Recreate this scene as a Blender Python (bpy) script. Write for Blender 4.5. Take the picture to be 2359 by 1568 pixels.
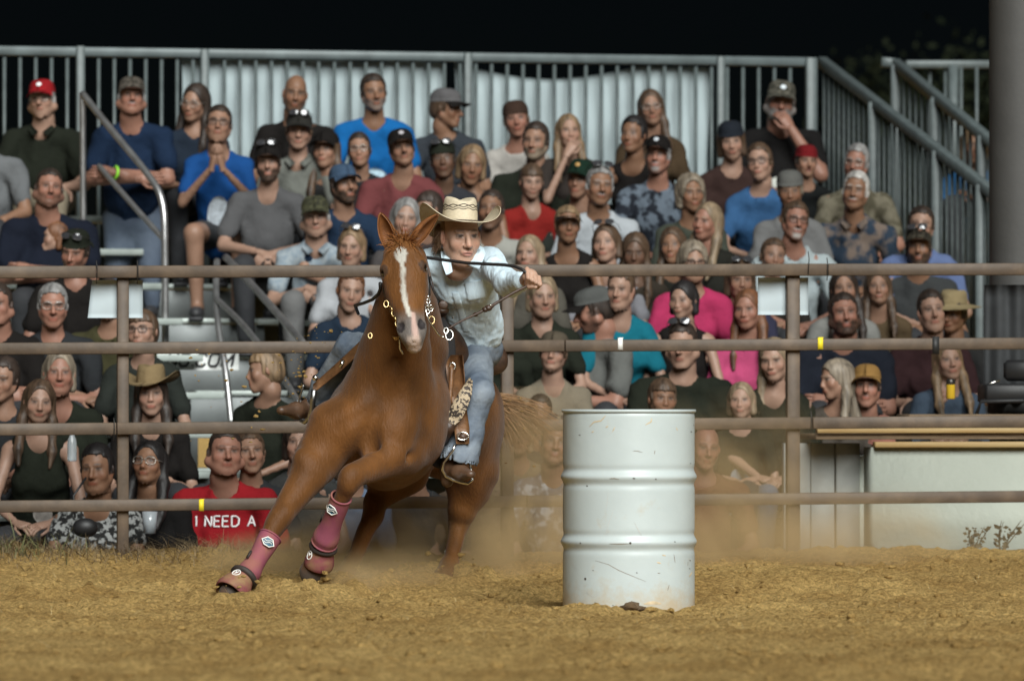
import bpy, bmesh, math, random
import numpy as np
from mathutils import Vector, Matrix, noise as mnoise

for o in list(bpy.data.objects):
    bpy.data.objects.remove(o)
SC = bpy.context.scene
COL = SC.collection
rnd = random.Random(11)
RS = np.random.RandomState(5)

# ------------------------------------------------------------ camera
CAM = np.array([0.0, -25.0, 0.924])
FQ = 13021.0                                   # focal length in picture units (picture 2359 wide)
PITCH = math.atan((925.0 - 784.0) / FQ)
cam_d = bpy.data.cameras.new('camera')
cam_d.sensor_width = 36.0
cam_d.lens = FQ / 2359.0 * 36.0
cam_d.clip_end = 3000.0
cam_d.dof.use_dof = True
cam_d.dof.focus_distance = 26.0
cam_d.dof.aperture_fstop = 3.0
cam = bpy.data.objects.new('camera', cam_d)
cam.location = CAM
cam.rotation_euler = (math.pi / 2 + PITCH, 0, 0)
COL.objects.link(cam)
SC.camera = cam

# ------------------------------------------------------------ night sky, floodlight, exposure
SUN_EL, SUN_AZ = math.radians(35), math.radians(14)     # floodlight bank: high, right of the camera
world = bpy.data.worlds.new('World')
SC.world = world
world.use_nodes = True
wn = world.node_tree
bg = wn.nodes['Background']
sky = wn.nodes.new('ShaderNodeTexSky')
sky.sky_type = 'NISHITA'
sky.sun_disc = False
sky.dust_density = 0.0
sky.ozone_density = 6.0
sky.sun_elevation = SUN_EL
sky.sun_rotation = math.pi - SUN_AZ
wn.links.new(sky.outputs[0], bg.inputs[0])
bg.inputs[1].default_value = 0.00030
sun_d = bpy.data.lights.new('floodlight_sun', 'SUN')
sun_d.energy = 4.7
sun_d.angle = math.radians(38)
sun_d.color = (0.98, 1.0, 0.97)
sun = bpy.data.objects.new('floodlight_sun', sun_d)
sdir = Vector((math.sin(SUN_AZ) * math.cos(SUN_EL), -math.cos(SUN_AZ) * math.cos(SUN_EL), math.sin(SUN_EL)))
sun.rotation_euler = sdir.to_track_quat('Z', 'Y').to_euler()
sun.location = (12, -24, 16)
COL.objects.link(sun)
SC.view_settings.view_transform = 'Standard'
SC.view_settings.look = 'None'
SC.view_settings.exposure = 0.32
SC.view_settings.gamma = 1.0
SC.view_settings.use_curve_mapping = False
SC.render.engine = 'CYCLES'
SC.cycles.use_denoising = True
SC.cycles.max_bounces = 6
SC.cycles.volume_bounces = 1
SC.cycles.transparent_max_bounces = 12

# ------------------------------------------------------------ helpers
def W(qx, qy, y):
    """world point seen at picture position (qx, qy) at world depth y"""
    dx = (qx - 1179.5) / FQ
    dz = (784.0 - qy) / FQ
    c, s = math.cos(PITCH), math.sin(PITCH)
    d = np.array([dx, c - dz * s, s + dz * c])
    return CAM + d * ((y - CAM[1]) / d[1])

def PX(y):                                      # metres per picture unit at depth y
    return (y - CAM[1]) / FQ

def setp(o, label=None, cat=None, group=None, kind=None):
    if label: o['label'] = label
    if cat: o['category'] = cat
    if group: o['group'] = group
    if kind: o['kind'] = kind
    return o

def link(name, me, parent=None, mat=None):
    o = bpy.data.objects.new(name, me)
    COL.objects.link(o)
    if parent is not None: o.parent = parent
    if mat is not None and me is not None and len(me.materials) == 0: me.materials.append(mat)
    return o

def empty(name, loc=(0, 0, 0), rz=0.0, **kw):
    o = bpy.data.objects.new(name, None)
    o.location = loc; o.rotation_euler = (0, 0, rz)
    o.empty_display_size = 0.1
    COL.objects.link(o)
    setp(o, **kw)
    return o

def mesh_np(name, V, F, smooth=True, mat=None, col=None):
    """V (n,3); F (m,3) or (m,4) int array, or list of such arrays"""
    Fs = F if isinstance(F, list) else [F]
    me = bpy.data.meshes.new(name)
    me.vertices.add(len(V))
    me.vertices.foreach_set('co', np.ascontiguousarray(V, dtype=np.float32).ravel())
    flat = np.concatenate([f.ravel() for f in Fs]).astype(np.int32)
    tot = np.concatenate([np.full(len(f), f.shape[1], np.int32) for f in Fs])
    st = np.concatenate([[0], np.cumsum(tot)[:-1]]).astype(np.int32)
    me.loops.add(len(flat)); me.loops.foreach_set('vertex_index', flat)
    me.polygons.add(len(tot)); me.polygons.foreach_set('loop_start', st); me.polygons.foreach_set('loop_total', tot)
    if smooth: me.polygons.foreach_set('use_smooth', np.ones(len(tot), bool))
    if col is not None:
        a = me.color_attributes.new('Col', 'FLOAT_COLOR', 'POINT')
        c = np.ones((len(V), 4), np.float32); c[:, :3] = col
        a.data.foreach_set('color', c.ravel())
    me.update(calc_edges=True)
    if mat is not None: me.materials.append(mat)
    return me

class MB:
    """collects simple shapes into one mesh"""
    def __init__(s): s.V = []; s.Q = []; s.T = []; s.n = 0
    def add(s, V, Q=None, T=None):
        V = np.asarray(V, float)
        s.V.append(V)
        if Q is not None and len(Q): s.Q.append(np.asarray(Q, int) + s.n)
        if T is not None and len(T): s.T.append(np.asarray(T, int) + s.n)
        s.n += len(V)
    def box(s, c, size, R=None, bev=0.0):
        h = np.asarray(size, float) / 2
        R = np.eye(3) if R is None else np.asarray(R, float)
        if bev <= 0:
            V = np.array([[x, y, z] for x in (-1, 1) for y in (-1, 1) for z in (-1, 1)], float) * h
            Q = [[0, 1, 3, 2], [4, 6, 7, 5], [0, 4, 5, 1], [2, 3, 7, 6], [0, 2, 6, 4], [1, 5, 7, 3]]
            s.add(V @ R.T + np.asarray(c), Q); return
        bm = bmesh.new(); bmesh.ops.create_cube(bm, size=1.0)
        for v in bm.verts: v.co = Vector((v.co.x * 2 * h[0], v.co.y * 2 * h[1], v.co.z * 2 * h[2]))
        bmesh.ops.bevel(bm, geom=bm.edges[:], offset=bev, segments=1, affect='EDGES', profile=0.5)
        bm.verts.ensure_lookup_table()
        V = np.array([v.co[:] for v in bm.verts])
        Q = [[v.index for v in f.verts] for f in bm.faces if len(f.verts) == 4]
        T = [[v.index for v in f.verts] for f in bm.faces if len(f.verts) == 3]
        bm.free()
        s.add(V @ R.T + np.asarray(c), Q, T)
    def beam(s, a, b, w, h, up=(0, 0, 1), bev=0.0):
        """rectangular bar from a to b: w across, h along up"""
        a = np.asarray(a, float); b = np.asarray(b, float); d = b - a; L = np.linalg.norm(d); d /= L
        up = np.asarray(up, float)
        if abs(d @ up) > 0.99: up = np.array([0, 1.0, 0])
        x = np.cross(d, up); x /= np.linalg.norm(x); z = np.cross(x, d)
        R = np.stack([x, d, z], 1)
        s.box((a + b) / 2, (w, L, h), R, bev)
    def tube(s, pts, r, seg=8, cap=True, closed=False):
        pts = [np.asarray(p, float) for p in pts]
        n = len(pts)
        rs = r if hasattr(r, '__len__') else [r] * n
        T = []
        for i in range(n):
            if closed: d = pts[(i + 1) % n] - pts[i - 1]
            else: d = pts[min(i + 1, n - 1)] - pts[max(i - 1, 0)]
            T.append(d / (np.linalg.norm(d) + 1e-12))
        u = np.cross(T[0], (0, 0, 1.0))
        if np.linalg.norm(u) < 0.1: u = np.cross(T[0], (0, 1.0, 0))
        u /= np.linalg.norm(u)
        ang = np.arange(seg) * 2 * math.pi / seg
        V = []
        for i in range(n):
            u = u - T[i] * (u @ T[i]); u /= np.linalg.norm(u); v = np.cross(T[i], u)
            V.append(pts[i] + rs[i] * (np.cos(ang)[:, None] * u + np.sin(ang)[:, None] * v))
        V = np.concatenate(V)
        Q = []; m = n if closed else n - 1
        for i in range(m):
            j = (i + 1) % n
            for k in range(seg):
                k2 = (k + 1) % seg
                Q.append([i * seg + k, i * seg + k2, j * seg + k2, j * seg + k])
        Tt = []
        if cap and not closed:
            V = np.concatenate([V, [pts[0]], [pts[-1]]])
            for k in range(seg):
                k2 = (k + 1) % seg
                Tt.append([n * seg, k2, k]); Tt.append([n * seg + 1, (n - 1) * seg + k, (n - 1) * seg + k2])
        s.add(V, Q, Tt)
    def lathe(s, prof, seg=32, c=(0, 0, 0)):
        """prof: list of (r, z)"""
        ang = np.arange(seg) * 2 * math.pi / seg
        V = np.concatenate([np.stack([r * np.cos(ang), r * np.sin(ang), np.full(seg, z)], 1) for r, z in prof]) + np.asarray(c)
        Q = [[i * seg + k, i * seg + (k + 1) % seg, (i + 1) * seg + (k + 1) % seg, (i + 1) * seg + k]
             for i in range(len(prof) - 1) for k in range(seg)]
        s.add(V, Q)
    def grid(s, P, flip=False):
        """P (n,m,3) sheet"""
        n, m = P.shape[:2]
        i, j = np.meshgrid(np.arange(n - 1), np.arange(m - 1), indexing='ij')
        a = (i * m + j).ravel()
        Q = np.stack([a, a + 1, a + m + 1, a + m], 1)
        if flip: Q = Q[:, ::-1]
        s.add(P.reshape(-1, 3), Q)
    def sheet(s, P, t):
        """closed sheet of thickness t along the local normal of P (n,m,3)"""
        du = np.gradient(P, axis=0); dv = np.gradient(P, axis=1)
        N = np.cross(du, dv); N /= np.linalg.norm(N, axis=2, keepdims=True) + 1e-12
        n, m = P.shape[:2]
        b = s.n
        s.grid(P + N * t / 2, True); s.grid(P - N * t / 2)
        o = n * m
        ring = [i * m for i in range(n)] + [(n - 1) * m + j for j in range(1, m)] + [i * m + m - 1 for i in range(n - 2, -1, -1)] + [j for j in range(m - 2, 0, -1)]
        Q = []
        for k in range(len(ring)):
            a, c = ring[k], ring[(k + 1) % len(ring)]
            Q.append([b + a, b + c, b + o + c, b + o + a])
        s.Q.append(np.array(Q))
    def ball(s, c, r, R=None, nu=10, nv=7):
        r = np.ones(3) * r
        th = np.linspace(0, math.pi, nv); ph = np.arange(nu) * 2 * math.pi / nu
        V = np.array([[math.sin(t) * math.cos(p), math.sin(t) * math.sin(p), math.cos(t)] for t in th for p in ph]) * r
        if R is not None: V = V @ np.asarray(R).T
        Q = [[i * nu + k, (i + 1) * nu + k, (i + 1) * nu + (k + 1) % nu, i * nu + (k + 1) % nu] for i in range(nv - 1) for k in range(nu)]
        s.add(V + np.asarray(c), Q)
    def mesh(s, name, mat=None, smooth=True):
        F = []
        if s.Q: F.append(np.concatenate(s.Q))
        if s.T: F.append(np.concatenate(s.T))
        return mesh_np(name, np.concatenate(s.V), F, smooth, mat)
    def build(s, name, mat=None, parent=None, smooth=True, org=None):
        if org is not None:
            s.V = [v - np.asarray(org) for v in s.V]
        return link(name, s.mesh(name, mat, smooth), parent)

# ------------------------------------------------------------ signed distance bodies -> one continuous surface
class SDF:
    def __init__(s, lo, hi, h):
        s.lo = np.asarray(lo, np.float32); s.h = h
        n = np.ceil((np.asarray(hi) - s.lo) / h).astype(int) + 1
        s.n = n
        s.ax = [s.lo[i] + h * np.arange(n[i], dtype=np.float32) for i in range(3)]
        s.f = np.full(n, 1.0, np.float32)
    def _box(s, lo, hi):
        a = np.clip(np.floor((lo - s.lo) / s.h).astype(int), 0, s.n); b = np.clip(np.ceil((hi - s.lo) / s.h).astype(int) + 1, 0, s.n)
        sl = tuple(slice(a[i], b[i]) for i in range(3))
        if any(a[i] >= b[i] for i in range(3)): return None, None
        g = [s.ax[i][sl[i]] for i in range(3)]
        return sl, (g[0][:, None, None], g[1][None, :, None], g[2][None, None, :])
    def _mix(s, sl, d, k, sub):
        a = s.f[sl]
        if sub:
            d = -d
            h = np.clip(0.5 - 0.5 * (a - d) / k, 0, 1)
            s.f[sl] = a + (d - a) * h + k * h * (1 - h)      # smooth max
        else:
            h = np.clip(0.5 + 0.5 * (a - d) / k, 0, 1)
            s.f[sl] = a + (d - a) * h - k * h * (1 - h)
    def cone(s, a, b, ra, rb, k=0.03, flat=None, sub=False, grow=0.0):
        """tapered capsule; flat=(axis, factor) squeezes it along axis"""
        a = np.asarray(a, np.float32); b = np.asarray(b, np.float32); ra += grow; rb += grow
        R = max(ra, rb) * (max(1.0, flat[1]) if flat else 1) + k + 2 * s.h + 0.03
        sl, g = s._box(np.minimum(a, b) - R, np.maximum(a, b) + R)
        if sl is None: return s
        p = [g[i] - a[i] for i in range(3)]; ba = b - a
        sc = 1.0
        if flat:
            ax = np.asarray(flat[0], np.float32); ax = ax / np.linalg.norm(ax); q = 1.0 / flat[1] - 1.0
            dt = (p[0] * ax[0] + p[1] * ax[1] + p[2] * ax[2]) * q
            p = [p[i] + dt * ax[i] for i in range(3)]; ba = ba + ax * (ba @ ax) * q
            sc = min(1.0, flat[1])
        L = float(ba @ ba) + 1e-9
        t = np.clip((p[0] * ba[0] + p[1] * ba[1] + p[2] * ba[2]) / L, 0, 1)
        d = np.sqrt((p[0] - t * ba[0]) ** 2 + (p[1] - t * ba[1]) ** 2 + (p[2] - t * ba[2]) ** 2) - (ra + t * (rb - ra))
        s._mix(sl, d * sc, k, sub); return s
    def ell(s, c, r, R=None, k=0.03, sub=False, grow=0.0):
        """ellipsoid; R: rows are its axes"""
        c = np.asarray(c, np.float32); r = np.ones(3, np.float32) * np.asarray(r, np.float32) + grow
        M = r.max() + k + 2 * s.h + 0.03
        e = np.full(3, M) if R is not None else r + k + 2 * s.h + 0.03
        sl, g = s._box(c - e, c + e)
        if sl is None: return s
        p = [g[i] - c[i] for i in range(3)]
        if R is not None:
            p = [p[0] * R[i][0] + p[1] * R[i][1] + p[2] * R[i][2] for i in range(3)]
        k0 = np.sqrt((p[0] / r[0]) ** 2 + (p[1] / r[1]) ** 2 + (p[2] / r[2]) ** 2)
        k1 = np.sqrt((p[0] / r[0] ** 2) ** 2 + (p[1] / r[1] ** 2) ** 2 + (p[2] / r[2] ** 2) ** 2) + 1e-6
        s._mix(sl, (k0 * (k0 - 1) / k1).astype(np.float32), k, sub); return s
    def grids(s):
        return s.ax[0][:, None, None], s.ax[1][None, :, None], s.ax[2][None, None, :]
    def nets(s, f=None):
        f = s.f if f is None else f
        n = f.shape
        ins = f < 0
        c = np.zeros((n[0] - 1, n[1] - 1, n[2] - 1), np.int8)
        for dx in (0, 1):
            for dy in (0, 1):
                for dz in (0, 1):
                    c += ins[dx:n[0] - 1 + dx, dy:n[1] - 1 + dy, dz:n[2] - 1 + dz]
        act = (c > 0) & (c < 8)
        ijk = np.argwhere(act)
        idx = np.full(act.shape, -1, np.int32); idx[act] = np.arange(len(ijk))
        cor = [(dx, dy, dz) for dx in (0, 1) for dy in (0, 1) for dz in (0, 1)]
        val = np.stack([f[ijk[:, 0] + a, ijk[:, 1] + b, ijk[:, 2] + d] for a, b, d in cor], 1)
        P = np.zeros((len(ijk), 3)); cnt = np.zeros(len(ijk))
        for i in range(8):
            for j in range(i + 1, 8):
                df = np.abs(np.array(cor[i]) - np.array(cor[j]))
                if df.sum() != 1: continue
                a, b = val[:, i], val[:, j]
                m = (a < 0) != (b < 0)
                t = np.where(m, a / np.where(m, a - b, 1), 0)
                pt = np.array(cor[i]) + t[:, None] * (np.array(cor[j]) - np.array(cor[i]))
                P += pt * m[:, None]; cnt += m
        V = s.lo + (ijk + P / cnt[:, None]) * s.h
        Q = []
        for ax in range(3):
            o1, o2 = (ax + 1) % 3, (ax + 2) % 3
            sa = [slice(None)] * 3; sb = [slice(None)] * 3
            sa[ax] = slice(0, n[ax] - 1); sb[ax] = slice(1, n[ax])
            A, B = ins[tuple(sa)], ins[tuple(sb)]
            cr = A != B
            e = np.argwhere(cr)
            e = e[(e[:, o1] > 0) & (e[:, o2] > 0) & (e[:, o1] < n[o1] - 1) & (e[:, o2] < n[o2] - 1)]
            if not len(e): continue
            def cell(d1, d2):
                q = e.copy(); q[:, o1] -= d1; q[:, o2] -= d2
                return idx[q[:, 0], q[:, 1], q[:, 2]]
            quad = np.stack([cell(1, 1), cell(0, 1), cell(0, 0), cell(1, 0)], 1)
            fl = ~A[e[:, 0], e[:, 1], e[:, 2]]
            quad[fl] = quad[fl][:, ::-1]
            Q.append(quad)
        Q = np.concatenate(Q) if Q else np.zeros((0, 4), int)
        return V, Q

def relax(V, Q, it=1, a=0.5):
    """light smoothing of a quad mesh"""
    e = np.concatenate([Q[:, [0, 1]], Q[:, [1, 2]], Q[:, [2, 3]], Q[:, [3, 0]]])
    for _ in range(it):
        S = np.zeros_like(V); c = np.zeros(len(V))
        for k in range(3):
            S[:, k] = np.bincount(e[:, 0], V[e[:, 1], k], len(V)) + np.bincount(e[:, 1], V[e[:, 0], k], len(V))
        c = np.bincount(e[:, 0], minlength=len(V)) + np.bincount(e[:, 1], minlength=len(V))
        V = V * (1 - a) + a * S / np.maximum(c, 1)[:, None]
    return V

def vnoise(X, Y, sc, seed, oct=1, gain=0.5):
    """smooth value noise on arrays"""
    out = 0; amp = 1.0
    for o in range(oct):
        r = np.random.RandomState(seed + o); T = r.rand(256, 256).astype(np.float32)
        x = X / sc + 37.7 * o; y = Y / sc + 11.3 * o
        xi = np.floor(x).astype(int); yi = np.floor(y).astype(int); fx = x - xi; fy = y - yi
        fx = fx * fx * (3 - 2 * fx); fy = fy * fy * (3 - 2 * fy)
        a = T[xi % 256, yi % 256]; b = T[(xi + 1) % 256, yi % 256]; c = T[xi % 256, (yi + 1) % 256]; d = T[(xi + 1) % 256, (yi + 1) % 256]
        out = out + amp * ((a * (1 - fx) + b * fx) * (1 - fy) + (c * (1 - fx) + d * fx) * fy - 0.5)
        amp *= gain; sc = sc * 0.5
    return out

def sstep(a, b, x):
    t = np.clip((x - a) / (b - a), 0, 1); return t * t * (3 - 2 * t)

# ------------------------------------------------------------ materials
MATS = {}
def mat(name, col=(0.5, 0.5, 0.5), rough=0.6, metal=0.0, var=0.0, vscale=8.0, bump=0.0, bscale=60.0, spec=0.5, attr=None,
        stretch=(1, 1, 1), col2=None, sheen=0.0, sss=0.0, coat=0.0, thr=None, detail=4.0, trans=0.0):
    """principled material: colour (or colour attribute) varied by noise, fine bump"""
    if name in MATS: return MATS[name]
    m = bpy.data.materials.new(name); m.use_nodes = True
    nt = m.node_tree; N = nt.nodes; L = nt.links
    b = N['Principled BSDF']
    b.inputs['Roughness'].default_value = rough; b.inputs['Metallic'].default_value = metal
    b.inputs['Specular IOR Level'].default_value = spec
    if sheen: b.inputs['Sheen Weight'].default_value = sheen
    if coat: b.inputs['Coat Weight'].default_value = coat; b.inputs['Coat Roughness'].default_value = 0.1
    if trans: b.inputs['Transmission Weight'].default_value = trans
    if sss:
        b.inputs['Subsurface Weight'].default_value = sss; b.inputs['Subsurface Radius'].default_value = (0.012, 0.005, 0.003)
        b.inputs['Subsurface Scale'].default_value = 1.0
    tc = N.new('ShaderNodeTexCoord'); mp = N.new('ShaderNodeMapping'); mp.inputs['Scale'].default_value = stretch
    L.new(tc.outputs['Object'], mp.inputs['Vector'])
    src = None
    if attr:
        at = N.new('ShaderNodeAttribute'); at.attribute_name = attr; src = at.outputs['Color']
    if var or col2:
        nz = N.new('ShaderNodeTexNoise'); nz.inputs['Scale'].default_value = vscale; nz.inputs['Detail'].default_value = detail
        L.new(mp.outputs[0], nz.inputs['Vector'])
        if col2:
            rp = N.new('ShaderNodeValToRGB'); e = rp.color_ramp.elements
            t = thr or (0.35, 0.65)
            e[0].position, e[1].position = t
            e[0].color = (*col, 1); e[1].color = (*col2, 1)
            L.new(nz.outputs['Fac'], rp.inputs[0]); src = rp.outputs[0]
        if var:
            mr = N.new('ShaderNodeMapRange'); mr.inputs['From Min'].default_value = 0.3; mr.inputs['From Max'].default_value = 0.7
            mr.inputs['To Min'].default_value = 1 - var; mr.inputs['To Max'].default_value = 1 + var
            L.new(nz.outputs['Fac'], mr.inputs['Value'])
            mx = N.new('ShaderNodeVectorMath'); mx.operation = 'SCALE'
            if src: L.new(src, mx.inputs[0])
            else: mx.inputs[0].default_value = col
            L.new(mr.outputs[0], mx.inputs['Scale']); src = mx.outputs[0]
    if src: L.new(src, b.inputs['Base Color'])
    else: b.inputs['Base Color'].default_value = (*col, 1)
    if bump:
        n2 = N.new('ShaderNodeTexNoise'); n2.inputs['Scale'].default_value = bscale; n2.inputs['Detail'].default_value = 5.0
        L.new(mp.outputs[0], n2.inputs['Vector'])
        bp = N.new('ShaderNodeBump'); bp.inputs['Strength'].default_value = 1.0; bp.inputs['Distance'].default_value = bump
        L.new(n2.outputs['Fac'], bp.inputs['Height']); L.new(bp.outputs[0], b.inputs['Normal'])
    MATS[name] = m
    return m

def srgb(r, g, b):
    f = lambda c: ((c / 255) / 12.92 if c / 255 <= 0.04045 else ((c / 255 + 0.055) / 1.055) ** 2.4)
    return (f(r), f(g), f(b))
# ================================================================= ground
FSL = 0.165
def fy(x): return 3.30 + FSL * x                 # fence line
def gz(x, y):
    x = np.asarray(x, float); y = np.asarray(y, float)
    z = 0.047 * np.clip(y, 0, 3.4)
    d = y - fy(x)
    berm = 0.05 * np.exp(-((d + 0.05) / 0.45) ** 2) * sstep(-0.6, -1.5, x)
    z = z + berm
    z = z - 0.62 * sstep(0.25, 0.75, d) * sstep(1.75, 1.35, x)
    return z
def ground_field(X, Y, fine=True):
    Z = gz(X, Y)
    Z = Z + 0.045 * vnoise(X, Y, 0.9, 50, 2) * sstep(4.6, 3.4, Y - FSL * X)
    if fine:
        Z = Z + 0.026 * vnoise(X, Y * .8, 0.22, 60, 2) + 0.019 * vnoise(X, Y, 0.065, 70, 2) + 0.012 * vnoise(X, Y, 0.030, 75, 1)
        r = np.abs(vnoise(X, Y, 0.11, 80, 2)); Z = Z - 0.012 * np.clip(.14 - r, 0, 1) / .14
        c = vnoise(X, Y, 0.045, 90, 1); Z = Z + 0.018 * np.clip(c - .16, 0, 1) / .34
        c = vnoise(X, Y, 0.13, 95, 1); Z = Z + 0.022 * np.clip(c - .27, 0, 1) / .23
    # hoof furrow torn round the barrel and the bank behind it
    Z = Z + 0.05 * np.exp(-((Y - 1.35 - .1 * X) / .22) ** 2) * sstep(.5, .9, X) * sstep(2.2, 1.5, X)
    Z = Z - 0.05 * np.exp(-((Y - .95 - .1 * X) / .22) ** 2) * sstep(-.9, -.5, X) * sstep(1.9, 1.3, X)
    for (hx_, hy_, r_, d_) in ((-1.27, .60, .13, .045), (-.92, .95, .16, .05), (-.78, 1.55, .15, .04), (-.32, 2.0, .16, .05), (-1.75, .15, .12, .035), (-.45, .35, .13, .04), (1.05, .15, .14, .04), (1.5, .9, .15, .045), (-2.1, .95, .13, .035), (-.1, -.9, .12, .03), (1.9, -.2, .13, .035), (-1.2, -1.1, .12, .03), (.95, -1.3, .13, .03), (.25, 1.2, .15, .045)):
        q_ = np.sqrt(((X - hx_) / r_) ** 2 + ((Y - hy_) / (r_ * 1.5)) ** 2)
        Z = Z - d_ * np.exp(-(q_ / .75) ** 2) + d_ * .8 * np.exp(-((q_ - 1.25) / .35) ** 2)
    Z = Z + 0.035 * np.exp(-((X - .30) ** 2 + (Y + .33) ** 2) / .05) - .01 * np.exp(-((X - .62) ** 2 + Y ** 2) / .1)
    return Z
xs = np.concatenate([np.linspace(-300, -6, 14), np.linspace(-5.5, -3.0, 12), np.arange(-2.9, 2.9, .0128), np.linspace(3.0, 5.5, 12), np.linspace(6, 300, 14)])
ys = np.concatenate([np.linspace(-60, -8.5, 12), np.arange(-8.2, -3.0, .038), np.arange(-3.0, 1.6, .021), np.arange(1.6, 4.4, .034), np.arange(4.45, 13, .4), np.linspace(14, 300, 12)])
X, Y = np.meshgrid(xs, ys, indexing='ij')
Z = ground_field(X, Y)
Z = np.where((np.abs(X) > 8) | (Y < -20) | (Y > 14), -0.02 - .6 * (Y > 5), Z)
P = np.stack([X, Y, Z], 2)
m_dirt = bpy.data.materials.new('arena_dirt'); m_dirt.use_nodes = True
nt = m_dirt.node_tree; N = nt.nodes; L = nt.links; bs = N['Principled BSDF']; bs.inputs['Roughness'].default_value = .95; bs.inputs['Specular IOR Level'].default_value = .15
tc = N.new('ShaderNodeTexCoord')
n1 = N.new('ShaderNodeTexNoise'); n1.inputs['Scale'].default_value = 1.3; n1.inputs['Detail'].default_value = 8; n1.inputs['Roughness'].default_value = .7
n2 = N.new('ShaderNodeTexNoise'); n2.inputs['Scale'].default_value = 48; n2.inputs['Detail'].default_value = 6; n2.inputs['Roughness'].default_value = .75
L.new(tc.outputs['Object'], n1.inputs['Vector']); L.new(tc.outputs['Object'], n2.inputs['Vector'])
r1 = N.new('ShaderNodeValToRGB'); e = r1.color_ramp.elements; e[0].position = .38; e[1].position = .62; e[0].color = (.55, .355, .13, 1); e[1].color = (.78, .545, .222, 1)
r2 = N.new('ShaderNodeValToRGB'); e = r2.color_ramp.elements; e[0].position = .34; e[1].position = .66; e[0].color = (.42, .37, .29, 1); e[1].color = (1.24, 1.21, 1.12, 1)
L.new(n1.outputs['Fac'], r1.inputs[0]); L.new(n2.outputs['Fac'], r2.inputs[0])
mx = N.new('ShaderNodeVectorMath'); mx.operation = 'MULTIPLY'; L.new(r1.outputs[0], mx.inputs[0]); L.new(r2.outputs[0], mx.inputs[1]); L.new(mx.outputs[0], bs.inputs['Base Color'])
n3 = N.new('ShaderNodeTexNoise'); n3.inputs['Scale'].default_value = 55; n3.inputs['Detail'].default_value = 8; n3.inputs['Roughness'].default_value = .8; L.new(tc.outputs['Object'], n3.inputs['Vector'])
bp = N.new('ShaderNodeBump'); bp.inputs['Distance'].default_value = .045; L.new(n3.outputs['Fac'], bp.inputs['Height']); L.new(bp.outputs[0], bs.inputs['Normal'])
b = MB(); b.grid(P, True)
ground = b.build('ground', m_dirt); setp(ground, kind='structure', label='loose churned tan arena dirt')

# clods of dirt lying about
R = np.random.RandomState(8)
def clod_mesh(pts, rad):
    base = np.array([[0, 0, 1], [.89, 0, .45], [.28, .85, .45], [-.72, .53, .45], [-.72, -.53, .45], [.28, -.85, .45],
                     [.72, .53, -.45], [-.28, .85, -.45], [-.89, 0, -.45], [-.28, -.85, -.45], [.72, -.53, -.45], [0, 0, -1]])
    T = np.array([[0, 1, 2], [0, 2, 3], [0, 3, 4], [0, 4, 5], [0, 5, 1], [1, 6, 2], [2, 7, 3], [3, 8, 4], [4, 9, 5], [5, 10, 1], [6, 7, 2], [7, 8, 3], [8, 9, 4], [9, 10, 5], [10, 6, 1], [11, 7, 6], [11, 8, 7], [11, 9, 8], [11, 10, 9], [11, 6, 10]])
    n = len(pts)
    sc = R.uniform(.6, 1.3, (n, 12, 1)) * rad[:, None, None] * np.stack([R.uniform(.8, 1.5, n), R.uniform(.8, 1.4, n), R.uniform(.45, .9, n)], 1)[:, None, :]
    V = pts[:, None, :] + base[None] * sc
    F = T[None] + (np.arange(n) * 12)[:, None, None]
    return V.reshape(-1, 3), F.reshape(-1, 3)
n = 11500
cx = R.uniform(-2.5, 2.5, n); cy = R.uniform(-7.5, 3.1, n)
rad = np.minimum(.003 + .0045 * R.exponential(1, n), .022)
keep = vnoise(cx, cy, .7, 33, 2) > -.12 - .25 * R.rand(n)
cx, cy, rad = cx[keep], cy[keep], rad[keep]
pts = np.stack([cx, cy, ground_field(cx, cy) + rad * .2], 1)
V, F = clod_mesh(pts, rad)
o = link('dirt', mesh_np('dirt', V, F, smooth=False, mat=m_dirt)); setp(o, 'small clods of tan dirt scattered over the arena', kind='stuff')
# larger dark clods against the barrel
m_clod = mat('dark_clod', (.10, .065, .035), .95, var=.4, vscale=30, bump=.006, bscale=60)

# ================================================================= barrel
BX, BY, BR, BH = W(1448.5, 1406, 0)[0], 0.0, 0.2915, 0.885
m_drum = mat('white_drum_paint', (.435, .485, .480), .42, var=.05, vscale=5, bump=.0012, bscale=14, spec=.5)
nt = m_drum.node_tree; N = nt.nodes; L = nt.links; bs = N['Principled BSDF']       # dirt splashed on the foot, faint handling smears
src = bs.inputs['Base Color'].links[0].from_socket
tc = N.new('ShaderNodeTexCoord'); sp = N.new('ShaderNodeSeparateXYZ'); L.new(tc.outputs['Object'], sp.inputs[0])
nz = N.new('ShaderNodeTexNoise'); nz.inputs['Scale'].default_value = 9; nz.inputs['Detail'].default_value = 9; nz.inputs['Roughness'].default_value = .7; L.new(tc.outputs['Object'], nz.inputs['Vector'])
h1 = N.new('ShaderNodeMapRange'); h1.inputs['From Min'].default_value = .0; h1.inputs['From Max'].default_value = .16; h1.inputs['To Min'].default_value = .40; h1.inputs['To Max'].default_value = .0; L.new(sp.outputs['Z'], h1.inputs['Value'])
h2 = N.new('ShaderNodeMath'); h2.operation = 'ADD'; L.new(h1.outputs[0], h2.inputs[0]); L.new(nz.outputs['Fac'], h2.inputs[1])
h3 = N.new('ShaderNodeMapRange'); h3.inputs['From Min'].default_value = .60; h3.inputs['From Max'].default_value = .92; h3.inputs['To Max'].default_value = .75; L.new(h2.outputs[0], h3.inputs['Value'])
mixn = N.new('ShaderNodeMix'); mixn.data_type = 'RGBA'; L.new(h3.outputs[0], mixn.inputs['Factor']); L.new(src, mixn.inputs['A']); mixn.inputs['B'].default_value = (.42, .32, .19, 1)
L.new(mixn.outputs['Result'], bs.inputs['Base Color'])
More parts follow.
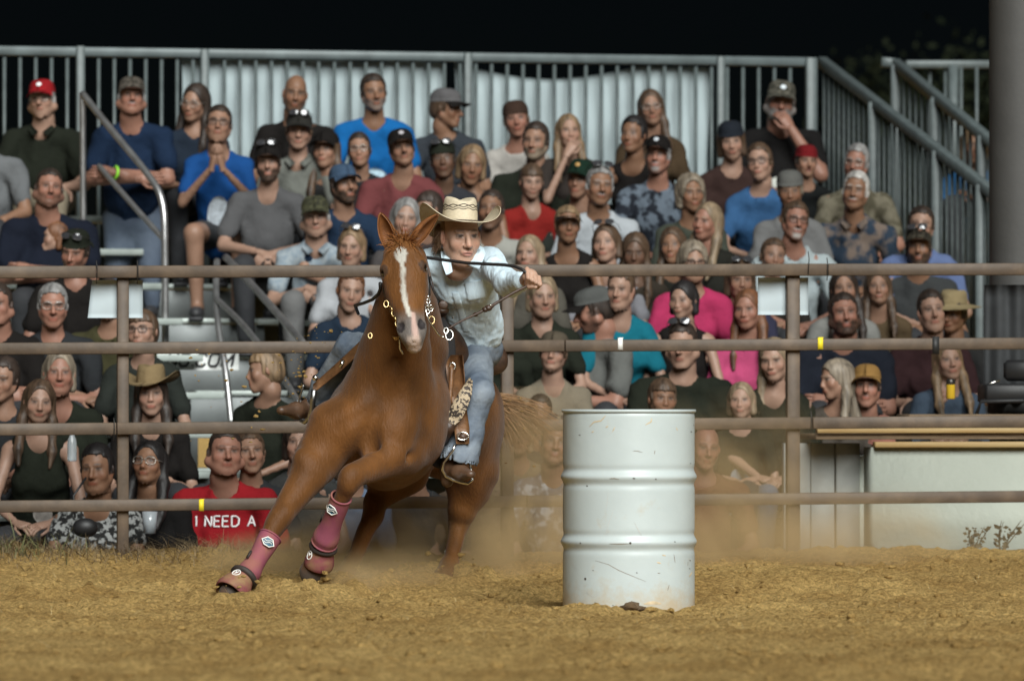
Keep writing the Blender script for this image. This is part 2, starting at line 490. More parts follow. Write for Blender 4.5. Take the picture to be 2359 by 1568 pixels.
drum = empty('barrel', (BX, BY, .005), 0.3, label='white steel drum with two ribs standing on the dirt', cat='barrel')
def rib(z, c, a=.0095, w=.017): 
    t = (z - c) / w
    return a * math.exp(-t * t) - .0035 * (math.exp(-((t - 2) / .8) ** 2) + math.exp(-((t + 2) / .8) ** 2))
zs = np.linspace(0, BH - .012, 150)
prof = [(BR + rib(z, .588) + rib(z, .302) - .004 * math.exp(-((BH - .012 - z) / .008) ** 2), z) for z in zs]
b = MB(); b.lathe(prof, 96); b.build('drum_wall', m_drum, drum)
b = MB(); b.lathe([(BR - .008, BH - .014), (BR + .002, BH - .014), (BR + .006, BH - .010), (BR + .0065, BH - .003), (BR + .003, BH), (BR - .004, BH), (BR - .007, BH - .005), (BR - .008, BH - .02)], 96); b.build('top_rim', m_drum, drum)
b = MB(); b.lathe([(.0001, BH - .020), (BR * .5, BH - .019), (BR - .008, BH - .020)], 64); b.build('lid', m_drum, drum)
m_rust = mat('chipped_rust', (.06, .045, .036), .8); m_scr = mat('brown_scratch', (.22, .18, .14), .8)
m_stain = mat('dried_dirt_stain', (.50, .40, .26), .9, var=.25, vscale=40)
m_scuff = mat('grey_scuff', (.46, .46, .43), .7)
def onb(zx, zy, off=.0008):
    """picture crop point on the drum front -> drum-local point"""
    px = (1340 + zx / 2.8) / 1.0598; py = (970 + zy / 2.8) / 1.0598
    x = np.clip((px - 1448.5) * PX(-.25) , -BR * .985, BR * .985); y = -math.sqrt(BR * BR - x * x)
    z = W(px, py, y)[2] - .005
    r = BR + rib(z, .588) + rib(z, .302) + off
    a = math.atan2(y, x) - .3
    return np.array([r * math.cos(a), r * math.sin(a), z])
def stroke(pts, w, m, name):
    P = [onb(*p) for p in pts]
    n = len(P); ws = w if hasattr(w, '__len__') else [w * math.sin(math.pi * (i + .6) / (n + .2)) + .0004 for i in range(n)]
    up, dn = [], []
    for i in range(n):
        d = P[min(i + 1, n - 1)] - P[max(i - 1, 0)]; nn = np.array([P[i][0], P[i][1], 0]); nn /= np.linalg.norm(nn)
        s = np.cross(nn, d); s /= np.linalg.norm(s) + 1e-9
        up.append(P[i] + s * ws[i] / 2); dn.append(P[i] - s * ws[i] / 2)
    G = np.array([up, [(a + b_) / 2 + np.array([(a + b_)[0], (a + b_)[1], 0]) * .001 for a, b_ in zip(up, dn)], dn])
    b = MB(); b.grid(G); return b.build(name, m, drum)
def interp(pts, n):
    pts = np.array(pts, float); t = np.linspace(0, len(pts) - 1, n); i = np.minimum(t.astype(int), len(pts) - 2); f = (t - i)[:, None]
    return [tuple(p) for p in pts[i] * (1 - f) + pts[i + 1] * f]
for pts, w in (([(310, 1113), (400, 1140), (470, 1180), (560, 1218), (655, 1257)], .0022), ([(565, 366), (590, 364), (630, 374)], .0022), ([(712, 388), (716, 360)], .003),
               ([(410, 553), (440, 551), (475, 558)], .003), ([(410, 998), (480, 999), (545, 997)], .003), ([(848, 1070), (856, 1130)], .003), ([(945, 1150), (948, 1118)], .003),
               ([(803, 1320), (815, 1278)], .003), ([(735, 1199), (752, 1199)], .003), ([(250, 1330), (300, 1362), (325, 1345)], .0016), ([(300, 1445), (340, 1420), (372, 1412)], .002)):
    stroke(interp(pts, 9), w, m_scr if w > .0021 else m_scuff, 'scratch')
for pts, w in (([(398, 640), (392, 710), (380, 780)], .0014), ([(440, 750), (400, 860), (382, 930)], .0016), ([(575, 850), (600, 900), (625, 945)], .003), ([(150, 1120), (180, 1170)], .002)):
    stroke(interp(pts, 9), w, m_scuff, 'scuff')
for x, y, w, h in ((572, 551, 9, 5), (252, 603, 6, 6), (243, 1237, 6, 12), (972, 233, 5, 5), (967, 450, 4, 3), (718, 556, 5, 5), (548, 992, 7, 10), (310, 1402, 5, 7), (250, 1422, 5, 3), (205, 256, 6, 4), (296, 1180, 4, 4),
                   (963, 1112, 4, 5), (960, 1168, 4, 4), (992, 188, 3, 3), (845, 984, 5, 4), (220, 993, 4, 6), (592, 1196, 6, 4), (430, 1420, 6, 3)):
    stroke([(x - w, y - h * .3), (x, y + h * .2), (x + w, y + h * .3)], [h * .0004 * 1.4, h * .0004 * 2.6, h * .0004 * 1.2], m_rust, 'paint_chip')
for pts, w in (([(270, 200), (300, 168), (350, 158), (382, 122)], .006), ([(380, 205), (398, 195)], .006), ([(425, 235), (445, 200)], .004), ([(650, 188), (690, 165), (695, 140)], .006), ([(285, 238), (300, 230)], .005),
               ([(765, 1075), (792, 1080)], .005), ([(730, 1125), (758, 1132)], .006), ([(862, 205), (875, 225)], .005), ([(375, 1412), (400, 1430), (425, 1440)], .012), ([(640, 1410), (700, 1400), (760, 1408)], .014), ([(955, 1225), (980, 1190)], .008)):
    stroke(interp(pts, 7), w, m_stain, 'dirt_stain')
R = np.random.RandomState(18)
for (qx, qy, r, lab_) in ((1440, 1398, .022, 'small dark lump of dirt leaning on the largest lump before the drum'), (1455, 1394, .030, 'largest dark lump of dirt against the middle of the drum foot'), (1475, 1400, .03, 'broad dark lump of dirt right of the largest lump before the drum'), (1425, 1404, .018, 'little tan lump of dirt left of the dark lumps before the drum'), (1500, 1403, .02, 'tan lump of dirt beside the broad dark lump before the drum'), (1335, 1404, .022, 'tan lump of dirt at the left corner of the drum foot'), (1545, 1404, .018, 'tan lump of dirt near the right end of the drum foot')):
    p = W(qx, qy, -.37); V, F = clod_mesh(np.array([p]), np.array([r]))
    bm = bmesh.new(); vs = [bm.verts.new(v) for v in V]; [bm.faces.new([vs[i] for i in f]) for f in F]
    bmesh.ops.subdivide_edges(bm, edges=bm.edges[:], cuts=2, use_grid_fill=True, fractal=.6, along_normal=.3, seed=int(qx))
    me = bpy.data.meshes.new('dirt_clod'); bm.to_mesh(me); bm.free()
    o = link('dirt_clod', me, None, m_clod if r > .02 and qx < 1480 else m_dirt); setp(o, lab_, 'dirt clod', 'dirt lumps at the foot of the drum')
# ================================================================= the horse
def nrm(v):
    v = np.asarray(v, float); return v / np.linalg.norm(v)
U3 = nrm((0.50, 0, 0.866)); S3 = nrm((0.866, 0.08, -0.50)); A3 = np.cross(U3, S3)
BODY_R = [S3, A3, U3]

# head frame: P0 poll, F down the face, N out of the face, S to the picture's right
HP0 = W(921, 546, 0.86); HP1 = W(952, 787, 0.60)
HF = nrm(HP1 - HP0); HS = nrm(np.array([1, -0.06, 0]) - HF * (np.array([1, -0.06, 0]) @ HF)); HN = np.cross(HF, HS)
if HN[1] > 0: HN = -HN
HL = np.linalg.norm(HP1 - HP0) / 0.60
def H(s, f, n): return HP0 + (s * HS + f * HF + n * HN) * HL
HEAD_R = [HS, HF, HN]

def horse_sdf(h):
    B = SDF((-1.55, 0.45, -0.06), (0.22, 3.05, 1.95), h)
    # trunk
    B.ell(W(932, 978, 1.88), (0.220, 0.80, 0.335), BODY_R, 0.05)
    B.ell(W(880, 955, 1.36), (0.220, 0.33, 0.325), BODY_R, 0.08)
    B.ell(W(1040, 975, 2.42), (0.24, 0.42, 0.28), BODY_R, 0.08)
    B.cone(W(958, 815, 1.5), W(1035, 850, 2.35), 0.125, 0.13, 0.09)
    # breast muscles
    B.ell(W(818, 968, 1.10), (0.10, 0.13, 0.185), BODY_R, 0.035)
    B.ell(W(898, 1000, 1.09), (0.125, 0.13, 0.185), BODY_R, 0.035)
    # shoulders
    B.ell(W(792, 965, 1.28), (0.095, 0.24, 0.245), BODY_R, 0.07)
    B.ell(W(945, 985, 1.36), (0.080, 0.24, 0.25), BODY_R, 0.07)
    # neck
    B.cone(W(898, 880, 1.18), W(930, 690, 0.98), 0.185, 0.125, 0.09)
    B.cone(W(955, 790, 1.5), W(940, 600, 1.0), 0.15, 0.088, 0.08)
    B.cone(W(865, 800, 1.12), W(850, 905, 1.14), 0.055, 0.10, 0.05)
    B.cone(W(955, 810, 1.1), W(950, 900, 1.15), 0.06, 0.09, 0.05)
    # right fore leg (picture left)
    B.cone(W(768, 985, 1.12), W(728, 1068, 1.10), 0.125, 0.098, 0.06)
    B.cone(W(733, 1062, 1.08), W(652, 1180, 0.9), 0.094, 0.058, 0.05)
    B.ell(W(716, 1078, 1.0), (0.06, 0.06, 0.10), [nrm((0.8, 0, 0.6)), (0, 1, 0), nrm((-0.6, 0, 0.8))], 0.04)
    B.ell(W(643, 1196, 0.87), (0.056, 0.058, 0.075), [nrm((0.82, 0, -0.57)), (0, 1, 0), nrm((0.57, 0, 0.82))], 0.03)
    B.cone(W(630, 1216, 0.85), W(574, 1316, 0.76), 0.041, 0.034, 0.025)
    B.ell(W(569, 1322, 0.76), 0.046, None, 0.02)
    B.cone(W(566, 1326, 0.75), W(546, 1348, 0.71), 0.038, 0.042, 0.02)
    B.cone(W(548, 1344, 0.72), W(533, 1366, 0.69), 0.046, 0.054, 0.012)
    # left fore leg, lifted
    B.cone(W(955, 1015, 1.3), W(925, 1050, 1.16), 0.118, 0.090, 0.07)
    B.cone(W(928, 1048, 1.15), W(818, 1093, 0.8), 0.086, 0.058, 0.05)
    B.ell(W(893, 1052, 1.02), (0.085, 0.07, 0.04), None, 0.08)
    B.ell(W(803, 1104, 0.77), (0.052, 0.053, 0.063), None, 0.035)
    B.cone(W(797, 1120, 0.78), W(757, 1232, 0.92), 0.043, 0.034, 0.03)
    B.ell(W(750, 1248, 0.95), 0.047, None, 0.02)
    B.cone(W(746, 1254, 0.95), W(736, 1282, 1.0), 0.038, 0.044, 0.02)
    B.cone(W(736, 1280, 1.0), W(720, 1318, 1.02), 0.046, 0.062, 0.012)
    # right hind leg
    B.cone(W(935, 1085, 2.1), W(866, 1150, 2.02), 0.115, 0.058, 0.06)
    B.ell(W(862, 1176, 2.02), (0.05, 0.07, 0.075), None, 0.035)
    B.cone(W(858, 1190, 2.0), W(815, 1288, 1.84), 0.043, 0.036, 0.03)
    B.ell(W(812, 1294, 1.84), 0.044, None, 0.02)
    B.cone(W(808, 1302, 1.82), W(796, 1330, 1.76), 0.042, 0.058, 0.02)
    # left hind leg
    B.ell(W(1092, 1020, 2.46), (0.125, 0.26, 0.31), [nrm((1, 0, -0.05)), (0, 1, 0), nrm((0.05, 0, 1))], 0.07)
    B.cone(W(1085, 1090, 2.42), W(1066, 1172, 2.4), 0.135, 0.075, 0.05)
    B.ell(W(1060, 1196, 2.45), (0.05, 0.075, 0.075), None, 0.03)
    B.cone(W(1058, 1200, 2.44), W(1040, 1288, 2.3), 0.041, 0.037, 0.03)
    B.ell(W(1035, 1302, 2.28), 0.05, None, 0.02)
    B.cone(W(1032, 1306, 2.25), W(1018, 1338, 2.16), 0.044, 0.062, 0.02)
    # grooves of the chest
    B.cone(W(842, 950, 0.935), W(862, 1040, .985), 0.020, 0.03, 0.05, sub=True)
    B.cone(W(838, 952, 0.935), W(905, 885, 0.905), 0.016, 0.010, 0.05, sub=True)
    B.cone(W(838, 952, 0.95), W(775, 985, .96), 0.012, 0.008, 0.045, sub=True)
    B.cone(W(900, 1062, .98), W(975, 1040, 1.05), .012, .012, .04, sub=True)
    B.cone(W(912, 830, .96), W(890, 900, .93), .010, .008, .04, sub=True)
    # head
    B.ell(H(0, .09, -.055), (.085, .12, .085), HEAD_R, .05)
    B.ell(H(0, .17, -.03), (.090, .13, .07), HEAD_R, .04)
    for s in (-1, 1):
        B.ell(H(s * .066, .235, -.115), (.040, .135, .105), HEAD_R, .04)
        B.ell(H(s * .088, .185, -.02), (.026, .045, .036), HEAD_R, .025)
        B.cone(H(s * .062, .10, .012), H(s * .092, .168, .0), .016, .016, .03)
        B.cone(H(s * .075, .27, -.035), H(s * .055, .37, -.03), .012, .008, .03)
    B.cone(H(0, .17, -.035), H(0, .46, -.035), .066, .042, .04)
    B.cone(H(0, .26, -.09), H(0, .49, -.065), .082, .055, .05)
    B.ell(H(0, .515, -.055), (.056, .075, .058), HEAD_R, .04)
    for s in (-1, 1):
        B.ell(H(s * .043, .505, -.022), (.024, .042, .028), HEAD_R, .025)
        B.ell(H(s * .051, .508, .006), (.018, .030, .021), HEAD_R, .012, sub=True)
        B.ell(H(s * .098, .190, -.006), (.013, .020, .014), HEAD_R, .014, sub=True)
    B.ell(H(0, .562, -.03), (.042, .032, .038), HEAD_R, .03)
    B.ell(H(0, .578, -.085), (.032, .032, .034), HEAD_R, .015)
    B.cone(H(0, .37, -.15), H(0, .56, -.095), .045, .025, .04)
    B.cone(H(0, .553, -.002), H(0, .585, -.02), .003, .003, .02, sub=True)
    return B

HB = horse_sdf(0.0092)
V, Q = HB.nets()
V = relax(V, Q, 2, 0.5)
def hnormals(V, Q):
    n = np.cross(V[Q[:, 2]] - V[Q[:, 0]], V[Q[:, 3]] - V[Q[:, 1]]); N = np.zeros_like(V)
    for k in range(4):
        for c in range(3): N[:, c] += np.bincount(Q[:, k], n[:, c], len(V))
    return N / (np.linalg.norm(N, axis=1, keepdims=True) + 1e-12)
_d = V - HP0; _in = sstep(.72, .95, np.linalg.norm(V - H(0, .3, -.05), axis=1) / .45)
_a = V[:, 0] * .8 + V[:, 2] * .6; _b = -V[:, 0] * .6 + V[:, 2] * .8 + V[:, 1] * .5
_w = vnoise(_a * 1.0, _b * .45, .085, 41, 2) + .6 * (.25 - np.abs(vnoise(_b, _a * .5, .16, 47, 1)))      # soft muscle and skin folds
V = V + hnormals(V, Q) * (_w * .0085 * (.25 + .75 * _in))[:, None]
# coat colours: markings, points, dark round the eyes, shade painted into the nostrils
def chorse(V):
    n = vnoise(V[:, 0] + V[:, 1] * 0.7, V[:, 2], 0.16, 3, 3)
    C = np.array([0.112, 0.0445, 0.0112]) * (1 + 0.35 * n)[:, None]
    d = V - HP0
    s = d @ HS / HL; f = d @ HF / HL; nn = d @ HN / HL
    inh = sstep(-.25, -.2, nn) * (np.abs(s) < .16) * (f > -.05) * (V[:, 1] < 1.02) * (f < .66)
    C = C * (1 + 0.22 * inh[:, None]) 
    # grey muzzle
    mz = inh * sstep(.40, .50, f + .10 * np.clip(-nn - .05, 0, 1) + 0.02 * vnoise(s, f, .03, 9))
    C = C * (1 - mz[:, None]) + np.array([0.13, 0.112, 0.10]) * mz[:, None]
    # blaze: star, strip, pink snip
    wob = 0.006 * vnoise(s * 1.0, f, .02, 21, 2)
    ctr = -.005 + .012 * np.sin(f * 14) * (f > .2) + np.clip(f - .3, 0, 1) * 0.02
    half = np.where(f < .175, 0.030 * np.sqrt(np.clip(1 - ((f - .130) / .050) ** 2, 0.0, 1)), 0)
    half = np.maximum(half, .0110 * (f > .13)) + wob
    bl = inh * sstep(.004, -.004, np.abs(s - ctr) - half) * (f > .082) * (nn > -.12) * (f < .47)
    C = C * (1 - bl[:, None]) + np.array([0.44, 0.42, 0.37]) * bl[:, None]
    sn = inh * sstep(.006, -.006, np.abs(s - .016) - np.clip(.009 + (f - .45) * .06, 0, .0145)) * (f > .44) * (nn > -.075)
    C = C * (1 - sn[:, None]) + np.array([0.44, 0.30, 0.255]) * sn[:, None]
    ch = inh * sstep(.56, .59, f) * sstep(.045, .025, np.abs(s - .004))
    C = C * (1 - .7 * ch[:, None]) + np.array([0.55, 0.43, 0.36]) * .7 * ch[:, None]
    for k in (-1, 1):
        no = inh * (((s - k * .051) / .019) ** 2 + ((f - .508) / .031) ** 2 < 1) * (nn > -.045)  # nostril pits darkened: recess shade put into the colour
        C = C * (1 - no[:, None]) + np.array([0.025, 0.02, 0.02]) * no[:, None]
        ey = inh * (((s - k * .098) / .020) ** 2 + ((f - .190) / .030) ** 2 < 1) * (nn > -.05)
        C = C * (1 - .75 * ey[:, None]) + np.array([0.03, 0.02, 0.015]) * .75 * ey[:, None]
    # darker hooves
    for p, r in ((W(535, 1366, .7), .075), (W(720, 1322, 1.02), .07), (W(796, 1336, 1.76), .06), (W(1018, 1342, 2.16), .065)):
        hf = sstep(r, r * .8, np.linalg.norm(V - p, axis=1))
        C = C * (1 - hf[:, None]) + np.array([0.07, 0.055, 0.045]) * hf[:, None]
    return np.clip(C, 0.004, 1)
m_coat = mat('horse_coat', rough=0.56, attr='Col', var=0.24, vscale=11, bump=0.0042, bscale=100, spec=0.16, stretch=(1, 1, 0.35), sheen=0.08)
horse = link('horse', mesh_np('horse', V, Q, col=chorse(V), mat=m_coat))
setp(horse, 'chestnut horse with a white blaze leaning hard around the white barrel', 'horse')

# ears: cupped leaves
m_ear = mat('horse_ear', (0.19, 0.07, 0.02), 0.55, var=0.2, vscale=30, bump=0.002, bscale=150)
def ear(base, tip, out, yaw):
    ax = nrm(tip - base); L = np.linalg.norm(tip - base)
    op = np.array([math.sin(yaw), -math.cos(yaw), 0]); op = nrm(op - ax * (op @ ax)); sd = np.cross(ax, op)
    n, m = 22, 17
    P = np.zeros((n, m, 3))
    for i in range(n):
        t = i / (n - 1)
        w = .035 * (math.sin(min(1, (t + .22) / .62) * math.pi / 2) if t < .4 else math.cos((t - .4) / .6 * math.pi / 2) ** .72) + .0015
        for j in range(m):
            a = (j / (m - 1) - .5) * 2 * math.radians(100 + 35 * (1 - t) ** 2)
            P[i, j] = base + ax * L * t + sd * (w * math.sin(a)) + op * (-w * .85 * math.cos(a) + .012 * t * t) + sd * out * .018 * t * t
    b = MB(); b.sheet(P, .007)
    return b.build('ear', m_ear, horse)
ear(H(-.058, .025, -.05), W(887, 489, .86), -1, -.25)
ear(H(.058, .025, -.05), W(1000, 489, .86), 1, .95)
m_eye = mat('horse_eye', (0.012, 0.007, 0.004), 0.04, spec=0.8, coat=1.0)
for s in (-1, 1):
    b = MB(); b.ball(H(s * .093, .190, -.012), (.020, .020, .020), None, 16, 11); b.build('eye', m_eye, horse)

# hair: bundles of tapering strands
def strands(name, roots, dirs, length, r0, matl, parent, droop=0.0, wav=0.02, seg=7, sides=3, seed=1):
    R = np.random.RandomState(seed); b = MB()
    for p, d, L in zip(roots, dirs, length):
        p = np.asarray(p, float); d = nrm(d); pts = [p]; w = R.randn(3) * wav
        for k in range(seg):
            d = nrm(d + np.array([0, 0, -droop]) + w * math.sin(k * 1.7 + R.rand() * 2)); pts.append(pts[-1] + d * L / seg)
        b.tube(pts, [r0 * (1 - (k / seg) ** 1.5 * .85) for k in range(seg + 1)], sides, cap=False)
    return b.build(name, matl, parent)
m_mane = mat('mane_hair', (0.27, 0.11, 0.03), 0.5, col2=(0.18, 0.06, 0.016), vscale=40)
R = np.random.RandomState(4)
ro, di, le = [], [], []
for i in range(190):
    a = R.uniform(-1, 1)
    ro.append(H(a * .044, .015 + R.rand() * .06, -.01 + .02 * R.rand()))
    di.append(HS * (a * .7 + R.randn() * .35) + HN * (.55 + .4 * R.rand()) + HF * R.uniform(-1.1, .9) * .9); le.append(R.uniform(.045, .11))
strands('forelock', ro, di, le, .0030, m_mane, horse, .12, .10, 6)
ro, di, le = [], [], []
for i in range(130):
    t = R.rand(); p = H(.0, -.01, -.06) * (1 - t) + (W(962, 770, 1.42)) * t
    ro.append(p + np.array([R.randn() * .012, R.randn() * .02, .0])); di.append((.45 + .5 * R.randn() * .3, .2, .35)); le.append(R.uniform(.03, .07))
strands('mane', ro, di, le, .0035, m_mane, horse, .25, .10, 7)
m_tail = mat('tail_hair', (0.20, 0.095, 0.035), 0.5, col2=(0.34, 0.19, 0.085), vscale=14)
ro, di, le = [], [], []
tb = W(1128, 925, 2.82)
for i in range(520):
    u = R.rand(); v = R.rand()
    ro.append(tb + np.array([R.randn() * .02, R.randn() * .02, R.randn() * .02]))
    ang = math.radians(-4 - 62 * u ** 1.1)
    di.append((math.cos(ang), .15 + .2 * R.randn(), math.sin(ang) + .12)); le.append(R.uniform(.18, .40) * (1.05 - .35 * u))
strands('tail', ro, di, le, .0032, m_tail, horse, .07, .10, 9)

# ------------------------------------------------------------ tack shaped on the horse's own surface
gx, gy, gz_ = HB.grids()
def along(p0, d):
    d = nrm(d); return (gx - p0[0]) * d[0] + (gy - p0[1]) * d[1] + (gz_ - p0[2]) * d[2]
def shell(name, fld, matl, parent=None, smooth_it=1):
    V, Q = HB.nets(np.broadcast_to(fld, HB.f.shape).astype(np.float32))
    V = relax(V, Q, smooth_it)
    return link(name, mesh_np(name, V, Q, mat=matl), parent)
def trim(fld, lo, hi):
    """keep the field only inside a box (others empty)"""
    m = (gx > lo[0]) & (gx < hi[0]) & (gy > lo[1]) & (gy < hi[1]) & (gz_ > lo[2]) & (gz_ < hi[2])
    return np.where(m, fld, 1.0)
m_pad = mat('saddle_pad_felt', (0.018, 0.017, 0.018), 0.9, bump=0.003, bscale=200)
m_leather = mat('dark_leather', (0.045, 0.022, 0.012), 0.48, var=0.35, vscale=25, bump=0.002, bscale=90)
m_leather2 = mat('tan_leather', (0.16, 0.075, 0.03), 0.5, var=0.35, vscale=25, bump=0.002, bscale=90)
m_black = mat('black_strap', (0.012, 0.011, 0.011), 0.5, bump=0.001, bscale=200)
m_silver = mat('bright_metal', (0.75, 0.74, 0.70), 0.22, 1.0)
m_gold = mat('brass_metal', (0.70, 0.52, 0.25), 0.28, 1.0)

front = along(W(960, 790, 1.40), A3 * (1 if A3[1] > 0 else -1))
lat = along(W(955, 960, 1.8), S3); up = along(W(955, 978, 1.85), U3)
saddle = empty('saddle', W(1000, 800, 1.9), label='dark leather western saddle on a black pad under the rider', cat='saddle')
def under(o, root):
    """parent keeping world place"""
    o.parent = root; o.matrix_parent_inverse = Matrix.Translation(-Vector(root.location)); return o
f = np.maximum(HB.f - 0.030, np.maximum(0.10 - front, front - .40))
f = np.maximum(f, -0.12 - up)
under(shell('saddle_pad', trim(f, (-1, 1.2, .4), (.25, 2.8, 1.7)), m_pad), saddle)
f = np.maximum(HB.f - 0.045, np.maximum(0.20 - front, front - .36))
f = np.maximum(f, -0.02 - up)
under(shell('skirt', trim(f, (-1, 1.2, .4), (.25, 2.8, 1.7)), m_leather), saddle)
S = SDF((-.75, 1.2, .95), (.15, 2.7, 1.75), .011)
S.ell(W(1012, 800, 1.62), (.15, .075, .10), BODY_R, .03)
S.ell(W(1000, 775, 1.62), (.11, .06, .09), BODY_R, .03)
S.cone(W(1010, 770, 1.6), W(1018, 722, 1.52), .030, .022, .03)
S.ell(W(1019, 716, 1.50), (.036, .045, .020), None, .012)
S.cone(W(1010, 800, 1.62), W(1075, 818, 2.05), .10, .13, .05)
S.ell(W(1085, 800, 2.18), (.20, .045, .11), BODY_R, .03)
V, Q = S.nets(); o = link('seat_tree', mesh_np('seat_tree', relax(V, Q, 1), Q, mat=m_leather)); under(o, saddle)

# sport boots on the fore legs (neoprene wraps) and bell boots on the hooves
m_pink = mat('pink_neoprene', (0.25, 0.060, 0.095), 0.9, col2=(0.22, 0.080, 0.065), vscale=9, var=0.15, bump=0.0015, bscale=260, thr=(.4, .62))
m_bell = mat('pink_bell_boot', (0.20, 0.048, 0.055), 0.75, col2=(0.22, 0.135, 0.06), vscale=11, var=0.15, thr=(.42, .66))
m_badge = mat('boot_badge_blue', (0.03, 0.10, 0.15), 0.5)
m_white = mat('white_print', (0.75, 0.74, 0.70), 0.6)
m_dark = mat('dark_binding', (0.03, 0.022, 0.018), 0.7)
def legwrap(a, b, ra, rb, name_lab, badge, bell_a, bell_b, r1, r2, bell_lab, bax):
    a, b = np.asarray(a), np.asarray(b); d = nrm(b - a); L = np.linalg.norm(b - a)
    x = nrm(np.cross(d, (0, 1, 0))); y = np.cross(d, x)
    root = empty('splint_boot', a, label=name_lab, cat='horse boot', group='pink boots on the fore legs')
    P = MB(); prof = []
    n = 22
    V = []
    for i in range(n + 1):
        t = i / n
        r = ra + (rb - ra) * t + .006 * math.exp(-((t - .86) / .12) ** 2) - .006 * math.exp(-((t - .5) / .25) ** 2) - .005 * math.exp(-((t - .97) / .03) ** 2)
        for k in range(26):
            th = 2 * math.pi * k / 26
            rr = r * (1 + .02 * math.sin(3 * th + 5 * t))
            V.append(a + d * L * t + x * rr * math.cos(th) + y * rr * 1.12 * math.sin(th))
    Qs = [[i * 26 + k, i * 26 + (k + 1) % 26, (i + 1) * 26 + (k + 1) % 26, (i + 1) * 26 + k] for i in range(n) for k in range(26)]
    P.add(V, Qs); under(P.build('wrap', m_pink), root)
    B = MB()
    for t in (0.0, 1.0):
        B = MB()
        r = (ra if t == 0 else rb) * 1.0
        B.tube([a + d * L * t + x * r * math.cos(q) + y * r * 1.12 * math.sin(q) for q in np.linspace(0, 2 * math.pi, 20, endpoint=False)], .005, 6, closed=True)
        under(B.build('binding', m_pink), root)
    # badge: blue lozenge with a white outline and strokes
    c, th = badge
    r = (ra + (rb - ra) * c) * 1.0
    def onleg(u, v, o):   # u round the leg, v along
        q = th + u / r
        return a + d * (L * c + v) + (x * math.cos(q) + y * 1.12 * math.sin(q)) * (r + o)
    oct_ = [(-.030, 0), (-.012, -.020), (.012, -.020), (.030, 0), (.012, .020), (-.012, .020)]
    B = MB(); ctr = onleg(0, 0, .006); B.add([ctr] + [onleg(u, v, .006) for u, v in oct_], T=[[0, i + 1, (i + 1) % 6 + 1] for i in range(6)])
    bad = under(B.build('badge', m_badge, smooth=False), root)
    B = MB(); B.tube([onleg(u, v, .007) for u, v in oct_], .0030, 5, closed=True)
    for v0 in (-.006, .004): B.tube([onleg(u, v0 + .006 * math.sin(u * 160), .007) for u in np.linspace(-.018, .018, 7)], .0018, 4)
    o = B.build('badge_line', m_white, bad)
    # strap tab
    B = MB(); B.beam(onleg(.05, .07, .003), onleg(.05, .11, .003), .012, .006, up=x * math.cos(th + .05 / r) + y * math.sin(th + .05 / r))
    under(B.build('strap_tab', m_dark), root)
    # bell boot
    a2, b2 = np.asarray(bell_a), np.asarray(bell_b); d2 = nrm(b2 - a2); L2 = np.linalg.norm(b2 - a2)
    x2 = nrm(np.cross(d2, (0, 1, 0))); y2 = np.cross(d2, x2)
    root2 = empty('bell_boot', a2, label=bell_lab, cat='horse boot', group='pink boots on the fore legs')
    P = MB(); V = []
    prof = [(0, r1 * .93), (.03, r1), (.15, r1 * 1.0), (.4, r1 * .45 + r2 * .57), (.75, r2 * 1.02), (.95, r2 * 1.0), (1.0, r2 * .96), (.98, r2 * .90)]
    for t, r in prof:
        for k in range(26):
            q = 2 * math.pi * k / 26
            V.append(a2 + d2 * L2 * t + x2 * r * math.cos(q) + y2 * r * 1.08 * math.sin(q))
    P.add(V, [[i * 26 + k, i * 26 + (k + 1) % 26, (i + 1) * 26 + (k + 1) % 26, (i + 1) * 26 + k] for i in range(len(prof) - 1) for k in range(26)])
    under(P.build('shell', m_bell), root2)
    B = MB(); cc = a2 - d2 * .004
    B.tube([a2 - d2 * .004 + x2 * r1 * math.cos(q) + y2 * r1 * 1.08 * math.sin(q) for q in np.linspace(0, 2 * math.pi, 22, endpoint=False)], .015, 7, closed=True)
    under(B.build('cuff', m_dark), root2)
    # white strap emblem: ring with a stroke
    th2, t2 = bax
    def onb(u, v, o=.004):
        r = r1 + (r2 - r1) * (t2 + v / L2); q = th2 + u / r
        return a2 + d2 * (L2 * t2 + v) + (x2 * math.cos(q) + y2 * 1.08 * math.sin(q)) * (r + o)
    B = MB(); B.tube([onb(.017 * math.cos(q), .020 * math.sin(q)) for q in np.linspace(0, 2 * math.pi, 14, endpoint=False)], .0028, 5, closed=True)
    B.tube([onb(-.006, -.012), onb(-.002, 0), onb(.006, .012)], .0026, 5); B.tube([onb(.006, -.010), onb(.0, .004)], .0024, 5)
    under(B.build('emblem', m_white), root2)
legwrap(W(622, 1236, .845), W(567, 1330, .75), .053, .050, 'pink boot wrapped on the outstretched fore leg above the hoof on the dirt', (.22, 1.45),
        W(561, 1330, .74), W(529, 1369, .68), .056, .080, 'dusty pink bell boot on the outstretched fore hoof touching the dirt', (2.2, .30))
legwrap(W(786, 1145, .80), W(747, 1250, .94), .047, .058, 'pink boot wrapped on the lifted fore leg below the bent knee', (.18, 2.0),
        W(744, 1262, .96), W(733, 1304, 1.0), .053, .068, 'pink and tan bell boot on the lifted fore hoof in the air', (2.55, .35))
# ================================================================= people: shared head builder
def rot(yaw=0, pitch=0, roll=0):
    cy, sy = math.cos(yaw), math.sin(yaw); cp, sp = math.cos(pitch), math.sin(pitch); cr, sr = math.cos(roll), math.sin(roll)
    Rz = np.array([[cy, -sy, 0], [sy, cy, 0], [0, 0, 1]]); Rx = np.array([[1, 0, 0], [0, cp, -sp], [0, sp, cp]]); Ry = np.array([[cr, 0, sr], [0, 1, 0], [-sr, 0, cr]])
    return Rz @ Rx @ Ry

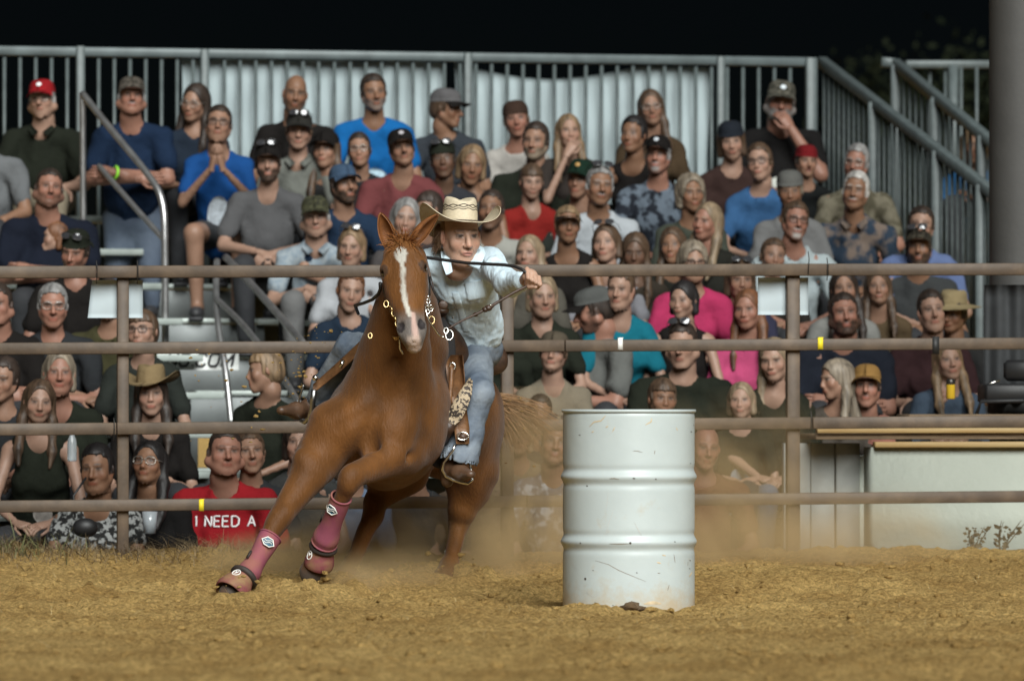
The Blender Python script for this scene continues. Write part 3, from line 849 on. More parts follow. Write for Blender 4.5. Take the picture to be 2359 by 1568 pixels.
def head_mesh(h, jaw=1.0, nose=1.0, brow=1.0, cheek=1.0, wide=1.0, smile=0.0, openm=0.0, fine=False, fat=0.0):
    """head and neck, face towards -Y, eyes at z=0"""
    B = SDF((-.115, -.155, -.215), (.115, .13, .135), h)
    B.ell((0, .014, .028), (.073 * wide, .094, .090), None, .02)
    B.ell((0, -.030, -.030), (.060 * wide, .060, .088), None, .03)
    for s in (-1, 1):
        B.cone((s * .054 * wide * jaw, .0, -.055), (s * .012, -.062, -.103), .018 * jaw + fat, .015 + fat * .6, .03)
        B.ell((s * .040 * wide, -.062, -.032), (.022 * cheek, .018, .021 * cheek), None, .025)
        B.cone((s * .012, -.090, .020), (s * .046, -.076, .021), .0085 * brow, .008 * brow, .014)
        B.ell((s * .0315, -.100, .000), (.0175, .014, .0115), None, .011, sub=True)
        B.ell((s * .0315, -.0745, .000), .0125, None, .002)
        B.ell((s * .076 * wide, .012, -.010), (.009, .020, .031), rot(s * .45, 0, 0).T, .008)
        B.ell((s * .0125 * nose, -.099, -.041), (.0085 * nose, .010, .008), None, .007)
    if fine:
        for s in (-1, 1):
            B.cone((s * .019, -.0895, .0055), (s * .044, -.082, .0045), .003, .003, .004)      # upper lids
            B.cone((s * .020, -.0865, -.0085), (s * .043, -.081, -.0075), .003, .003, .005)
            B.cone((s * .020, -.098, -.046), (s * .034, -.086, -.070), .0022, .0022, .007, sub=True)   # smile line
            B.ell((s * .006, -.106, -.0485), (.0035, .005, .003), None, .003, sub=True)
    B.ell((0, -.066, -.100), (.027 * jaw, .023, .021), None, .022)
    B.cone((0, -.090, .006), (0, -.112 * (.5 + .5 * nose) - .0, -.036), .0085 * nose, .0125 * nose, .010)
    B.ell((0, -.088, -.068), (.026, .013, .016), None, .014)
    B.ell((0, -.0985, -.0655), (.021 + .006 * smile, .0055, .0050), None, .005)
    B.ell((0, -.0965, -.0765), (.019 + .004 * smile, .0060, .0055), None, .005)
    if openm: B.ell((0, -.102, -.072), (.017, .018, .004 + .010 * openm), None, .003, sub=True)
    else: B.ell((0, -.104, -.0710), (.020 + .006 * smile, .006, .0014), None, .003, sub=True)
    if fat: B.ell((0, -.035, -.105), (.045, .04, .022 + fat), None, .03)
    B.cone((0, .018, -.06), (0, .034, -.20), .054 + fat * .7, .056 + fat, .025)
    V, Q = B.nets()
    return relax(V, Q, 1, .3), Q

def head_paint(V, skin, brow=(.05, .03, .02), lip=None, beard=None, stubble=0.0, bk='none', hairp=None, iris=(.045, .028, .02), old=0.0, blush=1.0, openm=0.0):
    """base colours in the head's own frame"""
    x, y, z = V[:, 0], V[:, 1], V[:, 2]; ax = np.abs(x)
    skin = np.array(skin, float)
    C = np.tile(skin, (len(V), 1))
    def mixc(m, c):
        nonlocal C
        m = np.clip(m, 0, 1)[:, None]; C = C * (1 - m) + np.array(c) * m
    n = vnoise(x * 1.0 + y, z, .022, 7, 2); C = C * (1 + .10 * n)[:, None]
    red = skin * np.array([1.10, .78, .72])
    mixc(.55 * blush * np.exp(-(((ax - .042) / .022) ** 2 + ((z + .035) / .022) ** 2)) * (y < -.03), red)
    mixc(.6 * blush * np.exp(-((x / .016) ** 2 + ((z + .038) / .013) ** 2)) * (y < -.09), red)
    mixc(.5 * np.exp(-((ax - .078) / .012) ** 2) * (y > -.02) * (y < .05) * (z < .03) * (z > -.05), red)
    mixc(.35 * np.exp(-(((ax - .031) / .018) ** 2 + ((z + .010) / .010) ** 2)) * (y < -.05), skin * np.array([.62, .52, .5]))  # eye sockets darkened, shade put into the skin colour
    fr = (y < -.05)
    if stubble or beard is not None:
        bc = np.array(beard if beard is not None else (.05, .035, .025))
        full = sstep(-.030, -.052, z + .25 * np.clip(ax - .03, 0, 1)) * (y < .0) * (z > -.16 + .0 * z)
        full = np.maximum(full, sstep(.055, .065, ax) * (y < .0) * (y > -.045) * (z < .0) * (z > -.06)) 
        mou = np.exp(-((x / .021) ** 4 + ((z + .071) / .010) ** 4))
        full = full * (1 - mou) * (1 - sstep(.033, .026, ax) * sstep(-.060, -.052, z) * 1.0)
        must = np.exp(-((x / .026) ** 4 + ((z + .0575) / .0055) ** 4)) * fr
        goat = np.exp(-((x / .027) ** 4 + ((z + .094) / .020) ** 4)) * fr
        under = sstep(-.095, -.105, z) * (y < -.0) * (z > -.135)
        full = np.maximum(full, under * .9)
        m = {'full': np.maximum(full, must), 'must': must, 'goat': np.maximum(goat, must), 'stub': np.maximum(full, must) * .45}.get(bk, 0 * x)
        m = m * (1 + .5 * vnoise(x, z, .006, 31))
        mixc(m * (.9 if bk != 'stub' else 1), bc)
    lip = np.array(lip) if lip is not None else skin * np.array([.95, .55, .52])
    mixc(.8 * np.exp(-((x / .023) ** 4 + ((z + .0712) / (.0105 + .006 * openm)) ** 4)) * (y < -.085), lip)
    mixc(.9 * np.exp(-((x / .021) ** 4 + ((z + .0710) / (.0024 + .008 * openm)) ** 4)) * (y < -.078), (.05, .015, .012))
    by = .0205 + .003 * np.cos((ax - .028) / .012)
    mixc(.85 * np.exp(-(((ax - .030) / .019) ** 4 + ((z - by) / .0052) ** 2)) * (y < -.05), brow)
    mixc(.92 * np.exp(-(((ax - .0315) / .0150) ** 4 + ((z - .0005) / .0068) ** 4)) * (y < -.055), (.20, .165, .145))
    mixc(1.0 * np.exp(-(((ax - .0310) / .0085) ** 4 + ((z - .0010) / .0072) ** 4)) * (y < -.055), iris)
    mixc(.9 * np.exp(-(((ax - .0315) / .0165) ** 4 + ((z - .0075) / .0026) ** 2)) * (y < -.055), (.05, .03, .025))
    mixc(.5 * np.exp(-(((ax - .0315) / .0150) ** 4 + ((z + .0075) / .0022) ** 2)) * (y < -.055), skin * .35)
    mixc(.8 * np.exp(-(((ax - .006) / .0042) ** 2 + ((z + .048) / .003) ** 2)) * (y < -.09), skin * .2)  # painted shade of the nostrils
    if old: mixc(old * .35 * np.exp(-((ax - (.024 + (-.048 - z) * .45)) / .0035) ** 2) * (z < -.042) * (z > -.08) * fr, skin * .45)  # age creases darkened in the colour
    if hairp is not None:      # cropped hair on the scalp
        hl = sstep(.052, .066, z + .55 * np.clip(y + .02, -.2, .2) - .0 * ax)
        hl = np.maximum(hl, sstep(.058, .066, ax) * (y > -.03) * (z > -.03) * (y > -.045 + .3 * np.clip(-z, 0, 1)))
        hl = np.maximum(hl, (y > .035) * (z > -.09))
        mixc(hl * (.95 + .3 * vnoise(x, z + y, .008, 5)), hairp)
    return np.clip(C, .003, .95)

def finger(b, pts, r):
    b.tube(pts, [r, r * 1.02, r * .95, r * .72][:len(pts)], 6)

def hand_shape(w, d, n, curl=.5, L=1.0, side=1):
    """hand as list of (V,F): w wrist, d direction of the fingers, n out of the back of the hand; side +1 puts the thumb on cross(d,n)"""
    d = nrm(d); n = nrm(np.asarray(n) - d * (np.asarray(n) @ d)); s = np.cross(d, n) * side
    b = MB()
    # palm
    P = []
    for t, wd, th in ((-.02, .026, .020), (0, .027, .019), (.035, .038, .016), (.07, .041, .014), (.088, .039, .011)):
        a = np.arange(10) * 2 * math.pi / 10
        P.append(w + d * t * L + L * (wd * np.cos(a)[:, None] * s + th * np.sin(a)[:, None] * n))
    P = np.concatenate(P); Q = [[i * 10 + k, i * 10 + (k + 1) % 10, (i + 1) * 10 + (k + 1) % 10, (i + 1) * 10 + k] for i in range(4) for k in range(10)]
    b.add(P, Q, [[40, 41 + k, 42 + k] for k in range(8)])
    for i, (o, l) in enumerate(((.029, .070), (.010, .079), (-.010, .073), (-.028, .058))):
        p = w + d * .084 * L + s * o * L; pts = [p]; dd = d + s * o * 1.5; dd = nrm(dd)
        for k, seg in enumerate((.45, .32, .23)):
            a = curl * (.55 + .5 * k); dd = nrm(dd * math.cos(a) - n * math.sin(a)); pts.append(pts[-1] + dd * l * seg * L)
        finger(b, pts, .0088 * L)
    p = w + d * .022 * L + s * .026 * L
    t1 = nrm(d * .7 + s * .7 - n * (.2 + .3 * curl)); t2 = nrm(d * .95 + s * (.25 - .4 * curl) - n * .35)
    finger(b, [p, p + t1 * .036 * L, p + t1 * .036 * L + t2 * .030 * L, p + t1 * .036 * L + t2 * .055 * L], .0100 * L)
    return b
def mb_arrays(b):
    V = np.concatenate(b.V); F = []
    if b.Q: F.append(np.concatenate(b.Q))
    if b.T: F.append(np.concatenate(b.T))
    return V, F
def join_arrays(parts):
    """[(V, [faces], C)] -> single arrays"""
    Vs, Fs, Cs, n = [], {}, [], 0
    for V, F, C in parts:
        Vs.append(V); Cs.append(C)
        for f in F:
            if len(f): Fs.setdefault(f.shape[1], []).append(f + n)
        n += len(V)
    return np.concatenate(Vs), [np.concatenate(v) for v in Fs.values()], np.concatenate(Cs)
def vnormals(V, Q):
    n = np.cross(V[Q[:, 2]] - V[Q[:, 0]], V[Q[:, 3]] - V[Q[:, 1]]); N = np.zeros_like(V)
    for k in range(4):
        for c in range(3): N[:, c] += np.bincount(Q[:, k], n[:, c], len(V))
    return N / (np.linalg.norm(N, axis=1, keepdims=True) + 1e-12)
m_skin = mat('skin', rough=0.50, attr='Col', var=0.05, vscale=60, bump=0.0006, bscale=300, spec=0.35)
m_skin_r = mat('rider_skin', rough=0.48, attr='Col', var=0.06, vscale=50, bump=0.0008, bscale=220, spec=0.35, sss=0.12)
m_lens = mat('dark_lens', (0.01, 0.01, 0.012), 0.05, spec=0.8, coat=1.0)

# ================================================================= the rider
def Z1(x, y, d): return W((880 + x / 3.825) / 1.0598, (470 + y / 3.825) / 1.0598, d)
def Z2(x, y, d): return W((660 + x / 3.137) / 1.0598, (760 + y / 3.137) / 1.0598, d)
rider = empty('person', W(1080, 800, 1.85), label='person in pale straw cowboy hat and light blue shirt riding the chestnut horse', cat='person')
def rpart(name, me, parent=None):
    o = link(name, me); under(o, rider)
    return o
def sub(o, par):
    """sub-part keeping its world place (par's own offset undone)"""
    o.parent = par; o.matrix_parent_inverse = par.matrix_parent_inverse.inverted() @ Matrix.Identity(4) if False else Matrix.Identity(4); return o

HO = W(1061, 541, 1.31); HR = rot(.34, .10, -.01); HS_ = 1.12
RSK = np.array([.41, .255, .185])
B = SDF((-.55, .8, .6), (.2, 2.15, 1.9), .009)
sh_l, sh_r = W(1127, 607, 1.47), W(998, 607, 1.47)
hip = W(1082, 790, 1.85)
B.cone(hip, W(1065, 640, 1.56), .115, .125, .05, flat=((0, 1, .4), .75))
B.cone(sh_l, sh_r, .048, .048, .05)
B.cone(HO + HR @ np.array([0, .020, -.06]) * HS_, HO + HR @ np.array([0, .030, -.135]) * HS_, .0565, .0585, .02)
B.cone(HO + HR @ np.array([0, .030, -.135]) * HS_, W(1064, 618, 1.48), .0585, .062, .04)
el_l, wr_l = W(1172, 655, 1.14), W(1209, 645, .93)
B.cone(sh_l, el_l, .05, .042, .04); B.cone(el_l, wr_l, .042, .027, .02)
el_r, wr_r = W(950, 695, 1.62), W(962, 762, 1.66)
B.cone(sh_r, el_r, .05, .042, .04); B.cone(el_r, wr_r, .042, .028, .02)
V1, Q1 = B.nets(); V1 = relax(V1, Q1, 1)
Vh, Qh = head_mesh(.0036, jaw=.93, nose=1.02, brow=.62, cheek=1.05, wide=1.0, smile=-.5, fine=True, fat=.006)
Ch = head_paint(Vh, RSK, brow=(.10, .06, .04), lip=(.40, .16, .13), old=1.0, blush=.7)
Ch = Ch * (1 - .35 * (np.exp(-((Vh[:, 2] - .052) / .0018) ** 2) + np.exp(-((Vh[:, 2] - .041) / .0016) ** 2)) * (Vh[:, 1] < -.05))[:, None]
Qh = Qh[Vh[Qh, 2].min(axis=1) > -.138]
Vh = HO + (Vh * HS_) @ HR.T
# fist closed on the rein
F_ = SDF(W(1190, 680, .80) - .02, W(1262, 600, 1.0) + .02, .0033)
F_.cone(wr_l, W(1217, 637, .885), .027, .030, .02)
F_.ell(W(1222, 637, .875), (.034, .034, .036), None, .012)
for i in range(4):
    a = W(1214 + 9.0 * i, 620 + 6.5 * i, .868); m_ = W(1217 + 9.0 * i, 640 + 5.0 * i, .833); t = W(1212 + 8.5 * i, 655 + 2.5 * i, .868)
    F_.cone(a, m_, .0118, .0108, .004); F_.cone(m_, t, .0108, .0092, .003)
F_.cone(W(1209, 648, .905), W(1219, 660, .865), .0125, .0110, .006); F_.cone(W(1219, 660, .865), W(1234, 661, .842), .0110, .0085, .004)
Vf, Qf = F_.nets()
Cf = np.tile(RSK * 1.05, (len(Vf), 1)) * (1 + .15 * vnoise(Vf[:, 0], Vf[:, 2], .012, 3, 2))[:, None]
hb = hand_shape(wr_r, W(985, 775, 1.66) - wr_r, (-.3, -.8, .5), 1.0)
V3, F3 = mb_arrays(hb)
V, F, C = join_arrays([(V1, [Q1], np.tile(RSK * .98, (len(V1), 1))), (Vh, [Qh], Ch), (Vf, [Qf], Cf), (V3, F3, np.tile(RSK, (len(V3), 1)))])
rpart('body', mesh_np('rider_body', V, F, col=C, mat=m_skin_r))

# shirt
m_shirt = mat('pale_blue_shirt', (.58, .71, .79), .85, var=.05, vscale=7, bump=.006, bscale=26, stretch=(1.6, 1, .45), sheen=.1)
S = SDF((-.56, .8, .7), (.22, 2.15, 1.72), .0075)
S.cone(W(1086, 768, 1.80), W(1068, 650, 1.56), .137, .152, .05, flat=((0, 1, .4), .78))
S.cone(W(1096, 752, 1.78), W(1078, 690, 1.65), .125, .12, .04, flat=((0, 1, .4), .85))
for s in (-.055, .055): S.ell(W(1068, 668, 1.46) + np.array([s, 0, 0]), (.065, .05, .065), None, .05)
S.cone(sh_l, sh_r, .066, .062, .05)
S.cone(W(1063, 612, 1.48), W(1064, 598, 1.46), .075, .070, .03)
S.cone(sh_l, el_l, .068, .060, .05); S.cone(el_l, W(1202, 648, .965), .060, .043, .03)
S.cone(sh_r, el_r, .068, .058, .05); S.cone(el_r, W(960, 755, 1.65), .058, .042, .03)
# open collar
S.cone(W(1066, 585, 1.37), W(1050, 672, 1.385), .050, .020, .012, sub=True)
S.cone(W(1063, 560, 1.42), W(1063, 598, 1.45), .058, .052, .01, sub=True)
fshirt = S.f.copy()
V, Q = S.nets(); V = relax(V, Q, 1)
Nn = vnormals(V, Q)
w = vnoise(V[:, 0] * 1.0 + V[:, 2] * .35, V[:, 2] * .35 - V[:, 1] * .5, .045, 12, 3); w = -np.abs(w) * 1.6 + .25
V = V + Nn * (w * .012)[:, None]
shirt = rpart('shirt', mesh_np('rider_shirt', V, Q, mat=m_shirt))
SX, SY, SZ = S.grids()
def plane(p0, n):
    n = nrm(n); return (SX - p0[0]) * n[0] + (SY - p0[1]) * n[1] + (SZ - p0[2]) * n[2]
def sshell(name, fld, m, par):
    V, Q = S.nets(np.broadcast_to(fld, S.f.shape).astype(np.float32)); 
    if not len(V): return None
    o = link(name, mesh_np(name, relax(V, Q, 1), Q, mat=m)); o.parent = par; o.matrix_parent_inverse = Matrix.Identity(4); return o
pl = plane(W(1053, 690, 1.3), nrm((1, .0, .28)))
sshell('placket', np.maximum(np.maximum(fshirt - .006, np.abs(pl) - .017), np.maximum(SY - 1.62, SZ - W(1050, 672, 1.3)[2])), m_shirt, shirt)
pk = np.maximum(np.abs(plane(W(1095, 668, 1.35), (1, 0, .2))) - .045, np.abs(plane(W(1095, 668, 1.35), (-.2, 0, 1))) - .045)
sshell('chest_pocket', np.maximum(np.maximum(fshirt - .0065, pk), SY - 1.5), m_shirt, shirt)
b = MB()
for qx, qy in ((1052, 684), (1047, 706), (1042, 728), (1038, 748)):
    yy = 1.25
    p = W(qx, qy, yy)
    i = int((p[0] - S.lo[0]) / S.h); k = int((p[2] - S.lo[2]) / S.h)
    col_ = fshirt[min(max(i, 0), S.n[0] - 1), :, min(max(k, 0), S.n[2] - 1)]; j = np.argmax(col_ < 0)
    o = MB(); o.ball((p[0], S.lo[1] + j * S.h - .008, p[2]), .006, None, 8, 6); o = o.build('button', m_silver); o.parent = shirt
# collar flaps
def flap(P, name, m, par, t=.004):
    b = MB(); b.sheet(np.array(P, float), t); o = b.build(name, m); o.parent = par; o.matrix_parent_inverse = Matrix.Identity(4); return o
flap([[Z1(1092, 488, 1.34), Z1(1150, 520, 1.35), Z1(1165, 570, 1.34)], [Z1(1060, 575, 1.27), Z1(1110, 605, 1.25), Z1(1140, 640, 1.25)], [Z1(1000, 668, 1.22), Z1(1055, 695, 1.20), Z1(1108, 714, 1.20)]], 'collar', m_shirt, shirt)
flap([[Z1(830, 505, 1.36), Z1(790, 530, 1.36), Z1(750, 560, 1.34)], [Z1(838, 610, 1.27), Z1(800, 640, 1.25), Z1(765, 665, 1.26)], [Z1(858, 740, 1.24), Z1(830, 760, 1.22), Z1(800, 770, 1.22)]], 'collar', m_shirt, shirt)
shirt.matrix_parent_inverse = Matrix.Translation(-Vector(rider.location))

# jeans
m_denim = mat('blue_denim', (.090, .120, .165), .8, col2=(.22, .255, .295), vscale=6, var=.08, bump=.004, bscale=40, thr=(.38, .66))
J = SDF((-1.05, 1.1, .45), (.1, 2.2, 1.4), .0095)
J.ell(W(1080, 802, 1.88), (.165, .15, .125), None, .05)
J.cone(W(1092, 808, 1.82), W(1104, 905, 1.44), .092, .066, .05)
J.cone(W(1104, 905, 1.44), W(1080, 1000, 1.46), .066, .064, .03); J.cone(W(1078, 1000, 1.46), W(1060, 1050, 1.46), .070, .092, .03)
J.cone(W(1010, 800, 1.82), W(808, 800, 1.48), .100, .070, .05)
J.cone(W(808, 800, 1.48), W(745, 890, 1.66), .070, .058, .03); J.cone(W(745, 890, 1.66), W(738, 926, 1.72), .058, .075, .03)
J.cone(W(1057, 1056, 1.46), W(1052, 1090, 1.46), .080, .088, .006, sub=True)
J.cone(W(737, 928, 1.72), W(732, 950, 1.72), .066, .07, .006, sub=True)
V, Q = J.nets(); V = relax(V, Q, 1); Nn = vnormals(V, Q)
w = -np.abs(vnoise(V[:, 0] - V[:, 2] * .6, V[:, 2] * .6 + V[:, 1] * .4, .06, 19, 3)) * 1.6 + .2
V = V + Nn * (w * .012)[:, None]
rpart('jeans', mesh_np('rider_jeans', V, Q, mat=m_denim))
b = MB(); pts = [Z1(960 + 205 * t, 1325 + 18 * math.sin(t * 3) + 12 * t, 1.70 - .02 * math.sin(t * 3.1)) for t in np.linspace(0, 1, 9)]
bl = []
for i in range(28):
    a = 2 * math.pi * i / 28; c = W(1086, 774, 1.84); bl.append(c + np.array([.140 * math.cos(a), .122 * math.sin(a), -.012 * math.cos(a)]))
b.tube(bl, .014, 6, closed=True); o = b.build('belt', m_leather); under(o, rider)
# boots
m_boot = mat('brown_boot_leather', (.085, .045, .025), .45, var=.3, vscale=20, bump=.002, bscale=60)
def boot(heel, toe, ank, nm='boot'):
    lo = np.minimum(np.minimum(heel, toe), ank) - .09; hi = np.maximum(np.maximum(heel, toe), ank) + .09
    K = SDF(lo, hi, .006)
    m = heel * .45 + toe * .55
    K.cone(ank, heel * .8 + toe * .2 + np.array([0, 0, .01]), .045, .042, .02)
    K.cone(heel, m, .037, .040, .02); K.cone(m, toe, .040, .024, .02, flat=((0, 0, 1), .85))
    K.cone(heel + np.array([0, 0, -.025]), heel + np.array([0, 0, -.05]), .030, .030, .008)
    V, Q = K.nets(); rpart(nm, mesh_np(nm, relax(V, Q, 1), Q, mat=m_boot))
boot(W(1030, 1083, 1.50), W(1084, 1092, 1.33), W(1048, 1045, 1.48))
boot(W(722, 945, 1.75), W(648, 945, 1.57), W(737, 918, 1.72))
# hair
m_hair_r = mat('rider_hair', (.10, .055, .03), .5, col2=(.19, .11, .06), vscale=60, stretch=(1, 1, .2))
R = np.random.RandomState(3); ro, di, le = [], [], []
for i in range(240):
    s = -1 if R.rand() < .7 else 1
    p = np.array([s * (.068 + .008 * R.rand()), .005 + .075 * R.rand(), .045 - .075 * R.rand()])
    ro.append(HO + HR @ p * HS_); di.append(HR @ np.array([s * (.25 + .45 * R.rand()), .35 * R.rand(), -.8])); le.append(R.uniform(.035, .085))
hr_o = strands('hair', ro, di, le, .0026, m_hair_r, None, .10, .14, 6); under(hr_o, rider)
K = SDF((-.1, -.09, -.12), (.1, .13, .14), .006)
K.ell((0, .022, .030), (.078, .094, .092), None, .02); K.cone((0, .06, -.03), (0, .06, -.07), .052, .045, .03)
fx, fy_, fz_ = K.grids()
fld = np.maximum(K.f, -(fy_ + .01 + .0 * fx - .5 * np.clip(fz_ - .03, 0, 1)))
V, Q = K.nets(np.broadcast_to(fld, K.f.shape).astype(np.float32)); V = HO + (V * HS_) @ HR.T
o = link('hair_cap', mesh_np('hair_cap', V, Q, mat=m_hair_r)); o.name = 'scalp_hair'; under(o, rider)

# straw hat
m_straw = mat('pale_straw', (.56, .48, .345), .6, var=.10, vscale=70, bump=.0012, bscale=260, stretch=(1, 1, 2.2))
hat = empty('hat', HO + HR @ np.array([0, .014, .055]) * HS_); under(hat, rider); 
HT = rot(.30, .02, .03)
def hatp(x, y, z): return HT @ np.array([x, y, z])
def hmesh(b, name, m):
    o = b.build(name, m); o.parent = hat; return o
b = MB(); n, mm = 12, 72
P = np.zeros((n, mm + 1, 3))
for i in range(n):
    t = i / (n - 1)
    for k in range(mm + 1):
        a = 2 * math.pi * k / mm
        sx, sy = math.sin(a), -math.cos(a)
        r0x, r0y = .083, .102
        w = .128 * (1 - .10 * sy * sy)
        up_ = (abs(sx) ** 3) * (.080 * t ** 2.6) - .004 * t * max(0, -sy) ** 2 - .085 * t * max(0, sy) ** 1.3 * (1 - .5 * abs(sx) ** 4)
        inw = .030 * abs(sx) ** 3 * t ** 3
        P[i, k] = hatp(sx * (r0x + w * t - inw), sy * (r0y + w * t * .92), up_)
b.sheet(P, .004); hmesh(b, 'brim', m_straw)
b = MB(); rows = []
prof = [(0, 1.0), (.02, 1.0), (.04, .985), (.065, .965), (.087, .94), (.104, .90), (.114, .80), (.115, .62), (.111, .40), (.108, .2), (.107, .0)]
P = np.zeros((len(prof), mm + 1, 3))
for i, (z, f) in enumerate(prof):
    for k in range(mm + 1):
        a = 2 * math.pi * k / mm; sx, sy = math.sin(a), -math.cos(a)
        ez = z
        if z > .09: ez = z - .010 * max(0, -sy) * (f) - .022 * math.exp(-((sx * f) / .35) ** 2) * sstep(.103, .114, z)
        pin = 1 - .06 * sstep(.05, .12, z) * max(0, -sy) * abs(sx)
        P[i, k] = hatp(sx * .081 * f * pin, sy * .100 * f, ez)
b.grid(P, False); hmesh(b, 'crown', m_straw)
m_hatband = mat('hat_stitch_dark', (.05, .035, .025), .7)
for z0, amp in ((.066, .004), (.074, -.003), (.055, .003)):
    pts = []
    for k in range(97):
        a = 2 * math.pi * k / 96; sx, sy = math.sin(a), -math.cos(a)
        z = z0 + amp * math.sin(10 * a) * (1 if abs(amp) > 0 else 0) + .004 * max(0, -sy) ** 8
        f = 1.0 - .055 * z / .075
        pts.append(hatp(sx * (.081 * f + .0008), sy * (.100 * f + .0008), z))
    b = MB(); b.tube(pts, .0020, 5); hmesh(b, 'hat_stitching', m_hatband)
b = MB(); b.tube([hatp(math.sin(a) * .0835, -math.cos(a) * .1025, .004) for a in np.linspace(0, 2 * math.pi, 48, endpoint=False)], .0035, 5, closed=True); hmesh(b, 'hat_cord', m_hatband)

# ------------------------------------------------------------ stirrups, fenders, whip strap: parts of the saddle
def spart(b, name, m, smooth=True): return under(b.build(name, m, smooth=smooth), saddle)
b = MB(); b.sheet(np.array([[W(1046 + 9 * u, 818, 1.50 - .02 * u), W(1050 + 9 * u, 870, 1.42 - .02 * u), W(1058 + 7 * u, 930, 1.37), W(1064 + 8 * u, 985, 1.375), W(1066 + 7 * u, 1022, 1.37)] for u in (-2.2, -1, 0, 1, 2.2)]), .006); spart(b, 'fender', m_leather2)
b = MB(); b.sheet(np.array([[W(868 , 762 + 10 * u, 1.30), W(830, 800 + 9 * u, 1.34), W(790, 838 + 9 * u, 1.42), W(755, 868 + 8 * u, 1.5), W(722, 896 + 7 * u, 1.56)] for u in (-1.6, -.6, .4, 1.4)]), .006); spart(b, 'fender', m_leather2)
b = MB(); b.box(W(1066, 1006, 1.35), (.036, .006, .030), rot(0, 0, .5)); spart(b, 'stirrup_buckle', m_leather)
b = MB(); b.tube([W(1066 + 13 * math.cos(a), 1004 + 9 * math.sin(a), 1.345) for a in np.linspace(0, 2 * math.pi, 14, endpoint=False)], .0035, 6, closed=True); spart(b, 'buckle', m_silver)
pts = [Z2(1415, 1020, 1.330), Z2(1400, 1060, 1.330), Z2(1360, 1115, 1.330), Z2(1325, 1160, 1.335), Z2(1318, 1215, 1.340), Z2(1345, 1262, 1.350), Z2(1400, 1290, 1.360), Z2(1455, 1308, 1.380), Z2(1510, 1318, 1.410), Z2(1548, 1290, 1.440), Z2(1535, 1190, 1.450), Z2(1530, 1120, 1.440), Z2(1540, 1068, 1.420)]
b = MB(); b.tube(pts, .0065, 8); spart(b, 'stirrup', m_silver)
pts = [Z2(335, 600, 1.50), Z2(325, 680, 1.51), Z2(318, 760, 1.53), Z2(300, 815, 1.55), Z2(262, 850, 1.58), Z2(225, 835, 1.66), Z2(212, 740, 1.70), Z2(225, 660, 1.68), Z2(255, 565, 1.62)]
b = MB(); b.tube(pts, [.014, .014, .013, .012, .010, .007, .005, .005, .005], 8); spart(b, 'stirrup', mat('worn_aluminium', (.45, .45, .44), .35, 1.0))
b = MB(); b.box(Z2(548, 402, 1.29), (.016, .006, .040), rot(0, 0, .35)); spart(b, 'fender_buckle', m_silver)
b = MB(); b.ball(Z2(345, 510, 1.5), .016, None, 8, 6); spart(b, 'concho', m_silver)
m_leop = mat('leopard_strap', (.42, .33, .22), .7, col2=(.035, .025, .02), vscale=85, thr=(.48, .56), detail=1.0)
b = MB(); P = []
for u in (-1, -.5, 0, .5, 1):
    P.append([Z2(1535 - 0 + 12 * u, 520 + 14 * u, 1.36), Z2(1500 + 42 * u, 620 + 20 * u, 1.33), Z2(1455 + 52 * u, 715 + 25 * u, 1.32), Z2(1415 + 50 * u, 800 + 24 * u, 1.33), Z2(1385 + 30 * u, 850 + 15 * u, 1.35)])
b.sheet(np.array(P), .012); spart(b, 'leopard_strap', m_leop)
b = MB(); b.tube([Z2(1385, 850, 1.36), Z2(1355, 900, 1.37), Z2(1330, 960, 1.40), Z2(1315, 1010, 1.44)], [.030, .034, .028, .020], 8); spart(b, 'strap_sleeve', m_leather)
b = MB(); b.tube([Z2(1380, 400, 1.42), Z2(1390, 450, 1.40), Z2(1383, 560, 1.40), Z2(1375, 700, 1.38), Z2(1360, 800, 1.37)], [.008, .01, .011, .010, .006], 7); spart(b, 'latigo', m_leather2)
b = MB(); b.tube([Z2(1395 + 22 * math.cos(a), 420 + 26 * math.sin(a), 1.41) for a in np.linspace(0, 2 * math.pi, 12, endpoint=False)], .005, 6, closed=True); spart(b, 'cinch_ring', m_silver)

# ------------------------------------------------------------ bridle
bridle = empty('bridle', H(0, 0, 0), label='black leather bridle with silver chain bit on the head of the chestnut horse', cat='bridle')
def bpart(b, name, m): return under(b.build(name, m), bridle)
b = MB(); b.tube([H(.050, .0, -.06), H(0, -.015, -.075), H(-.06, .02, -.045), H(-.088, .10, -.02), H(-.103, .18, -.045), H(-.108, .25, -.07), H(-.098, .30, -.075)], .0085, 7); bpart(b, 'cheek_strap', m_black)
b = MB(); b.tube([H(.05, 0, -.06), H(.085, .08, -.03), H(.108, .18, -.045), H(.112, .25, -.07), H(.105, .31, -.075)], .0085, 7); bpart(b, 'cheek_strap', m_black)
def chain(pts, m, name, r=.0028, link_l=.016):
    pts = [np.asarray(p) for p in pts]; d = np.concatenate([[0], np.cumsum([np.linalg.norm(pts[i + 1] - pts[i]) for i in range(len(pts) - 1)])])
    n = max(2, int(d[-1] / link_l)); b = MB()
    for i in range(n):
        t = (i + .5) / n * d[-1]; k = min(np.searchsorted(d, t, 'right') - 1, len(pts) - 2); f = (t - d[k]) / (d[k + 1] - d[k] + 1e-9)
        c = pts[k] * (1 - f) + pts[k + 1] * f; ax = nrm(pts[k + 1] - pts[k]); s_ = nrm(np.cross(ax, (0, 1, 0) if i % 2 else (.6, .3, .7)))
        b.tube([c + ax * link_l * .62 * math.cos(q) + s_ * link_l * .36 * math.sin(q) for q in np.linspace(0, 2 * math.pi, 9, endpoint=False)], r, 5, closed=True)
    return bpart(b, name, m)
chain([H(-.098, .30, -.06), H(-.088, .36, -.05), H(-.076, .42, -.05), H(-.064, .475, -.06), H(-.058, .50, -.07)], m_gold, 'bit_chain', .0035, .024)
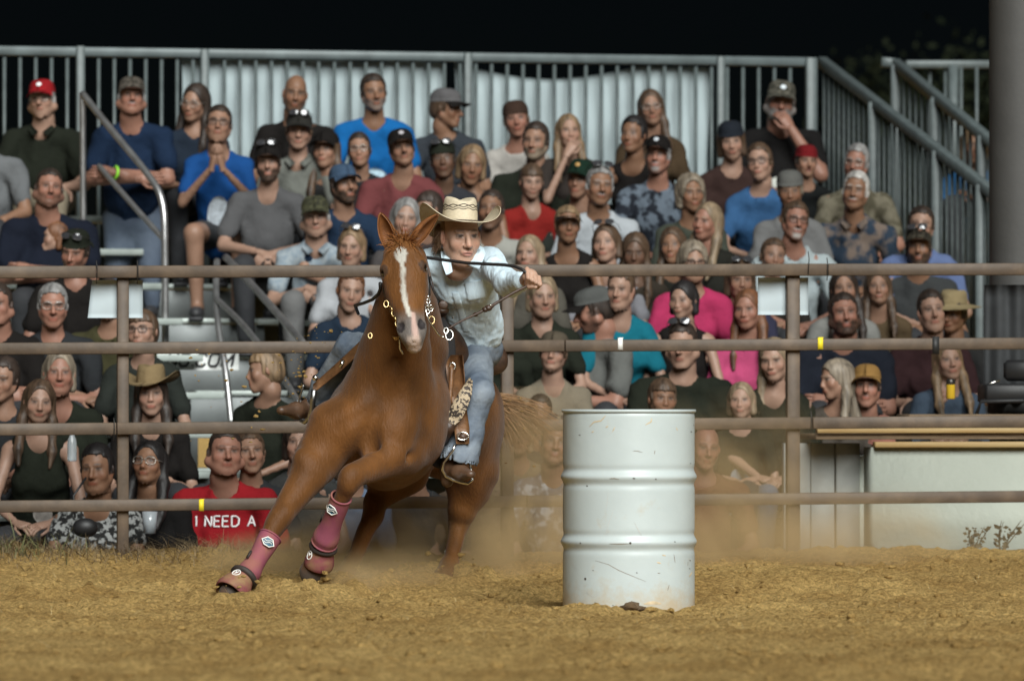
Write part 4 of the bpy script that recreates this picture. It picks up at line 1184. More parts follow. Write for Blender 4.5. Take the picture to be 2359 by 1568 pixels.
chain([H(.105, .31, -.06), H(.098, .36, -.06), H(.090, .42, -.06)], m_silver, 'bit_chain', .0035, .022)
pts = [Z1(600, 1045, .72), Z1(615, 1120, .71), Z1(640, 1200, .70), Z1(690, 1270, .72), Z1(730, 1330, .74), Z1(770, 1350, .75), Z1(800, 1345, .75)]
b = MB(); b.tube(pts, .0045, 7); bpart(b, 'bit_shank', m_silver)
b = MB(); b.tube([H(-.058, .49, -.07), H(-.066, .53, -.09), H(-.07, .57, -.11), H(-.06, .59, -.13)], .0045, 7); bpart(b, 'bit_shank', m_silver)
for x, y, r, m in ((665, 1190, .013, m_gold), (830, 1330, .017, m_silver), (800, 1290, .010, m_silver), (90, 1335, .009, m_gold), (655, 1080, .011, m_silver), (240, 1040, .011, m_gold)):
    c = Z1(x, y, .74 if x > 300 else (.80 if x < 150 else .73)); b = MB()
    b.tube([c + np.array([r * math.cos(q), .3 * r * math.sin(q), 1.35 * r * math.sin(q)]) for q in np.linspace(0, 2 * math.pi, 14, endpoint=False)], .0028, 6, closed=True); bpart(b, 'bit_ring', m)
chain([Z1(305, 1350, .82), Z1(330, 1362, .80), Z1(362, 1355, .78)], m_gold, 'curb_chain', .003, .016)
chain([Z1(610, 1060, .71), Z1(650, 1050, .72), Z1(672, 1085, .73)], m_silver, 'curb_chain', .003, .016)
# reins
b = MB(); b.tube([Z1(480, 580, 1.12), Z1(620, 607, 1.10), Z1(800, 632, 1.05), Z1(1000, 658, 1.0), Z1(1200, 668, .95), Z1(1350, 676, .91), Z1(1440, 690, .885), Z1(1500, 713, .865), Z1(1550, 748, .85), Z1(1590, 800, .855)], .0075, 8); bpart(b, 'rein', m_black)
b = MB(); b.tube([Z1(775, 1300, .75), Z1(860, 1245, .76), Z1(960, 1190, .78), Z1(1070, 1140, .79), Z1(1200, 1075, .81), Z1(1320, 1000, .83), Z1(1430, 935, .845), Z1(1530, 885, .86), Z1(1610, 845, .87)], [.0045, .0045, .0045, .006, .007, .0065, .0065, .006, .0055], 8); bpart(b, 'rein', m_leather)
for x, y, r in ((1075, 1138, .011), (1165, 1092, .013), (1195, 1078, .015), (1225, 1060, .010)):
    b = MB(); b.ball(Z1(x, y, .80), (r * 1.2, r, r), None, 8, 6); bpart(b, 'rein_knot', m_leather)
b = MB(); b.ball(Z1(1215, 1052, .795), .006, None, 8, 6); bpart(b, 'rein_snap', m_silver)
b = MB(); b.tube([Z1(1590, 850, .86), Z1(1640, 845, .85), Z1(1655, 860, .85), Z1(1635, 885, .855)], .005, 6); bpart(b, 'rein_end', m_black)
b = MB(); b.tube([Z1(184, 845, .80), Z1(186, 900, .83), Z1(165, 950, .88), Z1(110, 1000, .98), Z1(30, 1032, 1.1), Z1(-50, 1055, 1.25), Z1(-20, 1130, 1.35)], .008, 8); bpart(b, 'rein', m_black)
b = MB(); b.tube([Z1(650, 785, .80), Z1(662, 850, .79), Z1(682, 915, .79), Z1(715, 975, .80), Z1(745, 1020, .80)], .0055, 7); bpart(b, 'hanging_strap', m_black)
b = MB(); b.ball(Z1(772, 1050, .80), (.024, .006, .020), rot(0, 0, .6), 10, 7); bpart(b, 'leather_popper', m_leather)
# ================================================================= arena fence
m_rail = mat('brown_painted_steel', (.080, .056, .038), .62, var=.18, vscale=9, bump=.0012, bscale=50, stretch=(1, 1, 1), col2=(.105, .073, .048), thr=(.45, .75))
fence = empty('arena_fence', (0, fy(0), .17), label='brown square-tube arena fence of four rails between the arena and the bleachers', cat='fence')
def fpart(b, name, m, par=None, smooth=False): return under(b.build(name, m, smooth=smooth), fence)
def FW(qx, qy, off=0.0):
    y = fy(0) + off
    for _ in range(4):
        p = W(qx, qy, y); y = fy(p[0]) + off
    return W(qx, qy, y)
RAILS = [(627, 620, 14.0), (803, 791, 13.6), (989, 970, 13.8), (1166, 1143, 13.5)]
JOINTS = [[-160, 222, 316, 1905, 2520], [-160, 1300, 2520], [-160, 268, 1870, 2520], [-160, 1212, 2520]]
for (yl, yr, hw), js in zip(RAILS, JOINTS):
    for a, c in zip(js[:-1], js[1:]):
        ya = yl + (yr - yl) * a / 2359; yc = yl + (yr - yl) * c / 2359
        p, q_ = FW(a + 1, ya, -.035), FW(c - 1, yc, -.035)
        b = MB(); b.beam(p, q_, .05, hw * 2 * PX(3.3), bev=.004); fpart(b, 'rail', m_rail)
for qx, w in ((283, 26), (1168, 28), (1826, 30), (2513, 28), (-152, 28)):
    top = FW(qx, 600, 0.0); top[2] = FW(qx, 632 - 6 * qx / 2359, 0)[2]; bot = top.copy(); bot[2] = -.15
    b = MB(); b.beam(bot, top, w * PX(3.3), .055, up=(-.16, 1, 0), bev=.004); fpart(b, 'post', m_rail)
m_tie = mat('dark_wire', (.02, .018, .016), .6)
for qx, qy in ((222, 628), (316, 628), (1862, 606), (1905, 621), (262, 990), (1868, 973)):
    p = FW(qx, qy, -.063); b = MB(); b.tube([p + np.array([0, 0, .06]), p + np.array([.004, -.004, .02]), p + np.array([0, -.002, -.055])], .0026, 5); fpart(b, 'wire_tie', m_tie)
def tape(qx, qy, w, h, col, name, lab):
    m = mat(name + str(qx), col, .6); p = FW(qx, qy, -.062); b = MB()
    b.box(p, (w * PX(3.3), .004, h * PX(3.3)), rot(math.atan(FSL))); b.box(p + np.array([0, .030, h * PX(3.3) / 2 + .001]), (w * PX(3.3), .055, .003), rot(math.atan(FSL)))
    o = b.build(name, m, smooth=False); setp(o, lab, 'tape')
tape(1429, 792, 11, 27, (.75, .75, .72), 'rail_tape', 'white tape wrapped round the second fence rail above the drum')
tape(1890, 791, 12, 27, (.75, .60, .02), 'rail_tape', 'yellow tape wrapped round the second fence rail right of the post')
tape(464, 1163, 11, 26, (.75, .60, .02), 'rail_tape', 'yellow tape on the lowest fence rail below the red shirt')
tape(2156, 796, 16, 40, (.015, .015, .015), 'rail_strap', 'black strap hanging over the second fence rail near the straw hat')
m_paper = mat('white_paper', (.37, .43, .455), .7, bump=.0015, bscale=9)
def paper(x0, x1, y0, y1, skew, lab):
    b = MB(); P = np.zeros((13, 9, 3))
    for i in range(13):
        for j in range(9):
            u, v = i / 12, j / 8
            p = FW(x0 + (x1 - x0) * u - skew * v * (1 - u), y0 + (y1 - y0) * v, .030 + .004 * math.sin(u * 9) + .010 * abs(u - .45) * v + .004 * math.sin(v * 5 + u * 3))
            P[i, j] = p
    b.sheet(P, .0012); o = b.build('paper_sheet', m_paper, smooth=False); setp(o, lab, 'paper', 'paper sheets on the fence')
paper(212, 329, 645, 732, 10, 'crumpled white paper sheet behind the fence post on the aisle side')
paper(1746, 1862, 639, 725, 0, 'smooth white paper sheet behind the fence post near the bearded man')

# ================================================================= bleachers
SR = 0.23                                        # rows run away to the right
NR = 11
RZ = [-.09 + .214 * r for r in range(NR)]
def RY(r, x): return 4.25 + .56 * r + SR * x
RDIR = nrm((1, SR, 0)); RYAW = math.atan(SR)
def RW(qx, qy, r, off=0.0):
    y = RY(r, 0) + off
    for _ in range(5):
        p = W(qx, qy, y); y = RY(r, p[0]) + off
    return W(qx, qy, y)
m_alu = mat('worn_aluminium_plank', (.37, .415, .39), .42, .2, var=.12, vscale=12, bump=.0008, bscale=80)
m_alud = mat('grey_riser_metal', (.15, .165, .165), .5, .2, var=.15, vscale=6)
m_galv = mat('galvanised_steel', (.075, .093, .094), .5, .1, var=.18, vscale=18, bump=.0006, bscale=60)
stand = empty('bleachers', (0, 7, 0), label='aluminium bleacher seating of eleven rows full of spectators', cat='bleachers')
def bl(b, name, m, smooth=False): return under(b.build(name, m, smooth=smooth), stand)
def aisle(y): return -2.09 - .28 * (y - 8.3)    # left edge of the stair aisle
AW = .72
XR = lambda r: 2.25 + .10 * (10 - r) * .5
def xcross(r, off, right):                      # where row r meets the aisle edge
    x = -1.8
    for _ in range(8): x = aisle(RY(r, x) + off) + (AW if right else 0)
    return x
def plank(r, off, z, w, h, x0, x1, name, m):
    a = np.array([x0, RY(r, x0) + off, z]); c = np.array([x1, RY(r, x1) + off, z])
    b = MB(); b.beam(a, c, w, h, bev=.004); bl(b, name, m)
for r in range(NR):
    for x0, x1 in ((-4.6, xcross(r, 0, False)), (xcross(r, 0, True), XR(r))):
        plank(r, .02, RZ[r] - .022, .26, .038, x0, x1, 'seat_plank', m_alu)
        plank(r, -.33, RZ[r] - .44, .40, .036, x0, x1, 'foot_plank', m_alu)
        plank(r, -.115, RZ[r] - .55, .012, .18, x0, x1, 'riser', m_alud)
    x0, x1 = xcross(r, -.33, False) + .006, xcross(r, -.33, True) - .006
    plank(r, -.33, RZ[r] - .435, .30, .03, x0, x1, 'aisle_tread', m_alu)
    plank(r, -.47, RZ[r] - .435 - .125, .01, .205, x0, x1, 'aisle_riser', m_alud)
    b = MB(); a = np.array([(x0 + x1) / 2 - .1, RY(r, (x0 + x1) / 2) - .476, RZ[r] - .56])
    b.box(a, (.022, .006, .19), rot(RYAW)); bl(b, 'aisle_bracket', mat('black_bracket', (.02, .02, .02), .6))
# understructure legs
for x in (-3.4, -2.6, -1.0, .1, 1.2, 2.1):
    for r in (2, 5, 8, 10):
        b = MB(); y = RY(r, x); b.beam((x, y, -.65), (x, y, RZ[r] - .05), .05, .05); bl(b, 'frame_leg', m_galv)

# words on the riser: a white banner with black slanted letters
FONT = {'N': ['l', [(0, 0), (0, 1), (.7, 0), (.7, 1)]], 'G': ['l', [(.7, .8), (.55, 1), (.15, 1), (0, .8), (0, .2), (.15, 0), (.55, 0), (.7, .2), (.7, .48), (.4, .48)]],
        '.': ['l', [(.1, 0), (.1, .1)]], 'C': ['l', [(.7, .8), (.55, 1), (.15, 1), (0, .8), (0, .2), (.15, 0), (.55, 0), (.7, .2)]],
        'O': ['l', [(.15, 0), (0, .2), (0, .8), (.15, 1), (.6, 1), (.75, .8), (.75, .2), (.6, 0), (.15, 0)]], 'M': ['l', [(0, 0), (0, 1), (.42, .3), (.84, 1), (.84, 0)]],
        'I': ['l', [(.1, 0), (.1, 1)]], 'E': ['m', [(.6, 1), (0, 1), (0, 0), (.6, 0)], [(0, .52), (.5, .52)]], 'D': ['l', [(0, 0), (0, 1), (.4, 1), (.65, .75), (.65, .25), (.4, 0), (0, 0)]], 'A': ['m', [(0, 0), (.36, 1), (.72, 0)], [(.13, .33), (.59, .33)]]}
ADV = {'N': .98, 'G': .98, '.': .38, 'C': .98, 'O': 1.04, 'M': 1.1, 'I': .5, 'E': .86, 'D': .92, 'A': .95, ' ': .55}
def lettering(text, place, hgt, thick, slant=0.0):
    """one mesh per letter: list of MBs; place(u, v) -> world/local point, u along in metres, v up in metres"""
    out = []; u = 0
    for ch in text:
        if ch != ' ':
            b = MB()
            for st in FONT[ch][1:]:
                pts = []
                for (p, q_) in zip(st[:-1], st[1:]):
                    for t in np.linspace(0, 1, 5)[: -1 if (p, q_) != (st[-2], st[-1]) else None]: pts.append((p[0] + (q_[0] - p[0]) * t, p[1] + (q_[1] - p[1]) * t))
                b.tube([place(u + (x + slant * z) * hgt, z * hgt) for x, z in pts], thick, 5)
            out.append((ch, b))
        u += ADV[ch] * hgt
    return out
m_ink = mat('black_ink', (.012, .012, .014), .7)
m_vinyl = mat('white_vinyl', (.70, .72, .70), .6)
b = MB(); P = np.zeros((9, 4, 3))
for i in range(9):
    for j in range(4): P[i, j] = RW(300 + 250 * i / 8, 806 + 46 * j / 3, 7, -.52)
b.sheet(P, .004); sign = b.build('riser_banner', m_vinyl); setp(sign, 'white vinyl banner with black slanted letters on the aisle riser', 'banner sign')
o0 = RW(384, 843, 7, -.526); sx_ = nrm(RW(484, 843, 7, -.526) - o0)
for ch, b in lettering('NG.COM', lambda u, v: o0 + sx_ * u + np.array([0, 0, v]), .072, .0075, .25): b.build('letter', m_ink, sign)

# ------------------------------------------------------------ back guard rail with balusters
BYO = 10.25
def BWp(qx, qy, off=0.0):
    y = BYO + off
    for _ in range(5):
        p = W(qx, qy, y); y = BYO + off + SR * p[0]
    return W(qx, qy, y)
m_toprail = mat('weathered_aluminium_rail', (.095, .118, .122), .5, .1, var=.25, vscale=8)
guard = empty('guard_rail', (0, BYO, 1.6), label='galvanised guard railing with thin upright bars along the back of the bleachers', cat='railing')
def gp(b, name, m=m_galv, smooth=False, root=None): return under(b.build(name, m, smooth=smooth), root or guard)
ZR, ZB = 3.095, 1.72
def bx(qx): p = BWp(qx, 120); return p[0], p[1]
b = MB(); x0, y0 = bx(-120); x1, y1 = bx(1868)
b.beam((x0, y0, ZR - .028), (x1, y1, ZR - .028), .06, .056, bev=.005); gp(b, 'top_rail', m_toprail)
b = MB(); b.beam((x0, y0, ZB), (x1, y1, ZB), .05, .05, bev=.005); gp(b, 'bottom_rail')
bal = MB(); bal.beam((0, 0, ZB + .027), (0, 0, ZR - .057), .019, .019); bal_me = bal.mesh('baluster', m_galv, False)
for qx in list(np.arange(10, 1840, 36.2)):
    if min(abs(qx - p) for p in (186, 472, 1078, 1660, 1868)) < 10: continue
    x, y = bx(qx); o = link('baluster', bal_me, guard); o.matrix_parent_inverse = Matrix.Translation(-Vector(guard.location)); o.location = (x, y, 0); o.rotation_euler = (0, 0, RYAW)
for qx, w in ((186, .050), (472, .050), (1078, .05), (1660, .05), (1868, .07)):
    x, y = bx(qx); b = MB(); b.beam((x, y - .032, .9), (x, y - .032, ZR + .005 if qx == 186 else ZR - .002), w, .05, up=(-.22, 1, 0), bev=.004); gp(b, 'post')
# white banners hung behind the bars
m_sheet = mat('white_tarpaulin', (.325, .385, .40), .95, var=.06, vscale=3, bump=.004, bscale=5, spec=.08)
def hang(q0, q1, topf, qbot, lab):
    n, m = 70, 26; P = np.zeros((n, m, 3))
    for i in range(n):
        u = i / (n - 1); qx = q0 + (q1 - q0) * u; qt = topf(u)
        for j in range(m):
            v = j / (m - 1)
            P[i, j] = BWp(qx + 3 * math.sin(v * 7), qt + (qbot - qt) * v, .075 + .006 * math.sin(u * 29 + v * 1.5) * (.4 + .6 * v) + .004 * math.sin(u * 77 - v * 4) + .010 * math.sin(u * 13 + 9 * v))
    b = MB(); b.sheet(P, .003); o = b.build('tarpaulin_banner', m_sheet); setp(o, lab, 'banner', 'white banners on the back railing'); return o
hang(417, 1021, lambda u: 135 + 8 * u + 3 * math.sin(u * 20), 430, 'white tarpaulin banner hung flat behind the railing bars above the clapping woman')
t2 = hang(1046, 1632, lambda u: 150 - 14 * math.exp(-(u / .05) ** 2) + 30 * math.sin(math.pi * min(1, u * 1.35)) ** 1.2 * (u < .74) + 6 * u, 470, 'white tarpaulin banner with a sagging top edge behind the long-haired woman')
# tied-up dark hem along the sag
# ------------------------------------------------------------ stair railings at the right end
def stair_rail(p0, p1, drop, n, lab, posts, w=.06, p_up=None):
    root = empty('stair_railing', (p0[0], p0[1], 1.5), label=lab, cat='railing')
    if p_up is not None:
        b = MB(); b.beam(p_up, p0, w, .06, bev=.005); gp(b, 'top_rail', root=root)
    b = MB(); b.beam(p0, p1, w, .065, bev=.005); gp(b, 'hand_rail', root=root)
    b = MB(); b.beam(p0 - np.array([0, 0, drop]), p1 - np.array([0, 0, drop]), .05, .05, bev=.005); gp(b, 'bottom_rail', root=root)
    bb = MB(); bb.beam((0, 0, -drop + .02), (0, 0, -.03), .019, .019); me = bb.mesh('baluster', m_galv, False)
    for i in range(n):
        t = (i + .5) / n; p = p0 + (p1 - p0) * t
        o = link('baluster', me, root); o.matrix_parent_inverse = Matrix.Translation(-Vector(root.location)); o.location = p
    for t, ext in posts:
        p = p0 + (p1 - p0) * t + np.array([.0, -.03, 0]); b = MB(); b.beam(p - np.array([0, 0, drop + ext]), p + np.array([0, 0, -.01]), .06, .06, up=(0, 1, 0), bev=.004); gp(b, 'post', root=root)
    return root
a0 = BWp(1893, 142); a1 = W(2300, 455, 8.55)
stair_rail(a0, a1, 1.18, 34, 'grey stair railing sloping down from the back guard rail past the camo-cap man', ((.30, .5), (.66, 1.2), (.9, 1.2)))
c0 = W(2062, 146, 11.2); c1 = W(2330, 366, 9.6)
stair_rail(c0, c1, 1.15, 19, 'grey outer stair railing sloping down in front of the blue-shirted person', ((.0, .9), (.35, .8), (.75, 1.0)), p_up=W(2030, 143, 11.2))
b = MB(); root = empty('landing_railing', (3, 11.8, 2), label='short level railing of the stair landing beside the brown column', cat='railing')
p0, p1 = W(2085, 149, 11.9), W(2400, 149, 12.2)
b.beam(p0, p1, .06, .05, bev=.004); gp(b, 'top_rail', root=root)
bb = MB(); bb.beam((0, 0, -1.0), (0, 0, -.02), .019, .019); me = bb.mesh('baluster', m_galv, False)
for qx in (2142, 2178, 2214, 2250, 2286, 2322):
    o = link('baluster', me, root); o.matrix_parent_inverse = Matrix.Translation(-Vector(root.location)); o.location = W(qx, 149, 12.0)
b = MB(); p = W(2196, 149, 11.98); b.beam(p - np.array([0, 0, 1.1]), p, .06, .05, up=(0, 1, 0)); gp(b, 'post', root=root)

# ------------------------------------------------------------ aisle hand rails (bent pipe)
m_pipe = mat('brushed_pipe', (.36, .36, .36), .32, .8, var=.2, vscale=14)
def pipe(pts, r, name, root):
    P = [np.asarray(p) for p in pts]
    for _ in range(2):                            # round the corners
        Q2 = [P[0]]
        for a, c in zip(P[:-1], P[1:]): Q2 += [a * .75 + c * .25, a * .25 + c * .75]
        P = Q2 + [P[-1]]
    b = MB(); b.tube(P, r, 10); return under(b.build(name, m_pipe), root)
hr1 = empty('aisle_handrail', W(380, 785, 7.9), label='bent pipe handrail on the aisle beside the man with folded arms', cat='handrail')
pipe([W(190, 216, 8.55), W(250, 292, 8.30), W(345, 405, 7.98), W(377, 460, 7.88), W(380, 560, 7.85), W(381, 800, 7.85)], .021, 'top_pipe', hr1)
pipe([W(228, 382, 8.40), W(300, 466, 8.1), W(378, 552, 7.86)], .017, 'lower_pipe', hr1)
pipe([W(190, 214, 8.55), W(192, 560, 8.55)], .019, 'upright_pipe', hr1)
hr2 = empty('aisle_handrail', W(528, 960, 7.0), label='lower bent pipe handrail on the aisle steps behind the dark haired boy', cat='handrail')
pipe([W(500, 600, 7.6), W(497, 660, 7.4), W(500, 740, 7.2), W(520, 850, 7.0), W(533, 975, 6.9)], .019, 'upright_pipe', hr2)
pipe([W(520, 592, 7.6), W(605, 682, 6.9), W(702, 795, 6.1)], .021, 'top_pipe', hr2)
pipe([W(500, 690, 7.3), W(560, 745, 6.9), W(640, 850, 6.2), W(690, 930, 5.8)], .017, 'lower_pipe', hr2)

# ================================================================= column, white wall, ledge
m_col = mat('grey_brown_column', (.047, .046, .044), .65, var=.10, vscale=5, bump=.001, bscale=40)
colr = empty('column', W(2350, 900, 5.0) * np.array([1, 1, 0]), label='thick grey brown column at the end of the bleachers', cat='column')
b = MB(); c = W(2347, 600, 5.0); rr = 68 * PX(5.0)
b.lathe([(rr, -.6), (rr, 7.5)], 40, (c[0], c[1], 0)); under(b.build('shaft', m_col), colr)
b = MB(); b.lathe([(rr, .86), (rr + .012, .87), (rr + .012, .95), (rr, .96)], 40, (c[0], c[1], 0)); under(b.build('collar', m_col), colr)
m_drape = mat('black_drape', (.028, .03, .032), .85, var=.2, vscale=10)
b = MB(); P = np.zeros((60, 10, 3))
for i in range(60):
    u = i / 59; xx = c[0] - .20 + .75 * u
    for j in range(10):
        v = j / 9; P[i, j] = (xx, c[1] - .18 + .022 * math.sin(u * 46) + .01 * math.sin(u * 19 + v * 3), 1.54 - .62 * v)
b.sheet(P, .004); o = b.build('drape', m_drape); setp(o, 'dark pleated cloth hanging at the foot of the grey brown column', 'drape')

m_conc = mat('whitewashed_concrete', (.40, .43, .375), .8, var=.06, vscale=3, bump=.003, bscale=30)
m_pine = mat('fresh_pine', (.40, .29, .13), .6, col2=(.32, .20, .075), vscale=2.2, stretch=(.5, 6, 14), bump=.0008, bscale=60)
m_old = mat('weathered_board', (.18, .125, .075), .75, var=.3, vscale=9, stretch=(.6, 4, 8), bump=.002, bscale=40)
wall = empty('white_wall', W(2200, 1270, 4.05), label='low whitewashed concrete wall with a fresh pine board along its top', cat='wall')
def wp(b, name, m): return under(b.build(name, m, smooth=False), wall)
e0 = W(2014, 1270, 4.02); zt = W(2014, 1030, 4.02)[2]; e1 = np.array([4.2, 4.02 + .165 * (4.2 - e0[0]), 0])
ln = nrm((e1 - e0) * np.array([1, 1, 0])); bk = np.array([-ln[1], ln[0], 0])
def wall_pt(u, d, z): return np.array([e0[0], e0[1], 0]) + ln * u + bk * d + np.array([0, 0, z])
Lw = np.linalg.norm((e1 - e0)[:2])
b = MB(); b.beam(wall_pt(0, .12, (zt - .2) / 2 - .0), wall_pt(Lw, .12, (zt - .2) / 2), .24, zt + .2); wp(b, 'front_wall', m_conc)
b = MB(); b.beam(wall_pt(-.004, -.012, zt + .014), wall_pt(Lw, -.012, zt + .014), .06, .030, bev=.003); wp(b, 'top_board', m_pine)
b = MB(); b.beam(wall_pt(-.3, .27, zt + .055), wall_pt(Lw, .27, zt + .055), .50, .03, bev=.003); wp(b, 'shelf_board', m_old)
b = MB(); b.beam(wall_pt(-.3, .012, zt + .086), wall_pt(Lw, .012, zt + .086), .05, .026, bev=.003); wp(b, 'edge_board', m_pine)
# return side running back from the corner
p0, p1 = wall_pt(.10, .243, 0), wall_pt(-.06, 1.5, 0)
b = MB(); b.beam(p0 + np.array([0, 0, (zt - .25) / 2]), p1 + np.array([0, 0, (zt - .25) / 2]), .20, zt + .15); wp(b, 'side_wall', m_conc)
for u, d, w in ((-.075, .30, .125), (-.205, .32, .125), (-.345, .30, .14)):  # grey boards stand in for shade bands on the white side wall
    b = MB(); p = wall_pt(u, d, 0); b.beam(p + np.array([0, 0, -.3]), p + np.array([0, 0, zt + .02]), w, .06, up=bk, bev=.004); wp(b, 'shade_board', mat('side_shade_grey', (.25, .26, .245), .7, var=.15, vscale=8))
# things on the ledge
zl = zt + .072
b = MB(); b.beam(wall_pt(.22, .30, zl + .05), wall_pt(Lw, .30, zl + .05), .30, .095, bev=.005); o = b.build('timber_beam', m_old, smooth=False); setp(o, 'weathered timber lying on the ledge behind the fence under the yellow drink', 'timber')
m_drink = mat('amber_drink', (.62, .40, .03), .15, spec=.6, coat=.6); m_can = mat('dark_can_top', (.06, .055, .05), .3, .6)
pc = wall_pt(.0, 0, 0); pc = W(2190, 919, 4.18)
cup = empty('drink_can', pc, label='yellow drink can standing on the timber ledge right of the tan cap', cat='can')
b = MB(); b.lathe([(.001, .0), (.020, .0), (.0235, .006), (.0235, .085), (.022, .09)], 20); b.build('can_body', m_drink, cup)
b = MB(); b.lathe([(.0235, .075), (.0238, .08), (.0238, .092), (.020, .102), (.018, .104), (.001, .102)], 20); b.build('can_top', m_can, cup)
m_gear = mat('black_gear', (.014, .014, .015), .5)
g = empty('equipment_case', W(2310, 915, 4.45), label='black equipment with a handle piled on the ledge below the column', cat='equipment')
c = np.array(g.location)
b = MB(); b.box(c + np.array([.10, .05, .02]), (.42, .25, .10), rot(.1), .012); under(b.build('case', m_gear), g)
b = MB(); b.box(c + np.array([.14, .05, .14]), (.26, .2, .11), rot(-.1), .02); under(b.build('bag', m_gear), g)
b = MB(); b.tube([c + np.array([-.10, -.06, -.03]), c + np.array([-.08, -.07, .07]), c + np.array([-.02, -.07, .09])], .006, 6); under(b.build('handle', m_silver), g)
b = MB(); b.tube([c + np.array([-.15, -.08, -.11]), c + np.array([-.12, -.09, -.02]), c + np.array([.25, -.09, -.015])], .012, 6); under(b.build('rail', m_gear), g)

# ================================================================= weeds and dry grass
m_dry = mat('dry_grass', (.24, .17, .085), .85, col2=(.12, .085, .045), vscale=9)
m_weed = mat('green_weed', (.10, .12, .045), .7, col2=(.16, .15, .06), vscale=12)
def blades(n, place, L0, L1, w, m, name, lab, seed, lean=.8):
    R = np.random.RandomState(seed); V = []; Q = []
    for i in range(n):
        p = place(R); a = R.uniform(0, 6.283); L_ = R.uniform(L0, L1); d = np.array([math.cos(a) * lean * R.rand(), math.sin(a) * lean * R.rand() * .6, 1.0]); s = np.array([math.sin(a), -math.cos(a), 0]) * w
        cv = R.uniform(.2, 1.0); o = len(V)
        for k in range(4):
            t = k / 3; q_ = p + d * L_ * t + np.array([math.cos(a), math.sin(a), -.9]) * cv * L_ * t * t * .6
            V += [q_ - s * (1 - t * .85), q_ + s * (1 - t * .85)]
        Q += [[o + 2 * k, o + 2 * k + 1, o + 2 * k + 3, o + 2 * k + 2] for k in range(3)]
    o = link(name, mesh_np(name, np.array(V), np.array(Q), mat=m)); setp(o, lab, kind='stuff'); return o
def pl1(R):
    x = -2.75 + 1.75 * R.rand() ** 1.4; y = fy(x) + R.normal(-.05, .22); 
    return np.array([x, y, float(ground_field(np.array(x), np.array(y))) - .005])
blades(2600, pl1, .03, .12, .0018, m_dry, 'dry_grass', 'tangled dry grass along the foot of the fence at the aisle side', 5, 2.8)
def pl2(R):
    x = -2.7 + .55 * abs(R.normal(0, .6)); y = fy(x) + R.normal(-.1, .12); return np.array([x, y, float(ground_field(np.array(x), np.array(y))) - .005])
blades(130, pl2, .05, .18, .003, m_weed, 'green_grass', 'green weeds growing at the left foot of the fence', 6, 1.1)
def pl3(R):
    x = R.uniform(-2.6, 2.6); y = R.uniform(-4, 3.0); return np.array([x, y, float(ground_field(np.array(x), np.array(y))) - .002])
blades(420, pl3, .015, .06, .0012, mat('straw_bits', (.5, .38, .18), .8), 'straw', 'short bits of straw lying in the dirt', 9, 2.2)
def weed(qx, qy, hgt, lab, seed, sp):
    R = np.random.RandomState(seed); base = W(qx, qy, 3.90); root = empty('weed_plant', base, label=lab, cat='plant', group='dry weeds at the foot of the white wall')
    m = mat('brown_weed', (.13, .095, .05), .8, col2=(.19, .15, .08), vscale=20)
    for k in range(5):
        a = (k - 2) * .28 + R.randn() * .12 + sp; pts = [np.array([0, 0, -.02])]
        for j in range(6): pts.append(pts[-1] + np.array([math.sin(a + .1 * j) * .9, R.randn() * .12, 1]) * hgt * R.uniform(.7, 1.1) / 6.5)
        b = MB(); b.tube(pts, [.004, .004, .0035, .003, .003, .002, .0015], 5); b.build('stem', m, root)
        lf = MB()
        for j in range(14):
            p = pts[min(6, 1 + j // 3)] + R.randn(3) * .01; aa = R.uniform(0, 6.28); d = np.array([math.cos(aa), math.sin(aa) * .5, R.uniform(-.3, .8)]) * R.uniform(.015, .035); s = np.cross(d, (0, 1, .2)) * .3
            lf.add([p, p + d * .5 + s, p + d, p + d * .5 - s], [[0, 1, 2, 3]])
        lf.build('leaves', m, root, smooth=False)['kind'] = 'stuff'
weed(2245, 1268, .17, 'bushy brown weed at the foot of the white wall', 3, -.15)
weed(2305, 1266, .19, 'leaning thin brown weed at the foot of the white wall', 4, .35)

# ================================================================= trees far behind in the dark
m_leaf = mat('night_foliage', (.009, .012, .007), 1.0, col2=(.014, .017, .010), vscale=1.5, spec=.0); m_bark = mat('tree_bark', (.06, .045, .03), .9, var=.3, vscale=6)  # leaf colour darkened to stand for night beyond the floodlights
def tree(x, y, zc, rx, rz, n, lab, seed):
    R = np.random.RandomState(seed); root = empty('tree', (x, y, -.6), label=lab, cat='tree')
    b = MB(); b.tube([(0, 0, 0), (.1, 0, zc * .5), (0, .1, zc), (.1, 0, zc + rz * .7)], [.28, .22, .16, .04], 8)
    for k in range(7):
        a = R.uniform(0, 6.28); h0 = zc * R.uniform(.5, 1.0); b.tube([(0, 0, h0), (math.cos(a) * rx * .4, math.sin(a) * rx * .4, h0 + rz * .35), (math.cos(a) * rx * .75, math.sin(a) * rx * .75, h0 + rz * .5)], [.10, .06, .02], 6)
    b.build('trunk', m_bark, root)
    cl = R.randn(26, 3); cl /= np.linalg.norm(cl, axis=1, keepdims=True); cl *= R.uniform(.35, .95, (26, 1)); cl = cl * [rx, rx, rz]
    c = cl[R.randint(0, 26, n)] + R.randn(n, 3) * [rx * .17, rx * .17, rz * .15] + [0, 0, zc + .6]
    d1 = R.randn(n, 3); d1 /= np.linalg.norm(d1, axis=1, keepdims=True); d2 = np.cross(d1, R.randn(n, 3)); d2 /= np.linalg.norm(d2, axis=1, keepdims=True)
    s = R.uniform(.03, .07, (n, 1)); V = np.stack([c - d1 * s, c + d2 * s * .6, c + d1 * s, c - d2 * s * .6], 1).reshape(-1, 3)
    link('crown', mesh_np('crown', V, np.arange(4 * n).reshape(n, 4), smooth=False, mat=m_leaf), root)
tp = W(2140, 60, 34); tree(tp[0], 34, tp[2] - 1.6, 1.15, 1.9, 10000, 'dim leafy tree in the darkness behind the stair railings', 3)
